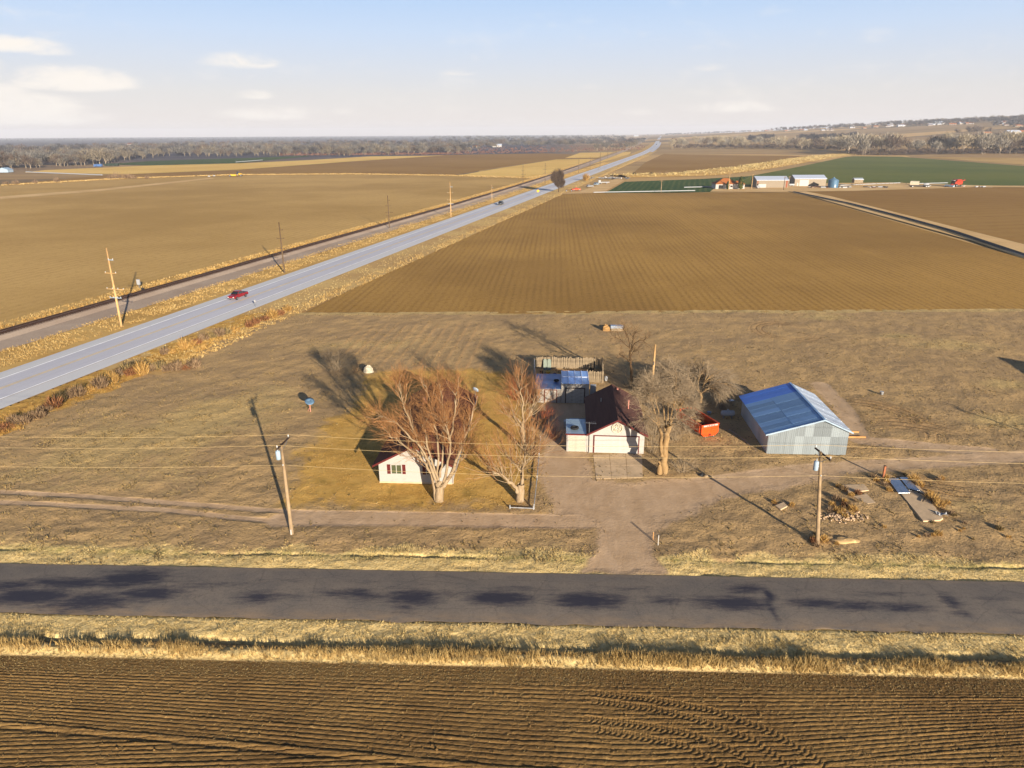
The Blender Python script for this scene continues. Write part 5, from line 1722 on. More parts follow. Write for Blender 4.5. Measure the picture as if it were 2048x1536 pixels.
def sheds():
    r = thing('shed', 'low weathered shed with navy metal roof and double door, left of the pair', 'shed', (3.32, 86.8, 0), R(-4.0))
    MB().prism([(0, 0), (5.6, 0), (5.6, 1.9), (0, 2.0)], 0, 3.02, 'X').build('wall', M['old_white'], r)
    sh = None
    for k in range(6):
        y0 = -0.45 + k * 1.06
        z0 = 2.06 - (y0 + 0.45) * 0.018
        o = slab_poly(MB(), [(-0.38, y0, z0), (3.02, y0, z0), (3.02, y0 + 1.05, z0 - 0.019), (-0.38, y0 + 1.05, z0 - 0.019)], 0.04).build('roof_sheet', M['navy_sheet'], r)
    for x in (0.98, 1.72):
        MB().box(x, x + 0.71, -0.05, -0.004, 0.05, 1.72).build('door', M['old_white'], r)
    t = MB().box(0.86, 0.97, -0.07, -0.003, 0, 1.84).box(2.44, 2.55, -0.07, -0.003, 0, 1.84).box(0.97, 2.44, -0.07, -0.003, 1.73, 1.84)
    t.build('door_frame', M['red_trim'], r)
    t = MB().torus((0, 0, 0.12), 0.26, 0.11, 'Z', 16, 8).build('old_tyre', M['rubber'], None, True)
    t.location = (5.9, 89.3, 2.05); tag(t, 'black tyre lying on the navy roof of the left shed', 'tyre')

    r = thing('shed', 'taller weathered shed with pale striped blue roof, right of the pair', 'shed', (6.40, 86.58, 0), R(-4.0))
    MB().prism([(0, 0), (6.2, 0), (6.2, 2.3), (0, 2.66)], 0, 3.58, 'X').build('wall', M['old_white'], r)
    for i in range(4):
        for j in range(2):
            x0 = 0.02 + i * 0.89; y0 = -0.12 + j * 3.2; z = lambda y: 2.70 - y * 0.058
            slab_poly(MB(), [(x0, y0, z(y0)), (x0 + 0.84, y0, z(y0)), (x0 + 0.84, y0 + 3.15, z(y0 + 3.15)), (x0, y0 + 3.15, z(y0 + 3.15))], 0.03).build('roof_sheet', M['fibre_sheet'], r)
    b = MB()
    for i in range(5):
        x = -0.03 + i * 0.89
        b.hexa([(x, -0.14, 2.74), (x + .06, -0.14, 2.74), (x + .06, 6.3, 2.74 - 6.44 * .058), (x, 6.3, 2.74 - 6.44 * .058)],
               [(x, -0.14, 2.80), (x + .06, -0.14, 2.80), (x + .06, 6.3, 2.80 - 6.44 * .058), (x, 6.3, 2.80 - 6.44 * .058)])
    zz = 2.74 - 3.1 * .058
    b.box(0.06, 3.50, 3.02, 3.10, zz, zz + 0.05)
    b.build('roof_batten', M['roof_batten'], r)
    sectional_door(r, 0.62, 0.02, 2.32, 2.0, -0.002, 4, 2, M['old_white'], M['dark_wood'])


sheds()


def plank_fence():
    r = thing('plank_fence', 'weathered grey plank fence around the junk yard behind the sheds', 'fence', (3.7, 101.1, 0), R(-2.5))
    q = random.Random(3)
    me = [MB().box(-0.075, 0.075, -0.012, 0.012, 0.03, 1.8).build('plank', M['plank'], r).data]
    COL.objects.unlink(r.children[0]) if False else None
    first = True
    runs = [((0, 0), (9.75, 0), 0), ((9.75, 0), (9.28, -6.4), -math.pi / 2 - 0.07), ((9.25, -6.35), (7.15, -6.1), 0)]
    for (a, b, rot) in runs:
        a = Vector(a); b = Vector(b); L = (b - a).length
        n = int(L / 0.165)
        for i in range(n):
            if q.random() < 0.05: continue
            p = a.lerp(b, (i + 0.5) / n)
            if first:
                o = r.children[0]; first = False
            else:
                o = bpy.data.objects.new('plank', me[0]); COL.objects.link(o); o.parent = r
            o.location = (p.x, p.y, 0); o.rotation_euler = (q.gauss(0, 0.02), q.gauss(0, 0.025), rot + q.gauss(0, 0.04)); o.scale = (q.uniform(0.85, 1.05), 1, q.uniform(0.88, 1.04))
        for z in (0.45, 1.4):
            d = (b - a).normalized(); nrm = Vector((d.y, -d.x))
            pa = a - nrm * 0.06; pb = b - nrm * 0.06
            MB().tube([(pa.x, pa.y, z), (pb.x, pb.y, z)], 0.045, 4).build('rail', M['plank'], r)
        k = max(2, int(L / 2.4) + 1)
        for i in range(k):
            p = a.lerp(b, i / (k - 1)) - Vector(((b - a).normalized().y, -(b - a).normalized().x)) * 0.12
            MB().box(p.x - .05, p.x + .05, p.y - .05, p.y + .05, 0, 1.75).build('post', M['plank'], r)
    # left side: posts with pale rail
    l = thing('rail_fence', 'thin pale rail fence along the left side of the sheds', 'fence', (3.35, 101.0, 0))
    for i in range(6):
        y = -i * 2.6; MB().box(-0.05, 0.05, y - 0.05, y + 0.05, 0, 1.5).build('post', M['batten'], l)
    MB().tube([(0, 0, 1.45), (-0.55, -14.0, 1.45)], 0.04, 6).build('rail', M['batten'], l)
    MB().tube([(0, 0, 0.7), (-0.55, -14.0, 0.7)], 0.03, 6).build('rail', M['batten'], l)
    # things leaning and lying inside
    for x, lab in ((4.95, 'left of two grey green boards leaning on the plank fence'), (5.55, 'right of two grey green boards leaning on the plank fence')):
        o = MB().prism([(-0.27, 0), (0.27, 0), (0.27, 1.45), (0.16, 1.62), (-0.16, 1.62), (-0.27, 1.45)], -0.03, 0.03, 'Y').build('leaning_board', plain('grey_green_board', lin(130, 140, 126), rough=0.7), None, bevel=0.01)
        o.location = (x, 100.3, 0); o.rotation_euler = (R(-14), 0, 0); tag(o, lab, 'board')
    o = MB().lathe([(0.18, 0), (0.22, 0.45), (0.24, 0.46), (0.20, 0.44)], n=14).build('bucket', M['yellow'], None, True); o.location = (5.2, 97.0, 0.0); o.scale = (1.4, 1.4, 2.0)
    tag(o, 'yellow drum among the junk behind the left shed', 'drum')
    t = thing('timber_pile', 'pile of tan boards lying along the plank fence behind the right shed', 'timber pile', (8.6, 99.3, 0), R(-4))
    for i in range(7):
        MB().box(-1.2, 1.2, -0.3 + (i % 3) * 0.2, -0.13 + (i % 3) * 0.2, 0.02 + (i // 3) * 0.1, 0.10 + (i // 3) * 0.1).build('board', M['wood'], t)
    for i, (x, y, s, c, nm, lab) in enumerate(((4.3, 98.6, 0.5, (0.02, 0.02, 0.02), 'scrap_crate', 'dark crate in the junk yard corner left of the leaning boards'), (6.2, 97.3, 0.5, lin(30, 60, 150), 'plastic_crate', 'blue plastic crate behind the left shed roof'),
                                              (11.6, 99.0, 0.7, (0.03, 0.025, 0.02), 'scrap_crate', 'dark crate in the right corner of the junk yard'))):
        b = MB().box(-s / 2, s / 2, -s / 2, -s / 2 + .03, 0, s * .8).box(-s / 2, s / 2, s / 2 - .03, s / 2, 0, s * .8).box(-s / 2, -s / 2 + .03, -s / 2 + .031, s / 2 - .031, 0, s * .8).box(s / 2 - .03, s / 2, -s / 2 + .031, s / 2 - .031, 0, s * .8).box(-s / 2 + .031, s / 2 - .031, -s / 2 + .031, s / 2 - .031, 0.01, 0.04)
        o = b.build(nm, plain('crate_paint', c, rough=0.7)); o.location = (x, y, 0); o.rotation_euler = (0, 0, i * 0.5); tag(o, lab, 'crate')
    o = MB().lathe([(0.18, 0), (0.24, 0.05), (0.24, 0.6), (0.12, 0.7)], n=14).build('plastic_drum', M['white_tank'], None, True); o.location = (13.35, 95.3, 0)
    tag(o, 'white plastic drum outside the right corner of the plank fence', 'drum')
    # scrap behind the garage
    def heap(name, lab, x, y, seed, mats, n, sx, sy):
        h = thing(name, lab, 'scrap heap', (x, y, 0))
        qq = random.Random(seed)
        for i in range(n):
            s = qq.uniform(0.25, 0.6)
            MB().cbox((qq.uniform(-sx, sx), qq.uniform(-sy, sy), s * .3), (s * qq.uniform(.8, 2.0), s * .8, s * .6), qq.uniform(0, 3), qq.gauss(0, .2), qq.gauss(0, .2)).build('scrap_piece', M[qq.choice(mats)], h)
    heap('scrap_heap', 'heap of black and white scrap left of the rear garage ridge', 11.3, 87.0, 4, ['black', 'white_tank', 'steel', 'rubber'], 11, 0.9, 0.6)
    heap('scrap_heap', 'heap of blue and white scrap right of the rear garage ridge', 14.0, 88.0, 9, ['blue_metal', 'grey_paint', 'white_tank', 'blue_sheet'], 11, 1.3, 0.5)


plank_fence()


def metal_barn():
    r = thing('metal_barn', 'large galvanised metal barn with blue grey roof at the right of the lot', 'barn', (27.85, 70.75, 0), R(-3.4))
    W, D, hl, hr, xr, zr = 8.42, 11.4, 2.45, 2.85, 5.55, 4.15
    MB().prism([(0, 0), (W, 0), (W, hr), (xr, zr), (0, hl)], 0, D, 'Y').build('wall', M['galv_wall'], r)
    sl = (zr - hl) / xr; sr = (zr - hr) / (W - xr)
    top = lambda x: (hl + sl * x) if x < xr else (zr - sr * (x - xr))
    split = 2.15
    n = 9; w = W / n
    q = random.Random(2)
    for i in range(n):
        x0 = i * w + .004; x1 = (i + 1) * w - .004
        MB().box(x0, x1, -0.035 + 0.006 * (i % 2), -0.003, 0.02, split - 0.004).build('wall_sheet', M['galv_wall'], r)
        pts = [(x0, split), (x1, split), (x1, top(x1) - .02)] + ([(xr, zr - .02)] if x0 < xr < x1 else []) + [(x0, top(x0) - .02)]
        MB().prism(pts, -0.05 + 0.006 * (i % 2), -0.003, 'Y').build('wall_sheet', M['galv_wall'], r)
    for i in range(12):
        MB().box(-0.035 + .006 * (i % 2), -0.003, i * D / 12 + .004, (i + 1) * D / 12 - .004, 0.02, hl - .03).build('wall_sheet', M['galv'], r)
    ov = 0.45
    mid = xr * 0.46
    nn = 12
    for i in range(nn):
        y0 = -0.35 + i * (D + 0.7) / nn; y1 = y0 + (D + 0.7) / nn - 0.006
        mt = 'blue_sheet' if i >= 9 else 'blue_grey_sheet'
        dz = 0.006 * (i % 2)
        f = lambda x: hl + sl * x + 0.03 + dz
        if i >= 9:
            slab_poly(MB(), [(-ov, y0, f(-ov)), (xr - .003, y0, f(xr - .003)), (xr - .003, y1, f(xr - .003)), (-ov, y1, f(-ov))], 0.03).build('roof_sheet', M[mt], r)
        else:
            slab_poly(MB(), [(-ov, y0, f(-ov)), (mid, y0, f(mid)), (mid, y1, f(mid)), (-ov, y1, f(-ov))], 0.03).build('roof_sheet', M[mt], r)
            slab_poly(MB(), [(mid + .004, y0, f(mid) + .012), (xr - .003, y0, f(xr) + .012), (xr - .003, y1, f(xr) + .012), (mid + .004, y1, f(mid) + .012)], 0.03).build('roof_sheet', M[mt], r)
        g = lambda x: zr - sr * (x - xr) + 0.03 + dz
        slab_poly(MB(), [(xr + .003, y0, g(xr)), (W + 0.3, y0, g(W + .3)), (W + 0.3, y1, g(W + .3)), (xr + .003, y1, g(xr))], 0.03).build('roof_sheet', M['galv'], r)
    t = MB()
    for (x0, z0, x1, z1) in ((-ov, hl - ov * sl, xr, zr), (xr, zr, W + .3, hr - .3 * sr)):
        t.hexa([(x0, -0.42, z0 - .04), (x1, -0.42, z1 - .04), (x1, -0.36, z1 - .04), (x0, -0.36, z0 - .04)], [(x0, -0.42, z0 + .12), (x1, -0.42, z1 + .12), (x1, -0.36, z1 + .12), (x0, -0.36, z0 + .12)])
    t.build('gable_trim', M['grey_paint'], r)
    t = MB()
    t.box(xr - .12, xr + .12, -0.3, D + .3, zr + .075, zr + .11)
    t.build('ridge_cap', M['blue_grey_sheet'], r)
    for k, (y, lab) in enumerate(((74.9, 'nearer of two raw timbers sticking out right of the metal barn'), (75.9, 'farther of two raw timbers sticking out right of the metal barn'))):
        o = MB().box(-2.6, 2.6, -0.09, 0.09, 0, 0.18).build('timber', M['wood']); o.location = (38.0 - 0.4 * k, y, 0.02 + 0.25 * k); o.rotation_euler = (0, 0, R(-1 - 2 * k)); tag(o, lab, 'timber')
    # pole and loose lengths leaning in the shadow on the left wall
    o = MB().tube([(0, 0, 0), (0.3, 2.8, 0.0), (0.2, 6.0, 0.05)], 0.03, 6).build('long_pipe', M['steel']); o.location = (26.9, 71.5, 0.05); o.rotation_euler = (0, 0, R(14)); tag(o, 'long thin pipe lying on the ground along the left side of the metal barn', 'pipe')


metal_barn()


def dumpster():
    a = math.atan2(4.6, -1.65) - math.pi / 2
    r = thing('skip', 'orange roll-off skip with dirty inside, standing between the elm and the barn', 'skip', (22.75, 75.2, 0), a)
    Wt, Wb, L, Hh = 2.3, 1.55, 5.4, 1.55
    out = [(-Wb / 2, 0.18), (Wb / 2, 0.18), (Wt / 2, 0.55), (Wt / 2, Hh), (-Wt / 2, Hh), (-Wt / 2, 0.55)]
    # end plates and sides with thickness, open top
    for y0, y1 in ((0, 0.06), (L - 0.06, L)):
        MB().prism(out, y0, y1, 'Y').build('end_plate', M['orange'], r)
    t = 0.05
    for s in (-1, 1):
        b = MB().box(min(s * Wt / 2, s * (Wt / 2 - t)), max(s * Wt / 2, s * (Wt / 2 - t)), 0.062, L - 0.062, 0.55, Hh)
        b.hexa([(s * Wb / 2, 0.062, 0.18), (s * (Wb / 2 - t), 0.062, 0.18), (s * (Wb / 2 - t), L - .062, 0.18), (s * Wb / 2, L - .062, 0.18)],
               [(s * Wt / 2, 0.062, 0.548), (s * (Wt / 2 - t), 0.062, 0.548), (s * (Wt / 2 - t), L - .062, 0.548), (s * Wt / 2, L - .062, 0.548)])
        for k in range(7):
            y = 0.35 + k * 0.78
            x0, x1 = sorted((s * (Wt / 2 + .002), s * (Wt / 2 + .07)))
            b.box(x0, x1, y, y + 0.09, 0.56, Hh - 0.1)
        b.build('side_plate', M['orange'], r)
    MB().box(-Wb / 2 + .05, Wb / 2 - .05, 0.062, L - .062, 0.18, 0.24).build('floor', M['skip_inside'], r)
    m = MB()
    for s in (-1, 1):
        x0, x1 = sorted((s * (Wt / 2 - .08), s * (Wt / 2 + .05)))
        m.box(x0, x1, -0.04, L + 0.04, Hh + .002, Hh + 0.09)
    m.box(-Wt / 2 + .082, Wt / 2 - .082, -0.04, 0.08, Hh + .002, Hh + 0.09).box(-Wt / 2 + .082, Wt / 2 - .082, L - 0.08, L + 0.04, Hh + .002, Hh + 0.09)
    m.build('top_rail', M['orange'], r)
    MB().box(-0.95, 0.95, -0.065, -0.042, Hh - 0.13, Hh + 0.06).build('white_band', M['white_trim'], r)
    d = MB()
    for i, (x, w) in enumerate(((-0.5, .12), (-0.3, .2), (0.0, .14), (0.22, .1), (0.42, .16))):
        d.box(x, x + w, -0.072, -0.066, Hh - 0.09, Hh + 0.0 + 0.015 * (i % 2))
    d.build('faded_lettering', M['red_trim'], r)
    f = MB()
    for z in (0.75, 1.0, 1.25): f.box(0.1, Wt / 2 - .12, -0.06, -0.003, z, z + 0.06)
    f.box(-0.16, 0.16, -0.05, -0.003, 0.22, 0.5)
    f.build('end_ribs', M['orange'], r)
    MB().box(-0.14, 0.14, -0.06, -0.052, 0.26, 0.46).build('hook_plate', M['red_trim'], r)
    for s in (-0.55, 0.55):
        MB().box(s - .05, s + .05, 0.02, L - 0.02, 0.0, 0.18).build('skid', M['steel'], r)
        w = MB().tube([(s - 0.09, 0.3, 0.1), (s + 0.09, 0.3, 0.1)], 0.1, 10).build('roller', M['steel'], r)
    # what was thrown in
    R0 = Matrix.Rotation(a, 3, 'Z')
    def put(o, x, y, z, rx=0, ry=0, rz=0):
        p = R0 @ Vector((x, y, z)); o.location = (22.75 + p.x, 75.2 + p.y, p.z); o.rotation_euler = (rx, ry, rz + a)
    o = MB().torus((0, 0, 0), 0.28, 0.11, 'Z', 18, 8).build('old_tyre', M['rubber'], None, True); put(o, -0.55, 2.6, 0.62, 0.9, 0.3); tag(o, 'black tyre thrown into the orange skip', 'tyre')
    o = MB().box(-0.3, 0.3, -0.3, 0.3, 0, 0.4).build('cardboard_box', plain('cardboard', lin(206, 160, 100), rough=0.9), None, bevel=0.02); put(o, -0.1, 2.2, 0.85, 0.3, 0.2, 0.4); tag(o, 'tan cardboard box lying in the orange skip', 'box')
    for i in range(6):
        o = MB().box(-0.7, 0.7, -0.06, 0.06, 0, 0.04).build('board', M['wood' if i % 2 else 'tarp']); put(o, rnd.uniform(-.6, .2), 3.2 + 0.28 * i, 0.5 + 0.12 * i, rnd.gauss(0, .3), rnd.gauss(0, .35), rnd.uniform(0, 3)); tag(o, 'loose board jutting out of the rubbish in the orange skip', 'board', 'boards in the skip')
    # rubbish mound below
    bm = MB()
    qq = random.Random(8)
    for i in range(74):
        s = qq.uniform(0.12, 0.35)
        bm.cbox((qq.uniform(-.75, .75), qq.uniform(2.4, 5.2), 0.30 + qq.uniform(0, .45)) if i < 30 else (qq.uniform(-.9, .9), qq.uniform(4.0, 5.25), 0.8 + qq.uniform(0, .75)), (s * 1.6, s, s * .7), qq.uniform(0, 3), qq.gauss(0, .4), qq.gauss(0, .4))
    o = bm.build('rubbish', M['skip_inside']); put(o, 0, 0, 0); tag(o, 'dark mixed rubbish filling the far half of the orange skip', 'rubbish', kind='stuff')
    # tank in the barn shade
    t = thing('propane_tank', 'white propane tank on short legs in the shade left of the metal barn', 'gas tank', (26.45, 80.9, 0), R(-2))
    MB().tube([(-0.86, 0, .72), (-0.80, 0, .72), (-0.66, 0, .72), (0.66, 0, .72), (0.80, 0, .72), (0.86, 0, .72)], [0.08, 0.26, 0.36, 0.36, 0.26, 0.08], 16).build('vessel', M['white_tank'], t, True)
    MB().lathe([(0.14, 0), (0.14, 0.16), (0.05, 0.2)], (0, 0, 1.05), 12).build('valve_dome', M['white_tank'], t)
    for s in (-0.5, 0.5):
        MB().box(s - .05, s + .05, -0.26, 0.26, 0, 0.42).build('leg', M['steel'], t)
    # small junk in the shade
    for i, (px, py, w, mt, nm, lab) in enumerate(((1460, 811, .9, 'blue_metal', 'folding_table', 'pale blue folding table in the shade beside the barn'), (1418, 829, .5, 'grey_paint', 'plastic_tub', 'pale tub in the shade under the drooping tree'))):
        p = G(px, py)
        o = thing(nm, lab, 'table' if i == 0 else 'tub', (p[0], p[1], 0), 0.3)
        if i == 0:
            MB().box(-w / 2, w / 2, -.3, .3, .68, .72).build('top', M[mt], o)
            for x in (-w / 2 + .05, w / 2 - .05):
                for y in (-.25, .25): MB().tube([(x, y, 0), (x, y, .68)], .018, 6).build('leg', M['steel'], o)
        else:
            MB().lathe([(0.2, 0), (0.27, .35), (0.29, .36), (.24, .34), (.18, .04)], n=14).build('tub', M[mt], o, True)


dumpster()


def yard_pieces():
    # concrete apron in front of the garage
    pts = [G(1186, 910), G(1284, 907), G(1286, 956), G(1192, 958)]
    zz = 0.14
    mb = MB()
    P = [(float(p[0]), float(p[1])) for p in pts]
    # three joints: six slabs
    ap = thing('concrete_apron', 'grey concrete apron of six slabs in front of the white garage', 'concrete slab', (0, 0, 0))
    ap['kind'] = 'structure'; del ap['category']; del ap['label']
    q = lambda u, v: Vector(P[0]).lerp(Vector(P[1]), u).lerp(Vector(P[3]).lerp(Vector(P[2]), u), v)
    for i in range(3):
        for j in range(2):
            c = [q(i / 3 + .004, j / 2 + .004), q((i + 1) / 3 - .004, j / 2 + .004), q((i + 1) / 3 - .004, (j + 1) / 2 - .004), q(i / 3 + .004, (j + 1) / 2 - .004)]
            c = c[::-1]
            MB().hexa([(p.x, p.y, -0.05) for p in c][::-1], [(p.x, p.y, 0.025) for p in c][::-1]).build('slab', M['concrete'], ap)
    # lawn edging
    def edging(name, lab, pix, r_=0.07, z=0.14):
        t = thing(name, lab, 'rail')
        P = [G(*p) for p in pix]
        for a, b in zip(P[:-1], P[1:]):
            MB().tube([(a[0], a[1], z), (b[0], b[1], z)], r_, 6).build('rail', M['batten'], t)
        for a in P:
            MB().box(a[0] - .05, a[0] + .05, a[1] - .05, a[1] + .05, 0, z + 0.25).build('post', M['batten'], t)
    edging('edging_rail', 'low pale rail edging the right side of the lawn along the drive', [(1081, 880), (1078, 915), (1074, 960), (1068, 1018)], 0.045, 0.28)
    edging('edging_rail', 'short low pale rail along the front right corner of the lawn', [(1067, 1019), (1020, 1017)], 0.05, 0.12)
    # pale stump behind third tree
    p = G(1060, 860)
    o = thing('boulder', 'pale rounded boulder on the lawn beside the pollarded tree near the sheds', 'boulder', (p[0], p[1], 0))
    V, F = rock(random.Random(3), 0.55, 0.4, 0.5)
    fast_mesh('rock', V, F, M['bark_pale'], parent=o, smooth=True)
    # satellite dish left
    p = G(621, 823)
    d = thing('satellite_dish', 'old pale blue satellite dish on a post in the bare lot, left of the lawn', 'dish', (p[0], p[1], 0))
    MB().tube([(0, 0, 0), (0, 0, 1.25)], 0.05, 8).tube([(0, 0, .6), (-.35, .1, 0)], .025, 6).build('post', M['pink_pipe'], d)
    MB().lathe([(0.03, 0.0), (0.3, 0.04), (0.58, 0.15), (0.60, 0.17), (0.3, 0.07), (0.03, 0.03)], n=18).tube([(0, 0, .02), (0.25, 0, .5)], .02, 5).build('reflector', M['dish_blue'], d, True)
    d.children[1].location = (0, 0, 1.3); d.children[1].rotation_euler = (R(28), R(18), 0)
    # tarp heap
    p = G(737, 744)
    t = thing('tarp_heap', 'pale tarp draped over a heap at the far left corner of the lawn', 'tarp', (p[0], p[1], 0))
    V, F = rock(random.Random(6), 0.75, 0.55, 1.1); fast_mesh('tarp', V, F, M['tarp'], parent=t)
    V, F = rock(random.Random(7), 0.5, 0.4, 0.9); o = fast_mesh('dark_fold', V + np.array([-0.6, 0.5, 0]), F, M['black'], parent=t)
    # hay bale and trough
    p = G(1212, 661); o = thing('hay_bale', 'rough tan hay heap standing left of the metal trough behind the lot', 'hay bale', (p[0], p[1], 0))
    V, F = rock(random.Random(9), 0.8, 0.8, 1.2); fast_mesh('bale', V, F, M['brown_hay'], parent=o)
    p = G(1231, 661); o = thing('feed_trough', 'long galvanised trough box on a wooden base right of the hay heap', 'trough', (p[0] + .2, p[1], 0), R(-3))
    MB().box(-1.0, 1.0, -.35, .35, 0, .5).build('base', M['plank'], o)
    MB().prism([(-.5, .5), (.5, .5), (.42, .95), (-.42, .95)], -1.1, 1.1, 'X').build('lid', M['blue_metal'], o)
    # tall cut pole
    p = G(1303, 792)
    o = thing('cut_pole', 'tall bare cut-off utility pole rising from the dark thicket', 'pole', (p[0], p[1], 0)); 
    MB().tube([(0, 0, 0), (0.02, 0, 4), (0.05, 0, 7.2)], [0.17, 0.15, 0.13], 10).build('shaft', M['pole_wood'], o, True)
    MB().tube([(0.0, -.18, 4.4), (0.0, -.18, 4.9)], .05, 6).build('bracket', M['steel'], o)
    # buckets and stakes
    for px, py, lab, s in ((1763, 789, 'white bucket standing alone on the bare lot beyond the barn', 1.0), (1379, 752, 'white bucket in front of the dark bush behind the skip', 1.0)):
        p = G(px, py); o = thing('bucket', lab, 'bucket', (p[0], p[1], 0))
        MB().lathe([(0.2, 0), (0.25, .42), (0.26, .43), (.2, .42)], n=14).build('body', M['white_tank'], o, True)
        MB().torus((0, 0, .44), .25, .012, 'Z', 16, 5).build('rim', M['white_trim'], o)
    for px, py, h, lab in ((1316, 1091, 1.0, 'white marker stake at the right side of the drive mouth'), (1306, 1080, 0.8, 'thin wooden stake left of the white stake by the drive mouth')):
        p = G(px, py); o = thing('stake', lab, 'stake', (p[0], p[1], 0)); MB().box(-.03, .03, -.03, .03, 0, h).build('shaft', M['white_trim' if 'white' in lab[:6] else 'wood'], o); MB().lathe([(0.03, h), (0.001, h + .05)], n=6).build('tip', M['white_trim'], o)
    p = G(1413, 954); o = thing('rubble_stones', 'two pale stones and a dark lump on the drive edge right of the elm', 'stones', (p[0], p[1], 0))
    for k, (x, y, s, mt) in enumerate(((0, 0, .35, 'bark_pale'), (.45, -.1, .25, 'bark_pale'), (-.45, .3, .35, 'black'))):
        V, F = rock(random.Random(20 + k), s, s * .8, s * .8); fast_mesh('stone', V + np.array([x, y, 0]), F, M[mt], parent=o)


def rock(r, a, b, c, n=10, m=6):
    V = []
    for j in range(m + 1):
        ph = math.pi * 0.5 * j / m
        for i in range(n):
            th = 2 * math.pi * i / n
            k = r.uniform(0.82, 1.1)
            V.append((a * math.cos(th) * math.cos(ph) * k, b * math.sin(th) * math.cos(ph) * k, c * math.sin(ph) * k - 0.03))
    F = [(j * n + i, j * n + (i + 1) % n, (j + 1) * n + (i + 1) % n, (j + 1) * n + i) for j in range(m) for i in range(n)]
    return np.array(V), np.array(F)


M['brown_hay'] = plain('hay', lin(176, 136, 84), rough=1, var=0.3, scale=6, bump=1.0, bscale=15)
yard_pieces()


def slabs_right():
    def slab(name, lab, pix, z0, z1, mt, cat='slab'):
        P = [G(*p) for p in pix]; c = np.mean(P, 0)
        P = [(p[0] - c[0], p[1] - c[1]) for p in P]
        a = sum(P[i][0] * P[(i + 1) % len(P)][1] - P[(i + 1) % len(P)][0] * P[i][1] for i in range(len(P)))
        if a < 0: P = P[::-1]
        o = MB().prism(P, z0, z1, 'Z').build(name, M[mt], None, bevel=0.015)
        o.location = (c[0], c[1], 0)
        return tag(o, lab, cat)
    slab('concrete_slab', 'long old concrete slab running down from under the two metal sheets', [(1790, 975), (1836, 972), (1886, 1038), (1880, 1042), (1846, 1044)], -0.05, 0.12, 'concrete')
    slab('concrete_slab', 'broken concrete slab piece, upper one of the two left of the metal sheets', [(1685, 971), (1728, 970), (1738, 982), (1697, 986)], -0.05, 0.10, 'concrete')
    slab('concrete_slab', 'broken concrete slab piece, lower one of the two left of the metal sheets', [(1706, 994), (1733, 989), (1751, 1007), (1735, 1009)], -0.05, 0.09, 'concrete')
    slab('concrete_slab', 'small square concrete slab alone between drive and leaning pole', [(1550, 1013), (1567, 1006), (1575, 1014), (1561, 1021)], -0.05, 0.12, 'concrete')
    s = [slab('sheet_metal', 'left of two shiny metal sheets lying on the long slab', [(1775, 960), (1796, 958.6), (1820, 988.6), (1796, 989)], 0.13, 0.16, 'blue_metal', 'metal sheet'),
         slab('sheet_metal', 'right of two shiny metal sheets lying on the long slab', [(1798, 957), (1815, 957.5), (1840, 984.5), (1819, 983.5)], 0.145, 0.175, 'blue_metal', 'metal sheet')]
    h = MB().tube([(0, 0, .05), (0.35, -0.5, .10), (0.75, -1.2, .08), (0.95, -1.9, .06), (0.9, -2.5, .05), (0.8, -2.9, .05)], 0.06, 8)
    h.tube([(0.92, -1.75, .08), (0.5, -1.9, .06), (0.15, -2.2, .05), (-0.05, -2.5, .05)], 0.05, 8)
    o = h.build('black_hose', M['black']); p = G(1818, 982); o.location = (p[0], p[1], 0.17); tag(o, 'bent black hose lying across metal sheet and concrete slab', 'hose')
    p = G(1882, 1031)
    r_ = random.Random(4)
    xs = np.linspace(-.45, .45, 16); ys = np.linspace(-.3, .3, 12)
    X, Y, F = tensor(xs, ys)
    Z = 0.13 + 0.16 * np.clip(fnoise(X, Y, 0.22, 3), -0.3, 1) + 0.05
    o = fast_mesh('white_cloth', np.stack([X + .05 * vnoise(X, Y, .2, 1), Y + .05 * vnoise(X, Y, .2, 2), Z], 2).reshape(-1, 3), F, M['cloth']); o.location = (p[0], p[1], 0)
    md = o.modifiers.new('thick', 'SOLIDIFY'); md.thickness = 0.01
    tag(o, 'crumpled white cloth at the lower right corner of the long slab', 'cloth')
    p = G(1766, 956)
    o = thing('wooden_post', 'short reddish wooden post standing left above the metal sheets', 'post', (p[0], p[1], 0)); MB().box(-.09, .09, -.09, .09, 0, 1.35).build('shaft', plain('red_wood', lin(168, 104, 70), rough=.9)  , o); MB().box(-.11, .11, -.11, .11, 1.352, 1.39).build('cap', M['dark_wood'], o)
    # rubble heap
    q = np.random.default_rng(8); mb = MB(); c = G(1685, 1033)
    for i in range(220):
        s = q.uniform(.05, .17); mb.cbox((q.normal(0, .9), q.normal(0, .45), s * .4), (s * 1.4, s, s * .8), q.uniform(0, 3), q.normal(0, .4), q.normal(0, .4))
    o = mb.build('rubble', plain('broken_plaster', lin(206, 176, 142), rough=.95, var=.3)); o.location = (c[0], c[1], 0); tag(o, kind='stuff')
    # dirt mound by the pole
    p = G(1690, 1082); V, F = rock(random.Random(2), 1.3, .7, .25); o = fast_mesh('dirt_mound', V, F, M['dirtroad'], smooth=True); o.location = (p[0], p[1], 0); tag(o, kind='structure')


slabs_right()


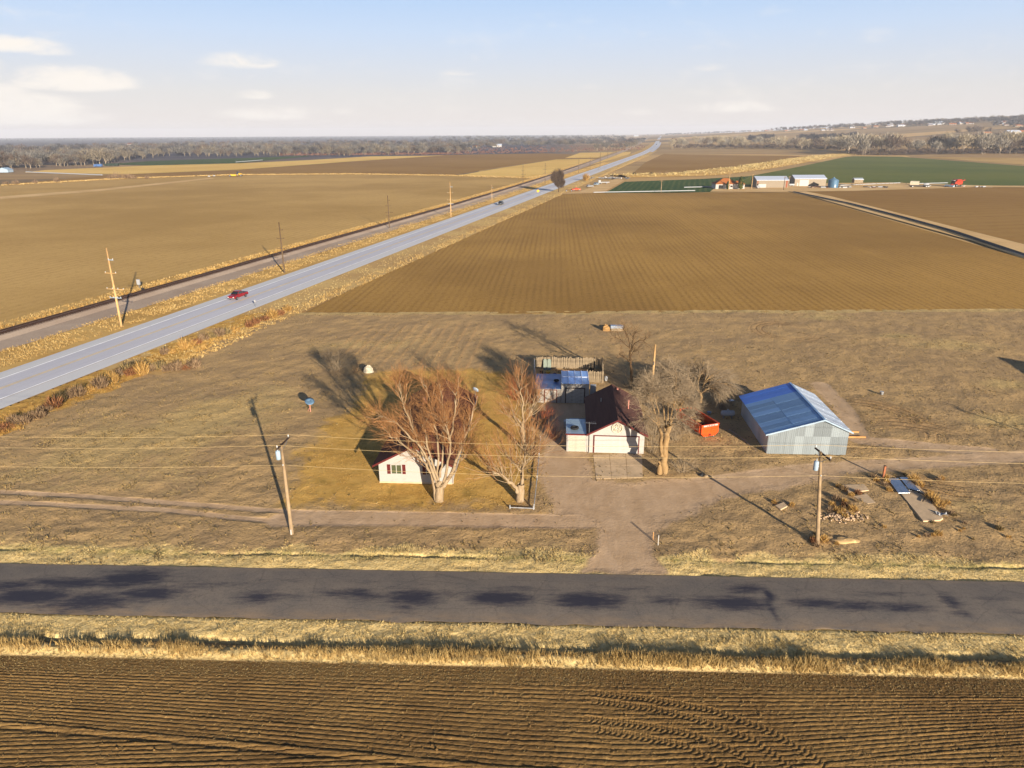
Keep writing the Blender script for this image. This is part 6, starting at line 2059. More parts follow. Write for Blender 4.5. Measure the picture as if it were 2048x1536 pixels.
# ------------------------------------------------------------------ utility poles and lines
def utility_poles():
    def pole(lab, x, y, lean, h, arm_dir, tank, mt):
        r = thing('utility_pole', lab, 'utility pole', (x, y, 0))
        top = Vector((lean, 0, h))
        MB().tube([(0, 0, 0), top * 0.5, top], [0.17, 0.145, 0.11], 10).build('shaft', M[mt], r, True)
        a = Vector((*arm_dir, 0)).normalized()
        c = Vector((lean * .97, 0, h * .97)) + Vector((0.13 if tank > 0 else -0.13, 0, 0)) * 0
        mb = MB(); p0 = c - a * 1.2; p1 = c + a * 1.2
        n = Vector((a.y, -a.x, 0)) * 0.05
        off = Vector((a.y, -a.x, 0)) * 0.17
        mb.hexa([tuple(p0 - n + off), tuple(p1 - n + off), tuple(p1 + n + off), tuple(p0 + n + off)], [tuple(p0 - n + off + Vector((0, 0, .12))), tuple(p1 - n + off + Vector((0, 0, .12))), tuple(p1 + n + off + Vector((0, 0, .12))), tuple(p0 + n + off + Vector((0, 0, .12)))])
        mb.build('crossarm', M['dark_wood'], r)
        b = MB(); b.tube([c + a * .75 + off * 1.3, c - Vector((0, 0, .7))], .025, 5).tube([c - a * .75 + off * 1.3, c - Vector((0, 0, .7))], .025, 5); b.build('brace', M['steel'], r)
        ends = []
        for s in (-1.12, 1.12):
            q = c + a * s + off + Vector((0, 0, .12))
            MB().lathe([(.02, 0), (.03, .08), (.07, .10), (.07, .16), (.04, .22), (.05, .26)], tuple(q), 10).build('insulator', M['porcelain'], r, True)
            ends.append(Vector((x, y, 0)) + q + Vector((0, 0, .26)))
        q = Vector((lean * .75, -0.16, h * .76))
        MB().lathe([(.03, -.05), (.06, -.04), (.06, .04), (.03, .05)], tuple(q), 10).build('insulator', M['porcelain'], r, True)
        ends.append(Vector((x, y, 0)) + q)
        if tank:
            q = Vector((lean * .85 + tank * .36, 0, h * .81))
            t = MB().lathe([(.17, 0), (.20, .03), (.20, .75), (.14, .82)], tuple(q), 14).build('transformer', M['grey_paint'], r, True)
            MB().lathe([(.04, .82), (.05, .9), (.03, 1.05)], (q.x, q.y, q.z), 8).build('bushing', M['porcelain'], t)
            MB().tube([(lean * .85, 0, q.z + .3), (q.x, 0, q.z + .3)], .04, 6).build('bracket', M['steel'], t)
        return r, ends
    b = G(584, 1068); c = G(1635, 1087)
    rl, el = pole('wooden utility pole with pale transformer on its left side, left of the lawn', b[0], b[1], 0.02, 8.95, (0.12, 1), -1, 'pole_grey')
    MB().box(-.06, .06, -.20, -.165, .05, .55).build('marker_plate', M['white_trim'], rl)
    rr, er = pole('leaning wooden utility pole with grey transformer in front of the metal barn', c[0], c[1], -0.92, 8.6, (-0.12, 1), -1, 'pole_grey')
    d = Vector((c[0] - b[0], c[1] - b[1]))
    L2 = pole('wooden utility pole beyond the left picture edge on the same line', b[0] - d.x, b[1] - d.y, 0, 8.95, (0.05, 1), 0, 'pole_grey')[1]
    R2 = pole('wooden utility pole beyond the right picture edge on the same line', c[0] + d.x, c[1] + d.y, 0, 8.8, (0.0, 1), 0, 'pole_grey')[1]
    M['wire'] = plain('aluminium_wire', lin(226, 196, 140), rough=.5, metal=.3)
    names = ('lower left line of the power lines, nearer end of the crossarms', 'far side power line on the rear ends of the crossarms', 'lowest power line, fixed to the pole shafts')
    labs = ('thin power line on the near ends of the crossarms, middle one of three', 'thin power line on the far ends of the crossarms, uppermost of three', 'thin power line fixed to the pole shafts, lowest of three')
    for k in range(3):
        mb = MB()
        for A, B in ((L2[k], el[k]), (el[k], er[k]), (er[k], R2[k])):
            pts = []
            for i in range(17):
                t = i / 16; p = A.lerp(B, t); p.z -= 4 * 0.55 * t * (1 - t); pts.append(p)
            mb.tube(pts, 0.013, 4, cap=False)
        o = mb.build('power_line', M['wire']); tag(o, labs[k], 'power line')
    # service drop to the elm / garage
    A = Vector((b[0], b[1], 0)) * 0 + er[2]; B = Vector((14.3, 72.0, 2.6))
    pts = []
    for i in range(13):
        t = i / 12; p = A.lerp(B, t); p.z -= 4 * .35 * t * (1 - t); pts.append(p)
    o = MB().tube(pts, .01, 4, cap=False).build('service_line', M['wire']); tag(o, 'thin service line from the leaning pole to the garage eave', 'power line')


utility_poles()


def highway_poles():
    # tall poles along the highway with four arms
    r = thing('utility_pole', 'tallest tan utility pole with four crossarms, between railway and highway, nearest one', 'utility pole', (*G(243, 653), 0), 0, 'poles along the highway')
    MB().tube([(0, 0, 0), (0, 0, 7), (0, 0, 14.4)], [0.21, 0.18, 0.13], 10).build('shaft', M['pole_wood'], r, True)
    a = math.atan2(.25, .97)
    ax = Vector((math.cos(a), -math.sin(a), 0))
    for z, l0, l1, mt in ((12.3, 0.0, 1.1, 'grey_paint'), (9.9, -1.2, 1.2, 'pole_wood'), (7.0, -1.5, 2.2, 'pole_wood'), (5.4, -1.2, 1.3, 'grey_paint')):
        p0 = ax * l0 + Vector((0, -.18, z)); p1 = ax * l1 + Vector((0, -.18, z))
        o = MB().tube([p0, p1], .075, 4).build('crossarm', M[mt], r)
        m = MB()
        for q in np.linspace(l0 + .1, l1 - .1, 4 if z < 8 else 2):
            p = ax * float(q) + Vector((0, -.18, z + .06)); m.lathe([(.03, 0), (.06, .1), (.06, .2), (.02, .24)], tuple(p), 8)
        m.build('insulators', M['porcelain'], o)
    spots = [(569, 546, .88, 'second pole of the highway row, opposite the red pickup'), (779, 456, .82, 'third pole of the highway row, beside the railway'), (902, 434, 1.0, 'tan pole of the highway row, left of the dark car'),
             (984, 406, .62, 'short tan pole of the highway row, just left of the dark car')]
    r2 = copy_tree(r)
    sh = [c for c in r2.children if c.name.startswith('shaft')][0]; sh.data = sh.data.copy(); sh.data.materials[0] = M['pole_far']
    for c in [c for c in r2.children if c.name.startswith('crossarm')]:
        c.data = c.data.copy(); c.data.materials[0] = M['pole_far']
        for g in c.children: g.data = g.data.copy(); g.data.materials[0] = M['pole_far']
    for c in sh.data.vertices: c.co.x *= 1.05; c.co.y *= 1.05
    used = False
    for px, py, s, lab in spots:
        o = copy_tree(r) if s == 1.0 or s == .62 else (copy_tree(r2) if used else r2); used = used or o is r2; p = G(px, py); o.location = (p[0], p[1], 0); o.scale = (s, s, s); o['label'] = lab
    far = [(1046, 368, .93), (1090, 368, .98), (1157, 346, .82), (1180, 338, .8), (1200, 333, 1.0), (1215, 316, .8), (1232, 312, .9), (1248, 306, .9), (1262, 302, .9)]
    for px, py, s in far:
        o = copy_tree(r2); p = G(px, py); o.location = (p[0], p[1], 0); o.scale = (s, s, s); o['label'] = 'dark distant utility pole along the railway, beyond the roadside tree'
    # cabinet and sign beside the track
    p = G(279, 577); o = thing('relay_cabinet', 'white railway relay box on a post beside the track', 'cabinet', (p[0], p[1], 0), -.25)
    MB().tube([(0, 0, 0), (0, 0, .9)], .06, 6).build('post', M['steel'], o); MB().box(-.35, .35, -.2, .2, .9, 2.1).build('box', M['white_tank'], o, bevel=.03)
    p = G(287, 586); o = thing('trackside_signal', 'small dark trackside equipment beside the white relay box', 'equipment', (p[0], p[1], 0)); MB().tube([(0, 0, 0), (0, 0, 1.8)], .05, 6).build('post', M['black'], o); MB().box(-.3, .3, -.15, .15, .5, 1.1).build('box', M['black'], o)
    p = G(511, 614); o = thing('marker_post', 'small grey marker sign at the near edge of the highway', 'road sign', (p[0], p[1], 0), .25); MB().tube([(0, 0, 0), (0, 0, 1.3)], .04, 6).build('post', M['steel'], o); MB().box(-.15, .15, -.03, -.005, 1.0, 1.45).build('plate', M['steel'], o)
    p = G(1076, 393); o = thing('warning_sign', 'yellow diamond warning sign beside the highway before the roadside tree', 'road sign', (p[0], p[1], 0)); MB().tube([(0, 0, 0), (0, 0, 2.6)], .05, 6).build('post', M['steel'], o)
    MB().prism([(-.9, 3.0), (0, 2.1), (.9, 3.0), (0, 3.9)], -.08, -.055, 'Y').build('plate', M['yellow'], o)
    # poles of the farmstead
    for i, (px, py, h) in enumerate(((1457, 379, 10), (1503, 378, 9), (1567, 380, 8), (1577, 375, 7), (1322, 385, 7))):
        p = G(px, py); labs = ('tan pole directly in front of the brown roofed farmhouse', 'tan pole between farmhouse and left farm building', 'dark pole in front of the left farm building', 'pole between the two long farm buildings', 'thin pole at the front of the dark green field')
        o = thing('utility_pole', labs[i], 'utility pole', (p[0], p[1], 0)); MB().tube([(0, 0, 0), (0, 0, h)], [.2, .15], 8).build('shaft', M['pole_wood' if i < 2 else 'dark_wood' if i == 2 else 'pole_grey'], o, True); MB().box(-.9, .9, -.25, -.17, h - .6, h - .45).build('crossarm', M['pole_grey'], o)


highway_poles()


# ------------------------------------------------------------------ vehicles
def wheel(root, x, y, rad, w=.24):
    t = MB().tube([(0, -w / 2, 0), (0, w / 2, 0)], rad, 16).build('wheel', M['rubber'], root, False)
    t.location = (x, y, rad)
    MB().tube([(0, -w / 2 - .012, 0), (0, w / 2 + .012, 0)], rad * .6, 12).build('rim', M['steel'], t)


def vehicle(name, label, cat, x, y, z, rz, kind, paint):
    r = thing(name, label, cat, (x, y, z), rz)
    W = .95
    if kind == 'pickup':
        prof = [(-2.75, .45), (2.65, .42), (2.75, .62), (2.70, .95), (1.35, 1.12), (-2.72, 1.10), (-2.8, .7)]
        MB().prism(prof, -W, W, 'Y').build('body', M[paint], r, bevel=.07)
        MB().hexa([(-.75, -W + .05, 1.11), (1.35, -W + .05, 1.12), (1.35, W - .05, 1.12), (-.75, W - .05, 1.11)], [(-.6, -W + .2, 1.80), (.55, -W + .2, 1.80), (.55, W - .2, 1.80), (-.6, W - .2, 1.80)]).build('cab', M[paint], r, bevel=.05)
        MB().box(-2.6, -.85, -W + .12, W - .12, 1.102, 1.115).build('bed', M['black'], r)
        g = MB()
        for s in (-1, 1):
            g.hexa([(-.62, s * (W - .06), 1.2), (1.12, s * (W - .06), 1.2), (1.12, s * (W - .09), 1.2), (-.62, s * (W - .09), 1.2)], [(-.52, s * (W - .175), 1.7), (.62, s * (W - .175), 1.7), (.62, s * (W - .21), 1.7), (-.52, s * (W - .21), 1.7)])
        g.build('side_windows', M['dark_glass'], r)
        MB().hexa([(1.36, -W + .12, 1.16), (1.36, W - .12, 1.16), (1.32, W - .12, 1.16), (1.32, -W + .12, 1.16)], [(.66, -W + .24, 1.74), (.66, W - .24, 1.74), (.60, W - .24, 1.74), (.60, -W + .24, 1.74)]).build('windscreen', M['dark_glass'], r)
        L, wb, rad = 2.72, 1.75, .39
    else:
        hz = {'suv': 1.72, 'car': 1.42}[kind]
        L = {'suv': 2.4, 'car': 2.3}[kind]
        prof = [(-L, .38), (L - .1, .36), (L, .55), (L - .08, .82), (L - 1.2, .98), (-L + .1, 1.0), (-L - .02, .7)]
        MB().prism(prof, -W, W, 'Y').build('body', M[paint], r, bevel=.08)
        MB().hexa([(-L + .12, -W + .06, .985), (L - 1.15, -W + .06, .985), (L - 1.15, W - .06, .985), (-L + .12, W - .06, .985)], [(-L + .45, -W + .22, hz), (L - 2.0, -W + .22, hz), (L - 2.0, W - .22, hz), (-L + .45, W - .22, hz)]).build('cab', M['dark_glass'], r)
        MB().box(-L + .42, L - 1.95, -W + .2, W - .2, hz + .002, hz + .06).build('roof', M[paint], r, bevel=.03)
        wb, rad = L * .62, .35
    for x_ in (-wb, wb):
        for s in (-W + .10, W - .10):
            wheel(r, x_, s, rad)
    for s in (-.68, .68):
        MB().box(L - .06, L + .07, s - .16, s + .16, .66, .82).build('headlight', M['lamp_glass'], r)
        MB().box(-L - .09, -L + .04, s - .12, s + .12, .7, .9).build('tail_light', M['red_trim'], r)
    MB().box(L - .02, L + .1, -W + .08, W - .08, .42, .58).build('bumper', M['steel'], r)
    return r


hd = math.atan2(1, .251)             # highway bearing away from the camera
def on_hwy(py_world, off):
    i = np.argmin(np.abs(HP[:, 1] - py_world)); t, rt = frame(HP)
    q = HP[i] + rt[i] * off
    return q[0], q[1]
y0 = G(494, 592)[1]
vehicle('pickup_truck', 'red pickup truck driving on the far lane of the highway', 'pickup truck', *on_hwy(y0, -1.9), .12, hd + math.pi, 'pickup', 'red_paint').scale = (.92, .92, .92)
vehicle('suv', 'black sport utility vehicle on the highway beyond the red pickup', 'car', *on_hwy(G(1016, 409)[1], -0.9), .12, hd + math.pi, 'suv', 'black_paint')
vehicle('car', 'white car on the highway beyond the roadside tree', 'car', *on_hwy(G(1217, 338)[1], -0.5), .12, hd, 'car', 'white_paint')
p = G(1313, 291); vehicle('truck', 'dark vehicle at the far highway junction, nearer of two', 'car', p[0], p[1], .1, hd + math.pi, 'suv', 'black_paint').scale = (2, 2, 2)
p = G(1319, 288.5); vehicle('truck', 'dark vehicle at the far highway junction, farther of two', 'car', p[0], p[1], .1, hd + math.pi, 'suv', 'black_paint').scale = (2, 2, 2)
# vehicles parked by the roadside yard
p = G(1152, 381); vehicle('pickup_truck', 'red truck parked in the roadside yard right of the big bare tree', 'pickup truck', p[0], p[1], 0, .3, 'pickup', 'orange')
p = G(1180, 374); vehicle('car', 'white car parked in the roadside yard, middle of the row', 'car', p[0], p[1], 0, .4, 'car', 'white_paint')
p = G(1193, 370); vehicle('car', 'blue grey car parked in the roadside yard beside the white car', 'car', p[0], p[1], 0, .9, 'suv', 'grey_paint')
p = G(1207, 367); o = thing('flat_trailer', 'white flat trailer in the roadside yard nearest the green field', 'trailer', (p[0], p[1], 0), .1); MB().box(-4, 4, -1.2, 1.2, .7, 1.1).build('bed', M['white_tank'], o)
for x in (-2, 2): wheel(o, x, -1.2, .4); wheel(o, x, 1.2, .4)
MB().box(-3.8, -2.2, -1.1, 1.1, 1.102, 2.3).build('load', M['cloth'], o)
p = G(1138, 383); o = thing('farm_implement', 'rusty farm implement beside the trunk of the roadside tree', 'farm machine', (p[0], p[1], 0)); MB().box(-2, 2, -.2, .2, .8, 1.1).build('beam', M['rail'], o); wheel(o, -1.6, -.6, .5); wheel(o, 1.6, -.6, .5); MB().tube([(0, 0, 1), (2.5, -1, .6)], .1, 6).build('drawbar', M['rail'], o)
p = G(1224, 358); mb = MB(); qq = random.Random(12)
for i in range(34): mb.cbox((qq.gauss(0, 6), qq.gauss(0, 3.5), .7), (qq.uniform(2, 5), .5, .4), qq.uniform(0, 3), qq.gauss(0, .2), 0)
o = mb.build('pipe_heap', M['steel']); o.location = (p[0], p[1], 0); tag(o, 'heap of dark pipes and poles in the roadside yard', 'heap', kind='stuff')

# ------------------------------------------------------------------ irrigation ditch and pipes
M['ditch_liner'] = plain('black_ditch_liner', lin(24, 27, 31), f=0.9, rough=0.75, var=0.3, scale=0.3)
M['ditch_crust'] = plain('grey_ditch_bed', lin(84, 86, 84), f=0.9, rough=0.9, var=0.3, scale=0.3)
dl = thing('irrigation_ditch', 'dark lined irrigation ditch running along the dirt road, far right', 'ditch', (0, 0, 0)); del dl['category']; del dl['label']; dl['kind'] = 'structure'
DP, _ = resample(np.array(PX([(1583, 383.5), (1700, 408), (1800, 434), (1900, 462), (2048, 512), (2300, 592)])), 4.0)
for o0, o1, z0, z1, mt in ((-1.5, -.28, .30, .02, 'ditch_liner'), (-.28, .28, .02, .02, 'ditch_crust'), (.28, 1.5, .02, .34, 'ditch_liner')):
    s_ = strip('ditch_side' if mt == 'ditch_liner' else 'ditch_bed', DP, [(o0, z0), (o1, z1)], M[mt], kind=None); s_.parent = dl
sp_ = strip('ditch_lip', DP, [(-2.1, -.02), (-1.5, .295)], M['fieldR'], kind=None); sp_.parent = dl
sp_ = strip('ditch_lip', DP, [(1.5, .335), (2.1, .02)], M['dirtroad'], kind=None); sp_.parent = dl
for pix, lab in (([(1187, 385.6), (1390, 382)], 'long white irrigation pipe along the front of the dark green field'), ([(1368, 375.5), (1432, 374.2)], 'short white irrigation pipe left of the farmhouse'),
                 ([(1838, 368), (1895, 366.5)], 'white irrigation pipe left of the red combine'), ([(1680, 371.5), (1800, 366.5)], 'white irrigation pipe beside the stilted shed'),
                 ([(52, 344.5), (140, 348), (204, 350.5)], 'white irrigation pipe on the left fields'), ([(472, 324.5), (525, 320.5)], 'thin white pipe along the far green strip on the left')):
    P = [G(*p) for p in pix]
    o = MB().tube([(p[0], p[1], .3) for p in P], .27 if pix[0][0] > 600 else .5, 8).build('irrigation_pipe', M['white_tank']); tag(o, lab, 'pipe')


# ------------------------------------------------------------------ farmstead beyond the ploughed field
M['tan_wall'] = ribbed('tan_barn_wall', lin(226, 204, 172, .45), 'X', .9, rough=.7, metal=0, var=.08, depth=.03)
M['pale_roof'] = ribbed('pale_metal_roof', (.60, .66, .76), 'X', .9, f=1.0, rough=.4, metal=.4, var=.06, depth=.03)
M['brown_roof'] = plain('brown_shingle_roof', lin(176, 104, 52), rough=.95, var=.15)
M['rust_trim'] = plain('rust_door', lin(150, 84, 56), rough=.8)


def hip_house(root, W, D, h, zr, mw, mr, ov=.5):
    MB().box(0, W, 0, D, 0, h).build('wall', mw, root)
    r = D / 2
    b = [(-ov, -ov, h), (W + ov, -ov, h), (W + ov, D + ov, h), (-ov, D + ov, h)]
    t = [(r, D / 2 - .05, zr), (W - r, D / 2 - .05, zr), (W - r, D / 2 + .05, zr), (r, D / 2 + .05, zr)]
    MB().hexa(b, t).build('roof', mr, root)


def farm():
    p = G(1431, 378); q = G(1489, 377.6); W = q[0] - p[0]
    r = thing('farmhouse', 'farmhouse with brown hipped roof at the far edge of the ploughed field', 'house', (p[0], p[1], 0), R(-2))
    hip_house(r, W * .78, 11, 2.9, 6.2, M['white_siding'], M['brown_roof'])
    g = MB().box(W * .781, W, 1.5, 9, 0, 2.6); g.build('garage_wing', M['white_siding'], r)
    MB().hexa([(W * .74, 1, 2.6), (W + .4, 1, 2.6), (W + .4, 9.4, 2.6), (W * .74, 9.4, 2.6)], [(W * .74, 5, 4.6), (W * .93, 5, 4.6), (W * .93, 5.2, 4.6), (W * .74, 5.2, 4.6)]).build('wing_roof', M['brown_roof'], r)
    MB().box(1.8, 4.6, -.05, -.003, .1, 2.3).build('garage_door', M['dark_glass'], r)
    for x in (6.5, 9): MB().box(x, x + 1.3, -.05, -.003, 1, 2.1).build('window', M['dark_glass'], r)
    for px, py, h, lab in ((1455, 378.6, 4.6, 'left of two dark green conifers in front of the farmhouse'), (1480.5, 378.8, 7.2, 'taller right one of two dark green conifers in front of the farmhouse')):
        p = G(px, py)
        t = thing('conifer', lab, 'tree', (p[0], p[1], 0))
        MB().tube([(0, 0, 0), (0, 0, h * .5)], [.2, .1], 6).build('trunk', M['bark_dark'], t)
        rr = np.random.default_rng(int(px)); n = 500
        z = rr.uniform(.02, 1, n); a = rr.uniform(0, 6.28, n); rad = h * .26 * np.sin(np.pi * np.clip(z * .85 + .15, 0, 1)) ** .8 * rr.uniform(.55, 1, n)
        B = np.stack([np.cos(a) * rad, np.sin(a) * rad, z * h], 1); L = h * .12
        D = np.stack([np.cos(a) * .5, np.sin(a) * .5, np.full(n, .9)], 1) * L
        Wd = np.stack([-np.sin(a), np.cos(a), 0 * a], 1) * h * .035
        fast_mesh('crown', np.stack([B - Wd, B + Wd, B + D], 1).reshape(-1, 3), np.arange(3 * n).reshape(-1, 3), M['conifer'], parent=t, attrs={'rnd': np.repeat(rr.uniform(0, 1, n), 3)})
    for (x0, x1, y, lab, mw, k) in ((1512.5, 1577, 375.4, 'long pale farm building with rust red doors, left of the pair behind the ploughed field', 'tan_wall', 0), (1588.5, 1652, 372.3, 'long pale farm building with big white door, right of the pair behind the ploughed field', 'tan_wall', 1)):
        p = G(x0, y); q = G(x1, y); W = q[0] - p[0]
        r = thing('farm_building', lab, 'barn', (p[0], p[1], 0), R(-1.5 - k))
        D, h, zr = 12, 4.6, 6.6
        MB().prism([(0, 0), (D, 0), (D, h), (D / 2, zr), (0, h)], 0, W, 'X').build('wall', M[mw], r)
        m_ = MB(); e = .03
        slab_poly(m_, [(-.3, -.4, h - .13 + e), (W + .3, -.4, h - .13 + e), (W + .3, D / 2, zr + e), (-.3, D / 2, zr + e)], .12)
        slab_poly(m_, [(-.3, D / 2 + .003, zr + e), (W + .3, D / 2 + .003, zr + e), (W + .3, D + .4, h - .13 + e), (-.3, D + .4, h - .13 + e)], .12)
        m_.build('roof', M['pale_roof'], r)
        if k == 0:
            MB().box(1.2, 6.0, -.06, -.003, .05, 2.2).build('door', M['white_trim'], r)
            MB().box(.35, 1.0, -.06, -.003, 2.3, 4.2).build('side_door', M['rust_trim'], r)
            MB().box(W - 1.6, W - .5, -.06, -.003, .1, 4.3).build('side_door', M['rust_trim'], r)
            MB().box(0.3, 0.9, -.06, -.003, .1, 2.1).build('door', M['dark_glass'], r)
        else:
            MB().box(3.1, 8.6, -.06, -.003, .05, 3.9).build('door', M['white_trim'], r)
            MB().box(1.6, 2.4, -.06, -.003, .1, 2.1).build('side_door', M['white_trim'], r)
            MB().box(8.7, 8.9, -.06, -.003, .05, 4.1).build('door_post', M['steel'], r)
    # grain bin
    p = G(1669.5, 376); r = thing('grain_bin', 'blue grey round grain bin with conical roof right of the farm buildings', 'grain bin', (p[0], p[1] + 3, 0))
    m_ = MB()
    for i in range(6): m_.lathe([(3.05, i * .75), (3.12, i * .75 + .37), (3.05, i * .75 + .745)], n=24)
    m_.build('wall', M['bin_blue'], r)
    MB().lathe([(3.2, 4.5), (.45, 6.0), (.45, 6.25), (.02, 6.4)], n=24).build('roof', M['bin_blue2'], r)
    MB().box(-.5, .5, -3.2, -3.08, .3, 2.0).build('door', M['grey_paint'], r)
    # stilted shed
    p = G(1707.5, 372); q = G(1725.5, 372); W = q[0] - p[0]
    r = thing('stilt_shed', 'small old wooden shed standing on posts right of the grain bin', 'shed', (p[0], p[1], 0))
    MB().prism([(0, 1.9), (3.6, 1.9), (3.6, 4.0), (1.8, 4.9), (0, 4.0)], 0, W, 'X').build('wall', M['plank'], r)
    m_ = MB(); slab_poly(m_, [(-.2, -.3, 3.93), (W + .2, -.3, 3.93), (W + .2, 1.8, 4.93), (-.2, 1.8, 4.93)], .08); slab_poly(m_, [(-.2, 1.803, 4.93), (W + .2, 1.803, 4.93), (W + .2, 3.9, 3.93), (-.2, 3.9, 3.93)], .08); m_.build('roof', M['galv'], r)
    for x in (.15, W / 2, W - .15):
        for y in (.15, 3.45): MB().box(x - .12, x + .12, y - .12, y + .12, 0, 1.898).build('post', M['plank'], r)
    # rounded hut
    p = G(1829, 369.5); r = thing('rounded_hut', 'small rounded metal hut with dark open end at the edge of the wheat', 'hut', (p[0], p[1], 0), R(55))
    prof = [(2.0 * math.cos(a), 2.4 * math.sin(a)) for a in np.linspace(0, math.pi, 13)]; inn = [(1.75 * math.cos(a), 2.15 * math.sin(a)) for a in np.linspace(math.pi, 0, 13)]
    m_ = MB()
    for i in range(12):
        a, b = prof[i], prof[i + 1]; c, d = inn[12 - i], inn[11 - i]
        m_.hexa([(a[0], -2.5, a[1]), (b[0], -2.5, b[1]), (d[0], -2.5, d[1]), (c[0], -2.5, c[1])], [(a[0], 2.5, a[1]), (b[0], 2.5, b[1]), (d[0], 2.5, d[1]), (c[0], 2.5, c[1])])
    m_.build('shell', M['tarp'], r); MB().prism(inn[::-1], 2.2, 2.3, 'Y').build('back_wall', M['plank'], r)
    # combine
    p = G(1911, 373.5); r = thing('combine', 'red combine harvester with grey head parked at the edge of the wheat', 'combine', (p[0], p[1], 0), R(200))
    MB().prism([(-3.6, 1.5), (2.2, 1.3), (2.6, 2.4), (2.0, 3.3), (-2.4, 3.7), (-3.9, 3.0)], -1.5, 1.5, 'Y').build('body', M['combine_red'], r, bevel=.1)
    MB().hexa([(-2.4, -1.4, 3.6), (1.2, -1.4, 3.3), (1.2, 1.4, 3.3), (-2.4, 1.4, 3.6)], [(-2.7, -1.7, 4.5), (1.3, -1.7, 4.4), (1.3, 1.7, 4.4), (-2.7, 1.7, 4.5)]).build('grain_tank', M['combine_red'], r)
    MB().hexa([(2.0, -.9, 2.2), (3.3, -.9, 2.1), (3.3, .9, 2.1), (2.0, .9, 2.2)], [(2.0, -.9, 3.9), (3.5, -.9, 3.9), (3.5, .9, 3.9), (2.0, .9, 3.9)]).build('cab', M['dark_glass'], r)
    MB().box(1.9, 3.7, -1, 1, 3.902, 4.08).build('cab_roof', M['white_trim'], r)
    MB().prism([(3.3, 1.2), (5.0, .6), (5.0, 1.1), (3.3, 1.9)], -.6, .6, 'Y').build('feeder', M['combine_red'], r)
    MB().prism([(4.8, .3), (6.2, .15), (6.2, .5), (5.2, 1.3), (4.8, 1.3)], -3.2, 3.2, 'Y').build('header', M['grey_paint'], r)
    for s in (-1.75, 1.75): wheel(r, 1.6, s, .95, .6); wheel(r, -2.7, s * .85, .6, .4)
    MB().tube([(-1, 1.6, 3.2), (-4.2, 2.4, 4.2)], .25, 8).build('unloading_pipe', M['combine_red'], r)
    # trailer, truck, scrap
    p = G(1838, 374.2); r = thing('flat_trailer', 'long dark flat trailer in front of the rounded hut', 'trailer', (p[0], p[1], 0), R(-4))
    MB().box(-6, 6, -1.2, 1.2, .8, 1.15).build('bed', M['black'], r)
    for x in (-4.5, 3.8, 4.9): wheel(r, x, -1.2, .5); wheel(r, x, 1.2, .5)
    p = G(1852, 373.5); r = thing('sprayer', 'white and grey farm sprayer standing at the right end of the dark trailer', 'farm machine', (p[0], p[1], 0), R(-4))
    MB().tube([(-1.6, 0, 1.6), (-1.4, 0, 1.6), (1.4, 0, 1.6), (1.6, 0, 1.6)], [.3, .7, .7, .3], 12).build('vessel', M['white_tank'], r, True); MB().box(-2, 2.5, -.8, .8, .6, .88).build('frame', M['steel'], r)
    for s in (-1, 1): wheel(r, -1, s, .55); wheel(r, 1.5, s, .55)
    p = G(1516, 377); vehicle('truck', 'white pickup parked at the left corner of the left farm building', 'pickup truck', p[0], p[1], 0, 1.4, 'pickup', 'white_paint')
    p = G(1583, 372.5); r = thing('propane_tank', 'white propane tank between the two long farm buildings', 'gas tank', (p[0], p[1], 0))
    MB().tube([(-1.9, 0, 1), (-1.7, 0, 1), (-1.4, 0, 1), (1.4, 0, 1), (1.7, 0, 1), (1.9, 0, 1)], [.15, .5, .62, .62, .5, .15], 14).build('vessel', M['white_tank'], r, True)
    for x in (-1, 1): MB().box(x - .1, x + .1, -.4, .4, 0, .5).build('leg', M['steel'], r)
    mb = MB(); qq = random.Random(31)
    for i in range(70):
        px = qq.choice([qq.uniform(1618, 1650), qq.uniform(1640, 1700), qq.uniform(1730, 1775), qq.uniform(1885, 1990)]); p = G(px, qq.uniform(373.5, 376) if px < 1800 else qq.uniform(372, 375.5))
        mb.mat(qq.randint(0, 3)).cbox((p[0], p[1], .35), (qq.uniform(.6, 4), qq.uniform(.3, .9), qq.uniform(.3, .9)), qq.uniform(-.5, .5), 0, 0)
    o = mb.build('farm_scrap', [M['rail'], M['white_tank'], M['black'], M['plank']]); tag(o, kind='stuff')
    # fence posts along the wheat
    for i, px in enumerate(np.linspace(1745, 1812, 9)):
        p = G(px, 368.6); o = MB().box(-.09, .09, -.09, .09, 0, 1.5).build('fence_post', M['plank']); o.location = (p[0], p[1], 0)
        tag(o, 'grey fence post in the row between stilted shed and rounded hut', 'post', 'fence posts along the wheat')
    # yellow tractor with implement on the left fields
    p = G(478, 352.5); r = thing('tractor', 'yellow and black tractor at the edge of the left field', 'tractor', (p[0], p[1], 0), R(6))
    MB().prism([(-1.5, 1.0), (2.6, 1.0), (2.6, 2.2), (-.2, 2.4), (-1.5, 2.2)], -.7, .7, 'Y').build('body', M['yellow'], r, bevel=.06); MB().hexa([(-1.6, -.8, 2.2), (.1, -.8, 2.3), (.1, .8, 2.3), (-1.6, .8, 2.2)], [(-1.4, -.75, 3.8), (-.1, -.75, 3.8), (-.1, .75, 3.8), (-1.4, .75, 3.8)]).build('cab', M['dark_glass'], r)
    MB().box(-1.6, 0.05, -.9, .9, 3.802, 3.95).build('cab_roof', M['black'], r)
    for s in (-1.1, 1.1): wheel(r, -.9, s, 1.15, .6); wheel(r, 2.0, s, .85, .5)
    p = G(467, 353); r = thing('scraper', 'yellow earth scraper hitched behind the tractor on the left field', 'farm machine', (p[0], p[1], 0), R(6))
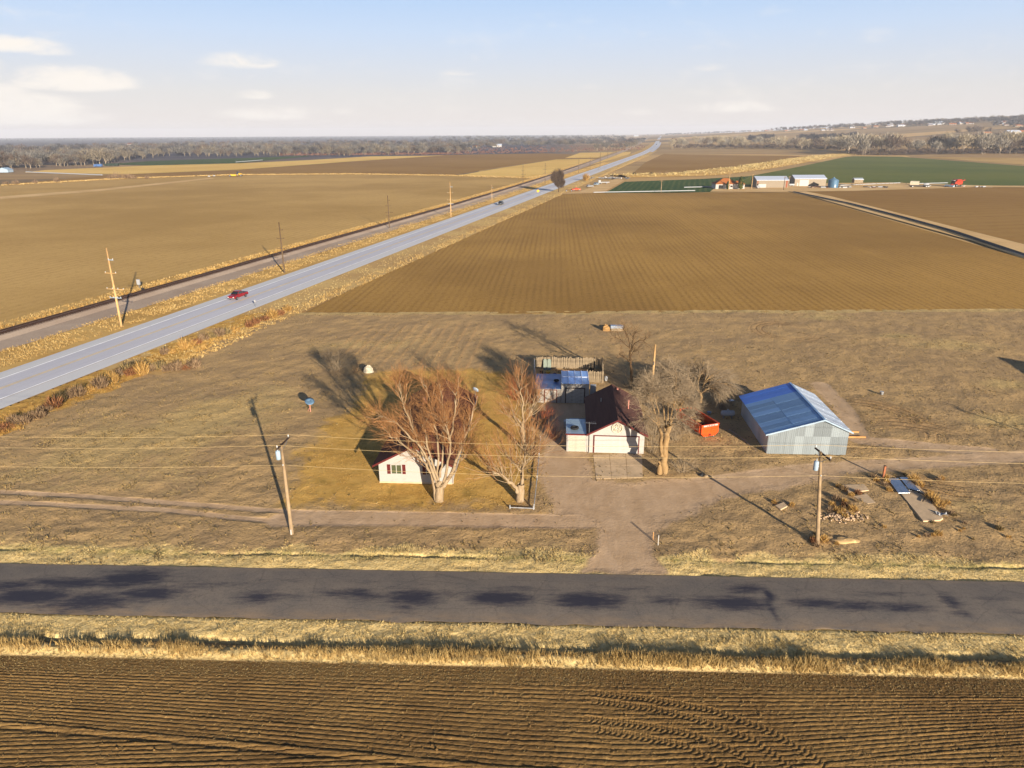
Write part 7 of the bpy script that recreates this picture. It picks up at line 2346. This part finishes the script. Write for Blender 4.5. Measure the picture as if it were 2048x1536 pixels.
    MB().prism([(-2.6, .6), (2.2, .5), (2.6, 1.6), (-2.2, 1.9)], -1.4, 1.4, 'Y').build('bowl', M['yellow'], r); MB().tube([(2.4, 0, 1.2), (4.4, 0, 1.0)], .15, 6).build('drawbar', M['yellow'], r)
    for s in (-1.5, 1.5): wheel(r, -2.4, s, .8, .5)
    for px, py, lab in ((418, 353, 'left white bag lying left of the yellow tractor'), (428, 352, 'right white bag lying left of the yellow tractor')):
        p = G(px, py); V, F = rock(random.Random(int(px)), 1.3, .8, .8); o = fast_mesh('white_bag', V, F, M['cloth'], smooth=True); o.location = (p[0], p[1], 0); tag(o, lab, 'bag')
    p = G(6, 345); r = thing('farm_building', 'blue roofed white building at the left picture edge before the wood', 'barn', (p[0] - 5, p[1], 0)); gable(r, 10, 8, 2.6, 2.6, 5, 4.4, M['grey_paint'], M['pale_blue_sheet'])
    for px, py, W, lab, mw, mr in ((195, 333, 9, 'dark blue farm machine at the left wood edge', 'navy_sheet', 'navy_sheet'), (222, 331.6, 16, 'long dark green stack of goods before the left wood', 'conifer_box', 'conifer_box')):
        p = G(px, py); r = thing('stack', lab, 'stack', (p[0], p[1], 0))
        for i in range(4): MB().box(-W / 2 + i * W / 4 + .05, -W / 2 + (i + 1) * W / 4 - .05, 0, 3, 0, 2.4 + .4 * (i % 2)).build('block', M[mw], r, bevel=.1)
    # a building out of the frame to the right, only its shadow reaches the picture
    r = thing('shed', 'grey shed just outside the right picture edge', 'shed', (83.5, 70.5, 0), R(-4)); gable(r, 9, 7, 5.4, 5.4, 4.5, 7.2, M['galv_wall'], M['galv'])


M['conifer'] = grassmat('conifer_needles', [(0, lin(46, 58, 28)), (.5, lin(78, 92, 40)), (1, lin(112, 118, 52))])
M['conifer_box'] = plain('dark_green_cover', lin(36, 52, 40), rough=.8)
M['bin_blue'] = plain('blue_grey_bin', lin(104, 146, 180, .75), rough=.5, metal=.2, var=.12)
M['bin_blue2'] = plain('pale_bin_roof', lin(130, 170, 200, .75), rough=.45, metal=.2, var=.1)
M['combine_red'] = plain('combine_red', lin(226, 70, 40, .8), rough=.5, var=.1)
farm()


# ------------------------------------------------------------------ distant trees
FT = {}
def far_tree(r, n, spread, bw, low=0.25):
    """crown of upswept twig sprays in an irregular head, height 1"""
    lobes = [(r.normal(0, spread * .42), r.normal(0, spread * .42), r.uniform(.45, .75), r.uniform(.18, .32)) for _ in range(7)]
    k = r.integers(0, 7, n); lb = np.array(lobes)[k]
    d = r.normal(0, 1, (n, 3)); d /= np.linalg.norm(d, axis=1)[:, None]; q = r.uniform(.3, 1, n)[:, None] ** .6
    B = lb[:, :3] + d * q * lb[:, 3:4] * np.array([1, 1, .95]); B[:, 2] = np.clip(B[:, 2], low, 1)
    D = np.stack([B[:, 0] * .9, B[:, 1] * .9, np.full(n, .55)], 1) + r.normal(0, .18, (n, 3)); D /= np.linalg.norm(D, axis=1)[:, None]
    L = r.uniform(.10, .22, n)
    W = np.cross(D, r.normal(0, 1, (n, 3))); W /= np.linalg.norm(W, axis=1)[:, None]; W *= (bw * r.uniform(.6, 1.4, n))[:, None]
    V = np.stack([B - W, B + W, B + D * L[:, None]], 1).reshape(-1, 3)
    return V, np.arange(3 * n).reshape(-1, 3), np.repeat(r.uniform(0, 1, n), 3), lobes


def far_trunk(r, lobes, w=.02):
    items = [([Vector((0, 0, -.03)), Vector((0, 0, .15)), Vector((r.normal(0, .01), 0, .3))], w * 1.5, w)]
    for x, y, z, s in lobes[:5]:
        items.append(([Vector((0, 0, .2)), Vector((x * .5, y * .5, z * .65)), Vector((x, y, z + s * .5))], w * .8, w * .25))
    return tubes(items, 4)


M['far_grey'] = grassmat('grey_wood_twigs', [(0, lin(66, 64, 64)), (.5, lin(104, 101, 96)), (1, lin(136, 131, 122))])
M['far_tan'] = grassmat('tan_wood_twigs', [(0, lin(84, 76, 64)), (.5, lin(124, 113, 96)), (1, lin(154, 142, 120))])
M['far_brown'] = grassmat('brown_wood_twigs', [(0, lin(66, 54, 48)), (.5, lin(96, 80, 68)), (1, lin(124, 106, 88))])
M['far_dark'] = grassmat('dark_wood_twigs', [(0, lin(46, 46, 50)), (.5, lin(66, 65, 68)), (1, lin(92, 88, 88))])
M['belt_tan'] = grassmat('pale_belt_twigs', [(0, lin(112, 100, 82, 1.3)), (.5, lin(160, 146, 120, 1.3)), (1, lin(192, 178, 150, 1.3))])
M['belt_grey'] = grassmat('grey_belt_twigs', [(0, lin(96, 90, 82, 1.3)), (.5, lin(142, 134, 120, 1.3)), (1, lin(176, 166, 148, 1.3))])
M['willow'] = grassmat('reddish_willow_scrub', [(0, lin(92, 60, 52)), (.5, lin(124, 86, 72)), (1, lin(150, 112, 90))])
M['far_trunk'] = plain('pale_far_trunk', lin(176, 158, 132), rough=1, var=.2)

rF = np.random.default_rng(101)
for mt, sp, n, bw in (('far_grey', .30, 420, .013), ('far_grey', .36, 420, .013), ('far_grey', .26, 380, .013), ('far_tan', .32, 440, .013), ('far_tan', .27, 400, .013), ('far_brown', .33, 420, .013), ('far_dark', .34, 420, .014), ('belt_tan', .32, 520, .012), ('belt_tan', .27, 500, .012), ('belt_grey', .34, 520, .012), ('belt_grey', .28, 500, .012)):
    V, F, q, lobes = far_tree(rF, n, sp, bw)
    Vt, Ft = far_trunk(rF, lobes)
    FT.setdefault(mt, []).append((V, F, q, fast_mesh('crown', V, F, M[mt], attrs={'rnd': q}, link=False), fast_mesh('trunk', Vt, Ft, M['far_trunk'], smooth=True, link=False)))


def far_individual(px, py, h, mt, lab, grp, k):
    p = GT(px, py)
    cands = FT[mt]; V, F, q, mc, mtk = cands[k % len(cands)]
    t = bpy.data.objects.new('bare_tree', None); COL.objects.link(t)
    t.location = (p[0], p[1], float(T(p[0], p[1])) - .4); w = h * rnd.uniform(.85, 1.25); t.scale = (w, w, h); t.rotation_euler = (0, 0, rnd.uniform(0, 6.28))
    tag(t, lab, 'tree', grp)
    for nm, me in (('crown', mc), ('trunk', mtk)):
        o = bpy.data.objects.new(nm, me); COL.objects.link(o); o.parent = t


def wood(name, mt, pts, hs, seed, sub=1.0):
    """many distant trees as one mass"""
    r = np.random.default_rng(seed)
    VV, FF, QQ = [], [], []; off = 0
    for i, (px, py) in enumerate(pts):
        p = GT(px, py)
        V, F, q, _, _ = FT[mt][i % len(FT[mt])]
        n = int(len(F) * sub); s = r.integers(0, max(1, len(F) - n + 1))
        v = V[3 * s:3 * (s + n)]
        h = hs * r.uniform(.7, 1.2); a = r.uniform(0, 6.28); ca, sa = math.cos(a), math.sin(a); w = h * r.uniform(1, 1.4)
        g = 1.0 if sub >= .6 else 1.7
        c = np.repeat(v.reshape(-1, 3, 3).mean(1), 3, 0); v = c + (v - c) * g
        X = np.stack([(v[:, 0] * ca - v[:, 1] * sa) * w + p[0], (v[:, 0] * sa + v[:, 1] * ca) * w + p[1], v[:, 2] * h + float(T(p[0], p[1])) - .4], 1)
        VV.append(X); QQ.append(q[3 * s:3 * (s + n)]); off += len(v)
    V = np.concatenate(VV)
    o = fast_mesh(name, V, np.arange(len(V)).reshape(-1, 3), M[mt], attrs={'rnd': np.concatenate(QQ)}); tag(o, kind='stuff')


def interp_line(line, x): return np.interp(x, [a for a, b in line], [b for a, b in line])


def wpl(x):
    for lim, w in ((60, 'at the picture edge'), (210, 'behind the long white pipe'), (330, 'at the left end of the green strip'), (480, 'behind the green strip left of the tractor'), (620, 'behind the green strip right of the tractor'), (780, 'behind the golden strip'), (2000, 'where the red willow scrub begins')):
        if x < lim: return w


def bpl(x):
    for lim, w in ((1420, 'next to the highway'), (1500, 'above the farmhouse'), (1580, 'above the left long farm building'), (1660, 'above the right long farm building'), (1740, 'above the grain bin'), (1820, 'left of the rounded hut'), (1900, 'above the rounded hut'), (1980, 'above the red combine'), (3000, 'at the right picture edge')):
        if x < lim: return w


def woods():
    r = np.random.default_rng(55)
    # ---- left river wood: front edge and back edge in photo rows
    front = [(-80, 338), (0, 338), (60, 337), (120, 333), (160, 331), (205, 328), (240, 322), (300, 317), (330, 314), (440, 313.5), (560, 312), (700, 311.5), (880, 309), (960, 306)]
    back = [(-80, 304), (0, 303), (200, 297), (300, 293), (440, 290), (560, 288), (700, 287), (880, 286), (960, 285), (1280, 281)]
    # the largest ones, in front, each a tree of its own
    n = 0
    for x in np.sort(r.uniform(-60, 960, 150)):
        y = interp_line(front, x) - r.uniform(0.2, 3.0) ** 1.2
        d = np.hypot(*GT(x, y)); mt = r.choice(['far_grey', 'far_grey', 'far_tan', 'far_brown'] if x < 600 else ['far_grey', 'far_tan', 'far_tan', 'far_brown'])
        word = {'far_grey': 'grey', 'far_tan': 'tan', 'far_brown': 'brown'}[mt]
        far_individual(x, y, r.uniform(9, 14.5), mt, '%s bare tree of the left wood, %s' % (word, wpl(x)), '%s trees of the left wood %s' % (word, wpl(x)), int(r.integers(0, 9))); n += 1
    for x, y, h in ((187, 328, 18), (200, 329, 19), (212, 330, 18), (193, 325, 17)):
        far_individual(x, y, h, 'far_tan', 'tall pale tree with light trunk in the small group before the left wood', 'pale trees before the left wood', int(x))
    pts = {'far_grey': [], 'far_tan': [], 'far_dark': [], 'far_brown': []}
    for _ in range(2100):
        x = r.uniform(-80, 1290)
        f = interp_line(front + [(1290, 300)], x); b = interp_line(back, x)
        y = b + (f - b) * r.uniform(0, 1) ** 0.9 - 1.5
        if x > 930 and y > 297 - (x - 930) * .02: continue
        t = (f - y) / (f - b)
        k = r.choice(['far_grey', 'far_grey', 'far_tan', 'far_brown', 'far_dark'] if t < .6 else ['far_dark', 'far_grey', 'far_brown'])
        pts[k].append((x, y))
    for i, (k, v) in enumerate(pts.items()):
        wood('river_wood', k, v, 13.5, 60 + i, .42)
    # far strip of the wood, right of centre, and trees on the far plain
    q = [(r.uniform(860, 1250), r.uniform(272.5, 284)) for _ in range(330)]
    wood('river_wood', 'far_dark', q[:200], 17, 70, .22); wood('river_wood', 'far_grey', q[200:], 16, 71, .22)
    q = [(x, r.uniform(272.9 - x * .0022 + .4, 284 - x * .004)) for x in r.uniform(-60, 900, 420)]
    wood('distant_trees', 'far_dark', q, 11, 72, .14)
    q = [(x, 273.4 - .0055 * x + r.uniform(.2, 1.0)) for x in r.uniform(-60, 1330, 130)]
    wood('distant_trees', 'far_dark', q, 13, 73, .12)
    # reddish willow scrub
    VV = []; QQ = []
    for _ in range(1300):
        x = r.uniform(560, 1290); y = interp_line([(560, 311.5), (900, 309.5), (1100, 305), (1290, 300)], x) - r.uniform(0, 1) ** 1.3 * (13 if x > 900 else 4)
        p = GT(x, y); V, F, qq = blades(r, 12, r.uniform(2.2, 4.5), r.uniform(2.5, 5), .5)
        VV.append(V + np.array([p[0], p[1], 0])); QQ.append(qq)
    V = np.concatenate(VV); o = fast_mesh('willow_scrub', V, np.arange(len(V)).reshape(-1, 3), M['willow'], attrs={'rnd': np.concatenate(QQ)}); tag(o, kind='stuff')
    # trees standing along the railway beyond the stubble
    for i in range(26):
        x = r.uniform(1190, 1275); y = interp_line([(1190, 302), (1275, 298)], x) - r.uniform(0, 5)
        far_individual(x, y, r.uniform(9, 17), r.choice(['far_tan', 'far_grey', 'far_brown']), 'bare tree in the clump where the railway meets the wood', 'trees beside the far railway', i)
    # ---- belt of big trees behind the green fields on the right
    base = [(1338, 298.5), (1400, 297), (1500, 297.5), (1600, 299.5), (1690, 303), (1698, 310), (1790, 311), (1900, 309), (2048, 308), (2140, 308)]
    for i, x in enumerate(np.sort(np.concatenate([r.uniform(1340, 1690, 70), r.uniform(1690, 2130, 74)]))):
        right = x > 1685
        y = interp_line(base, x) - r.uniform(0, 5) ** 1.1
        if 1492 < x < 1530 and r.uniform() < .6: continue
        mt = r.choice(['belt_tan', 'belt_tan', 'belt_grey', 'belt_grey', 'far_brown'])
        word = {'belt_grey': 'grey', 'belt_tan': 'pale tan', 'far_brown': 'brown'}[mt]
        seg = 'behind the winter wheat on the right' if right else 'behind the brown field right of the highway'
        far_individual(x, y, (r.uniform(17, 31) if right else r.uniform(16, 24)), mt, '%s bare tree of the field belt, %s' % (word, bpl(x)), '%s belt trees %s' % (word, bpl(x)), i)
    q = [(x, interp_line(base, x) - r.uniform(-.3, 4)) for x in np.concatenate([r.uniform(1345, 1690, 220), r.uniform(1690, 2130, 230)])]
    wood('undergrowth', 'far_brown', q, 7.5, 75, .3)
    q = [(r.uniform(1600, 1740), r.uniform(279, 290)) for _ in range(60)] + [(r.uniform(1500, 1545), r.uniform(281, 288)) for _ in range(22)]
    wood('far_belt', 'far_dark', q, 17, 76, .5)
    # ---- village trees on the rise
    vb = [(1330, 265.5), (1400, 264), (1500, 262.5), (1600, 261.5), (1700, 258), (1760, 254), (1850, 251), (1960, 247), (2048, 243), (2140, 240)]
    q = [(x, interp_line(vb, x) + r.uniform(-4.5, .6)) for x in r.uniform(1326, 2130, 520)]
    wood('village_trees', 'far_dark', q[:330], 15, 77, .25); wood('village_trees', 'far_brown', q[330:], 14, 78, .25)
    q = [(x, interp_line(vb, x) - r.uniform(3, 8)) for x in r.uniform(1680, 2130, 240)]
    wood('village_trees', 'far_tan', q, 13, 79, .22)
    q = [(r.uniform(1985, 2100), r.uniform(247, 256)) for _ in range(40)]
    wood('village_trees', 'far_dark', q, 15, 80, .3)
    for x, y, h in ((1915, 268.5, 14), (1938, 268.5, 20), (1948, 268.3, 22), (1956, 268.4, 18), (1976, 268, 16), (2040, 266.5, 16), (2045, 266, 15)):
        far_individual(x, y, h, 'far_brown', 'bare tree beside the lone farm with white barn on the far right slope', 'trees of the lone farm on the slope', int(x))
    # houses of the village
    hm = {}
    for key, (mw, mr) in dict(pale=('white_siding', 'shingle'), tan=('tan_wall', 'brown_roof'), white=('white_trim', 'pale_roof')).items():
        mb = MB(); mb.mat(0).prism([(0, 0), (8, 0), (8, 2.9), (4, 4.8), (0, 2.9)], 0, 15, 'X'); mb.mat(1)
        slab_poly(mb, [(-.4, -.5, 2.75), (15.4, -.5, 2.75), (15.4, 4, 4.9), (-.4, 4, 4.9)], .15); slab_poly(mb, [(-.4, 4.003, 4.9), (15.4, 4.003, 4.9), (15.4, 8.5, 2.75), (-.4, 8.5, 2.75)], .15)
        mb.mat(2).box(2, 3.5, -.06, -.003, 1, 2.2).box(6, 7, -.06, -.003, .1, 2.2).box(9.5, 11.5, -.06, -.003, 1, 2.2)
        o = mb.build('village_house', [M[mw], M[mr], M['dark_glass']]); hm[key] = o.data; bpy.data.objects.remove(o)
    for i in range(64):
        x = r.uniform(1340, 2120); y = interp_line(vb, x) + r.uniform(-2.0, 1.6)
        if i > 52: x = r.uniform(1985, 2040); y = r.uniform(245, 254)
        p = GT(x, y); k = r.choice(['pale', 'tan', 'white'])
        o = bpy.data.objects.new('village_house', hm[k]); COL.objects.link(o); o.location = (p[0], p[1], float(T(*p)) - .4); s = r.uniform(.9, 1.6); o.scale = (s, s, s); o.rotation_euler = (0, 0, r.uniform(-.3, .3))
        tag(o, 'small %s house among the trees of the distant village on the rise' % dict(pale='white walled', tan='tan walled', white='all white')[k], 'house', '%s houses of the distant village' % k)
    for px, py, k, s, lab in ((1700, 256.5, 'white', 1.3, 'white house alone in the field below the village'), (1870, 249, 'white', 2.2, 'long white building at the upper edge of the sloping field'), (2016, 268.6, 'white', 1.9, 'white barn with grey roof at the lone farm on the far right slope'),
                              (2032, 267.5, 'tan', 1.5, 'tan house right of the white barn on the far right slope'), (1968, 268.7, 'tan', 1.2, 'low brown house left of the white barn on the far right slope'), (985, 294, 'white', 1.6, 'white building in a clearing of the left wood, left of the far railway'), (945, 295.5, 'tan', 1.3, 'cream shed in a clearing of the left wood'),
                              (255, 291.5, 'pale', 2.0, 'cream and black barn above the left wood'), (1238, 271.5, 'white', 2.2, 'white house left of the far end of the highway'), (1268, 269, 'white', 2.6, 'long white building at the far end of the railway'), (330, 289.5, 'white', 1.6, 'small white building above the left wood, right of the cream barn')):
        p = GT(px, py); o = bpy.data.objects.new('distant_building', hm[k]); COL.objects.link(o); o.location = (p[0], p[1], float(T(*p)) - .4); o.scale = (s, s, s); tag(o, lab, 'building')
    # roadside tree by the highway
    b = G(1117, 384); rn = np.random.default_rng(77)
    rt = thing('roadside_tree', 'round dense bare tree at the highway edge beyond the ploughed field', 'tree', (b[0], b[1], 0))
    V, F, q, lobes = far_tree(rn, 3000, .34, .0065, low=.05); V = np.concatenate([V, V * np.array([.8, .8, .62]) + np.array([.16, 0, -.02])]); F = np.concatenate([F, F + F.max() + 1]); q = np.concatenate([q, q]); sc_ = np.array([9.0, 9.0, 13.0])
    fast_mesh('crown', V * sc_, F, M['far_brown'], attrs={'rnd': q}, parent=rt)
    Vt, Ft = far_trunk(rn, lobes, .022); fast_mesh('trunk', Vt * sc_, Ft, M['bark_dark'], smooth=True, parent=rt)
    p = G(1172, 361); t = thing('small_tree', 'small pale yellow tree right of the big roadside tree', 'tree', (p[0], p[1], 0)); V, F, q = blades(np.random.default_rng(3), 300, 7, 2.6, .2); fast_mesh('crown', V, F, M['brush_gold'], attrs={'rnd': q}, parent=t); MB().tube([(0, 0, 0), (0, 0, 4)], .15, 6).build('trunk', M['bark_tan'], t)
    # bushes along the bank and left field line
    for px, py, h, mt, lab in [(1268, 351.5, 4.5, 'brush_dark', 'dark bush at the end of the straw bank'), (1302, 350.5, 3.8, 'brush_dark', 'left dark bush on the straw bank'), (1318, 351, 4.2, 'brush_grey', 'grey bush on the straw bank, left of centre'), (1332, 351, 4.2, 'brush_grey', 'grey bush on the straw bank, right of the first grey one')] + \
            [(x, interp_line([(0, 371), (240, 357.5)], x), h, 'brush_grey', 'bare grey bush on the line between the left fields, %s' % w) for x, h, w in ((12, 4, 'at the picture edge'), (32, 5, 'second from the picture edge'), (70, 4, 'standing alone'), (114, 5, 'below the white pipe'), (223, 6, 'left end of the thicket'), (234, 8, 'tallest of the thicket'), (246, 6, 'middle of the thicket'), (258, 6, 'right of the thicket middle'), (268, 5, 'right end of the thicket'), (294, 3.5, 'right of the thicket'))]:
        p = G(px, py); V, F, q = blades(r, 160, h, h * .7, .10); o = fast_mesh('bush', V, F, M[mt], attrs={'rnd': q}); o.location = (p[0], p[1], 0); tag(o, lab, 'bush')


woods()


# ------------------------------------------------------------------ haze: one closed box of thin air round everything
hz = MB().box(-15500, 15500, -15500, 15500, -6.0, 150.0).build('haze', None)
hz.data.materials.clear()
mh = bpy.data.materials.new('haze_air'); mh.use_nodes = True
th_ = NT(mh.node_tree); th_.n.remove(mh.node_tree.nodes['Principled BSDF'])
pv = th_.new('ShaderNodeVolumePrincipled')
pv.inputs['Color'].default_value = (0.86, 0.90, 1.0, 1)
pv.inputs['Density'].default_value = HAZE
pv.inputs['Anisotropy'].default_value = 0.0
th_.l.new(pv.outputs[0], mh.node_tree.nodes['Material Output'].inputs['Volume'])
hz.data.materials.append(mh)
tag(hz, kind='stuff')
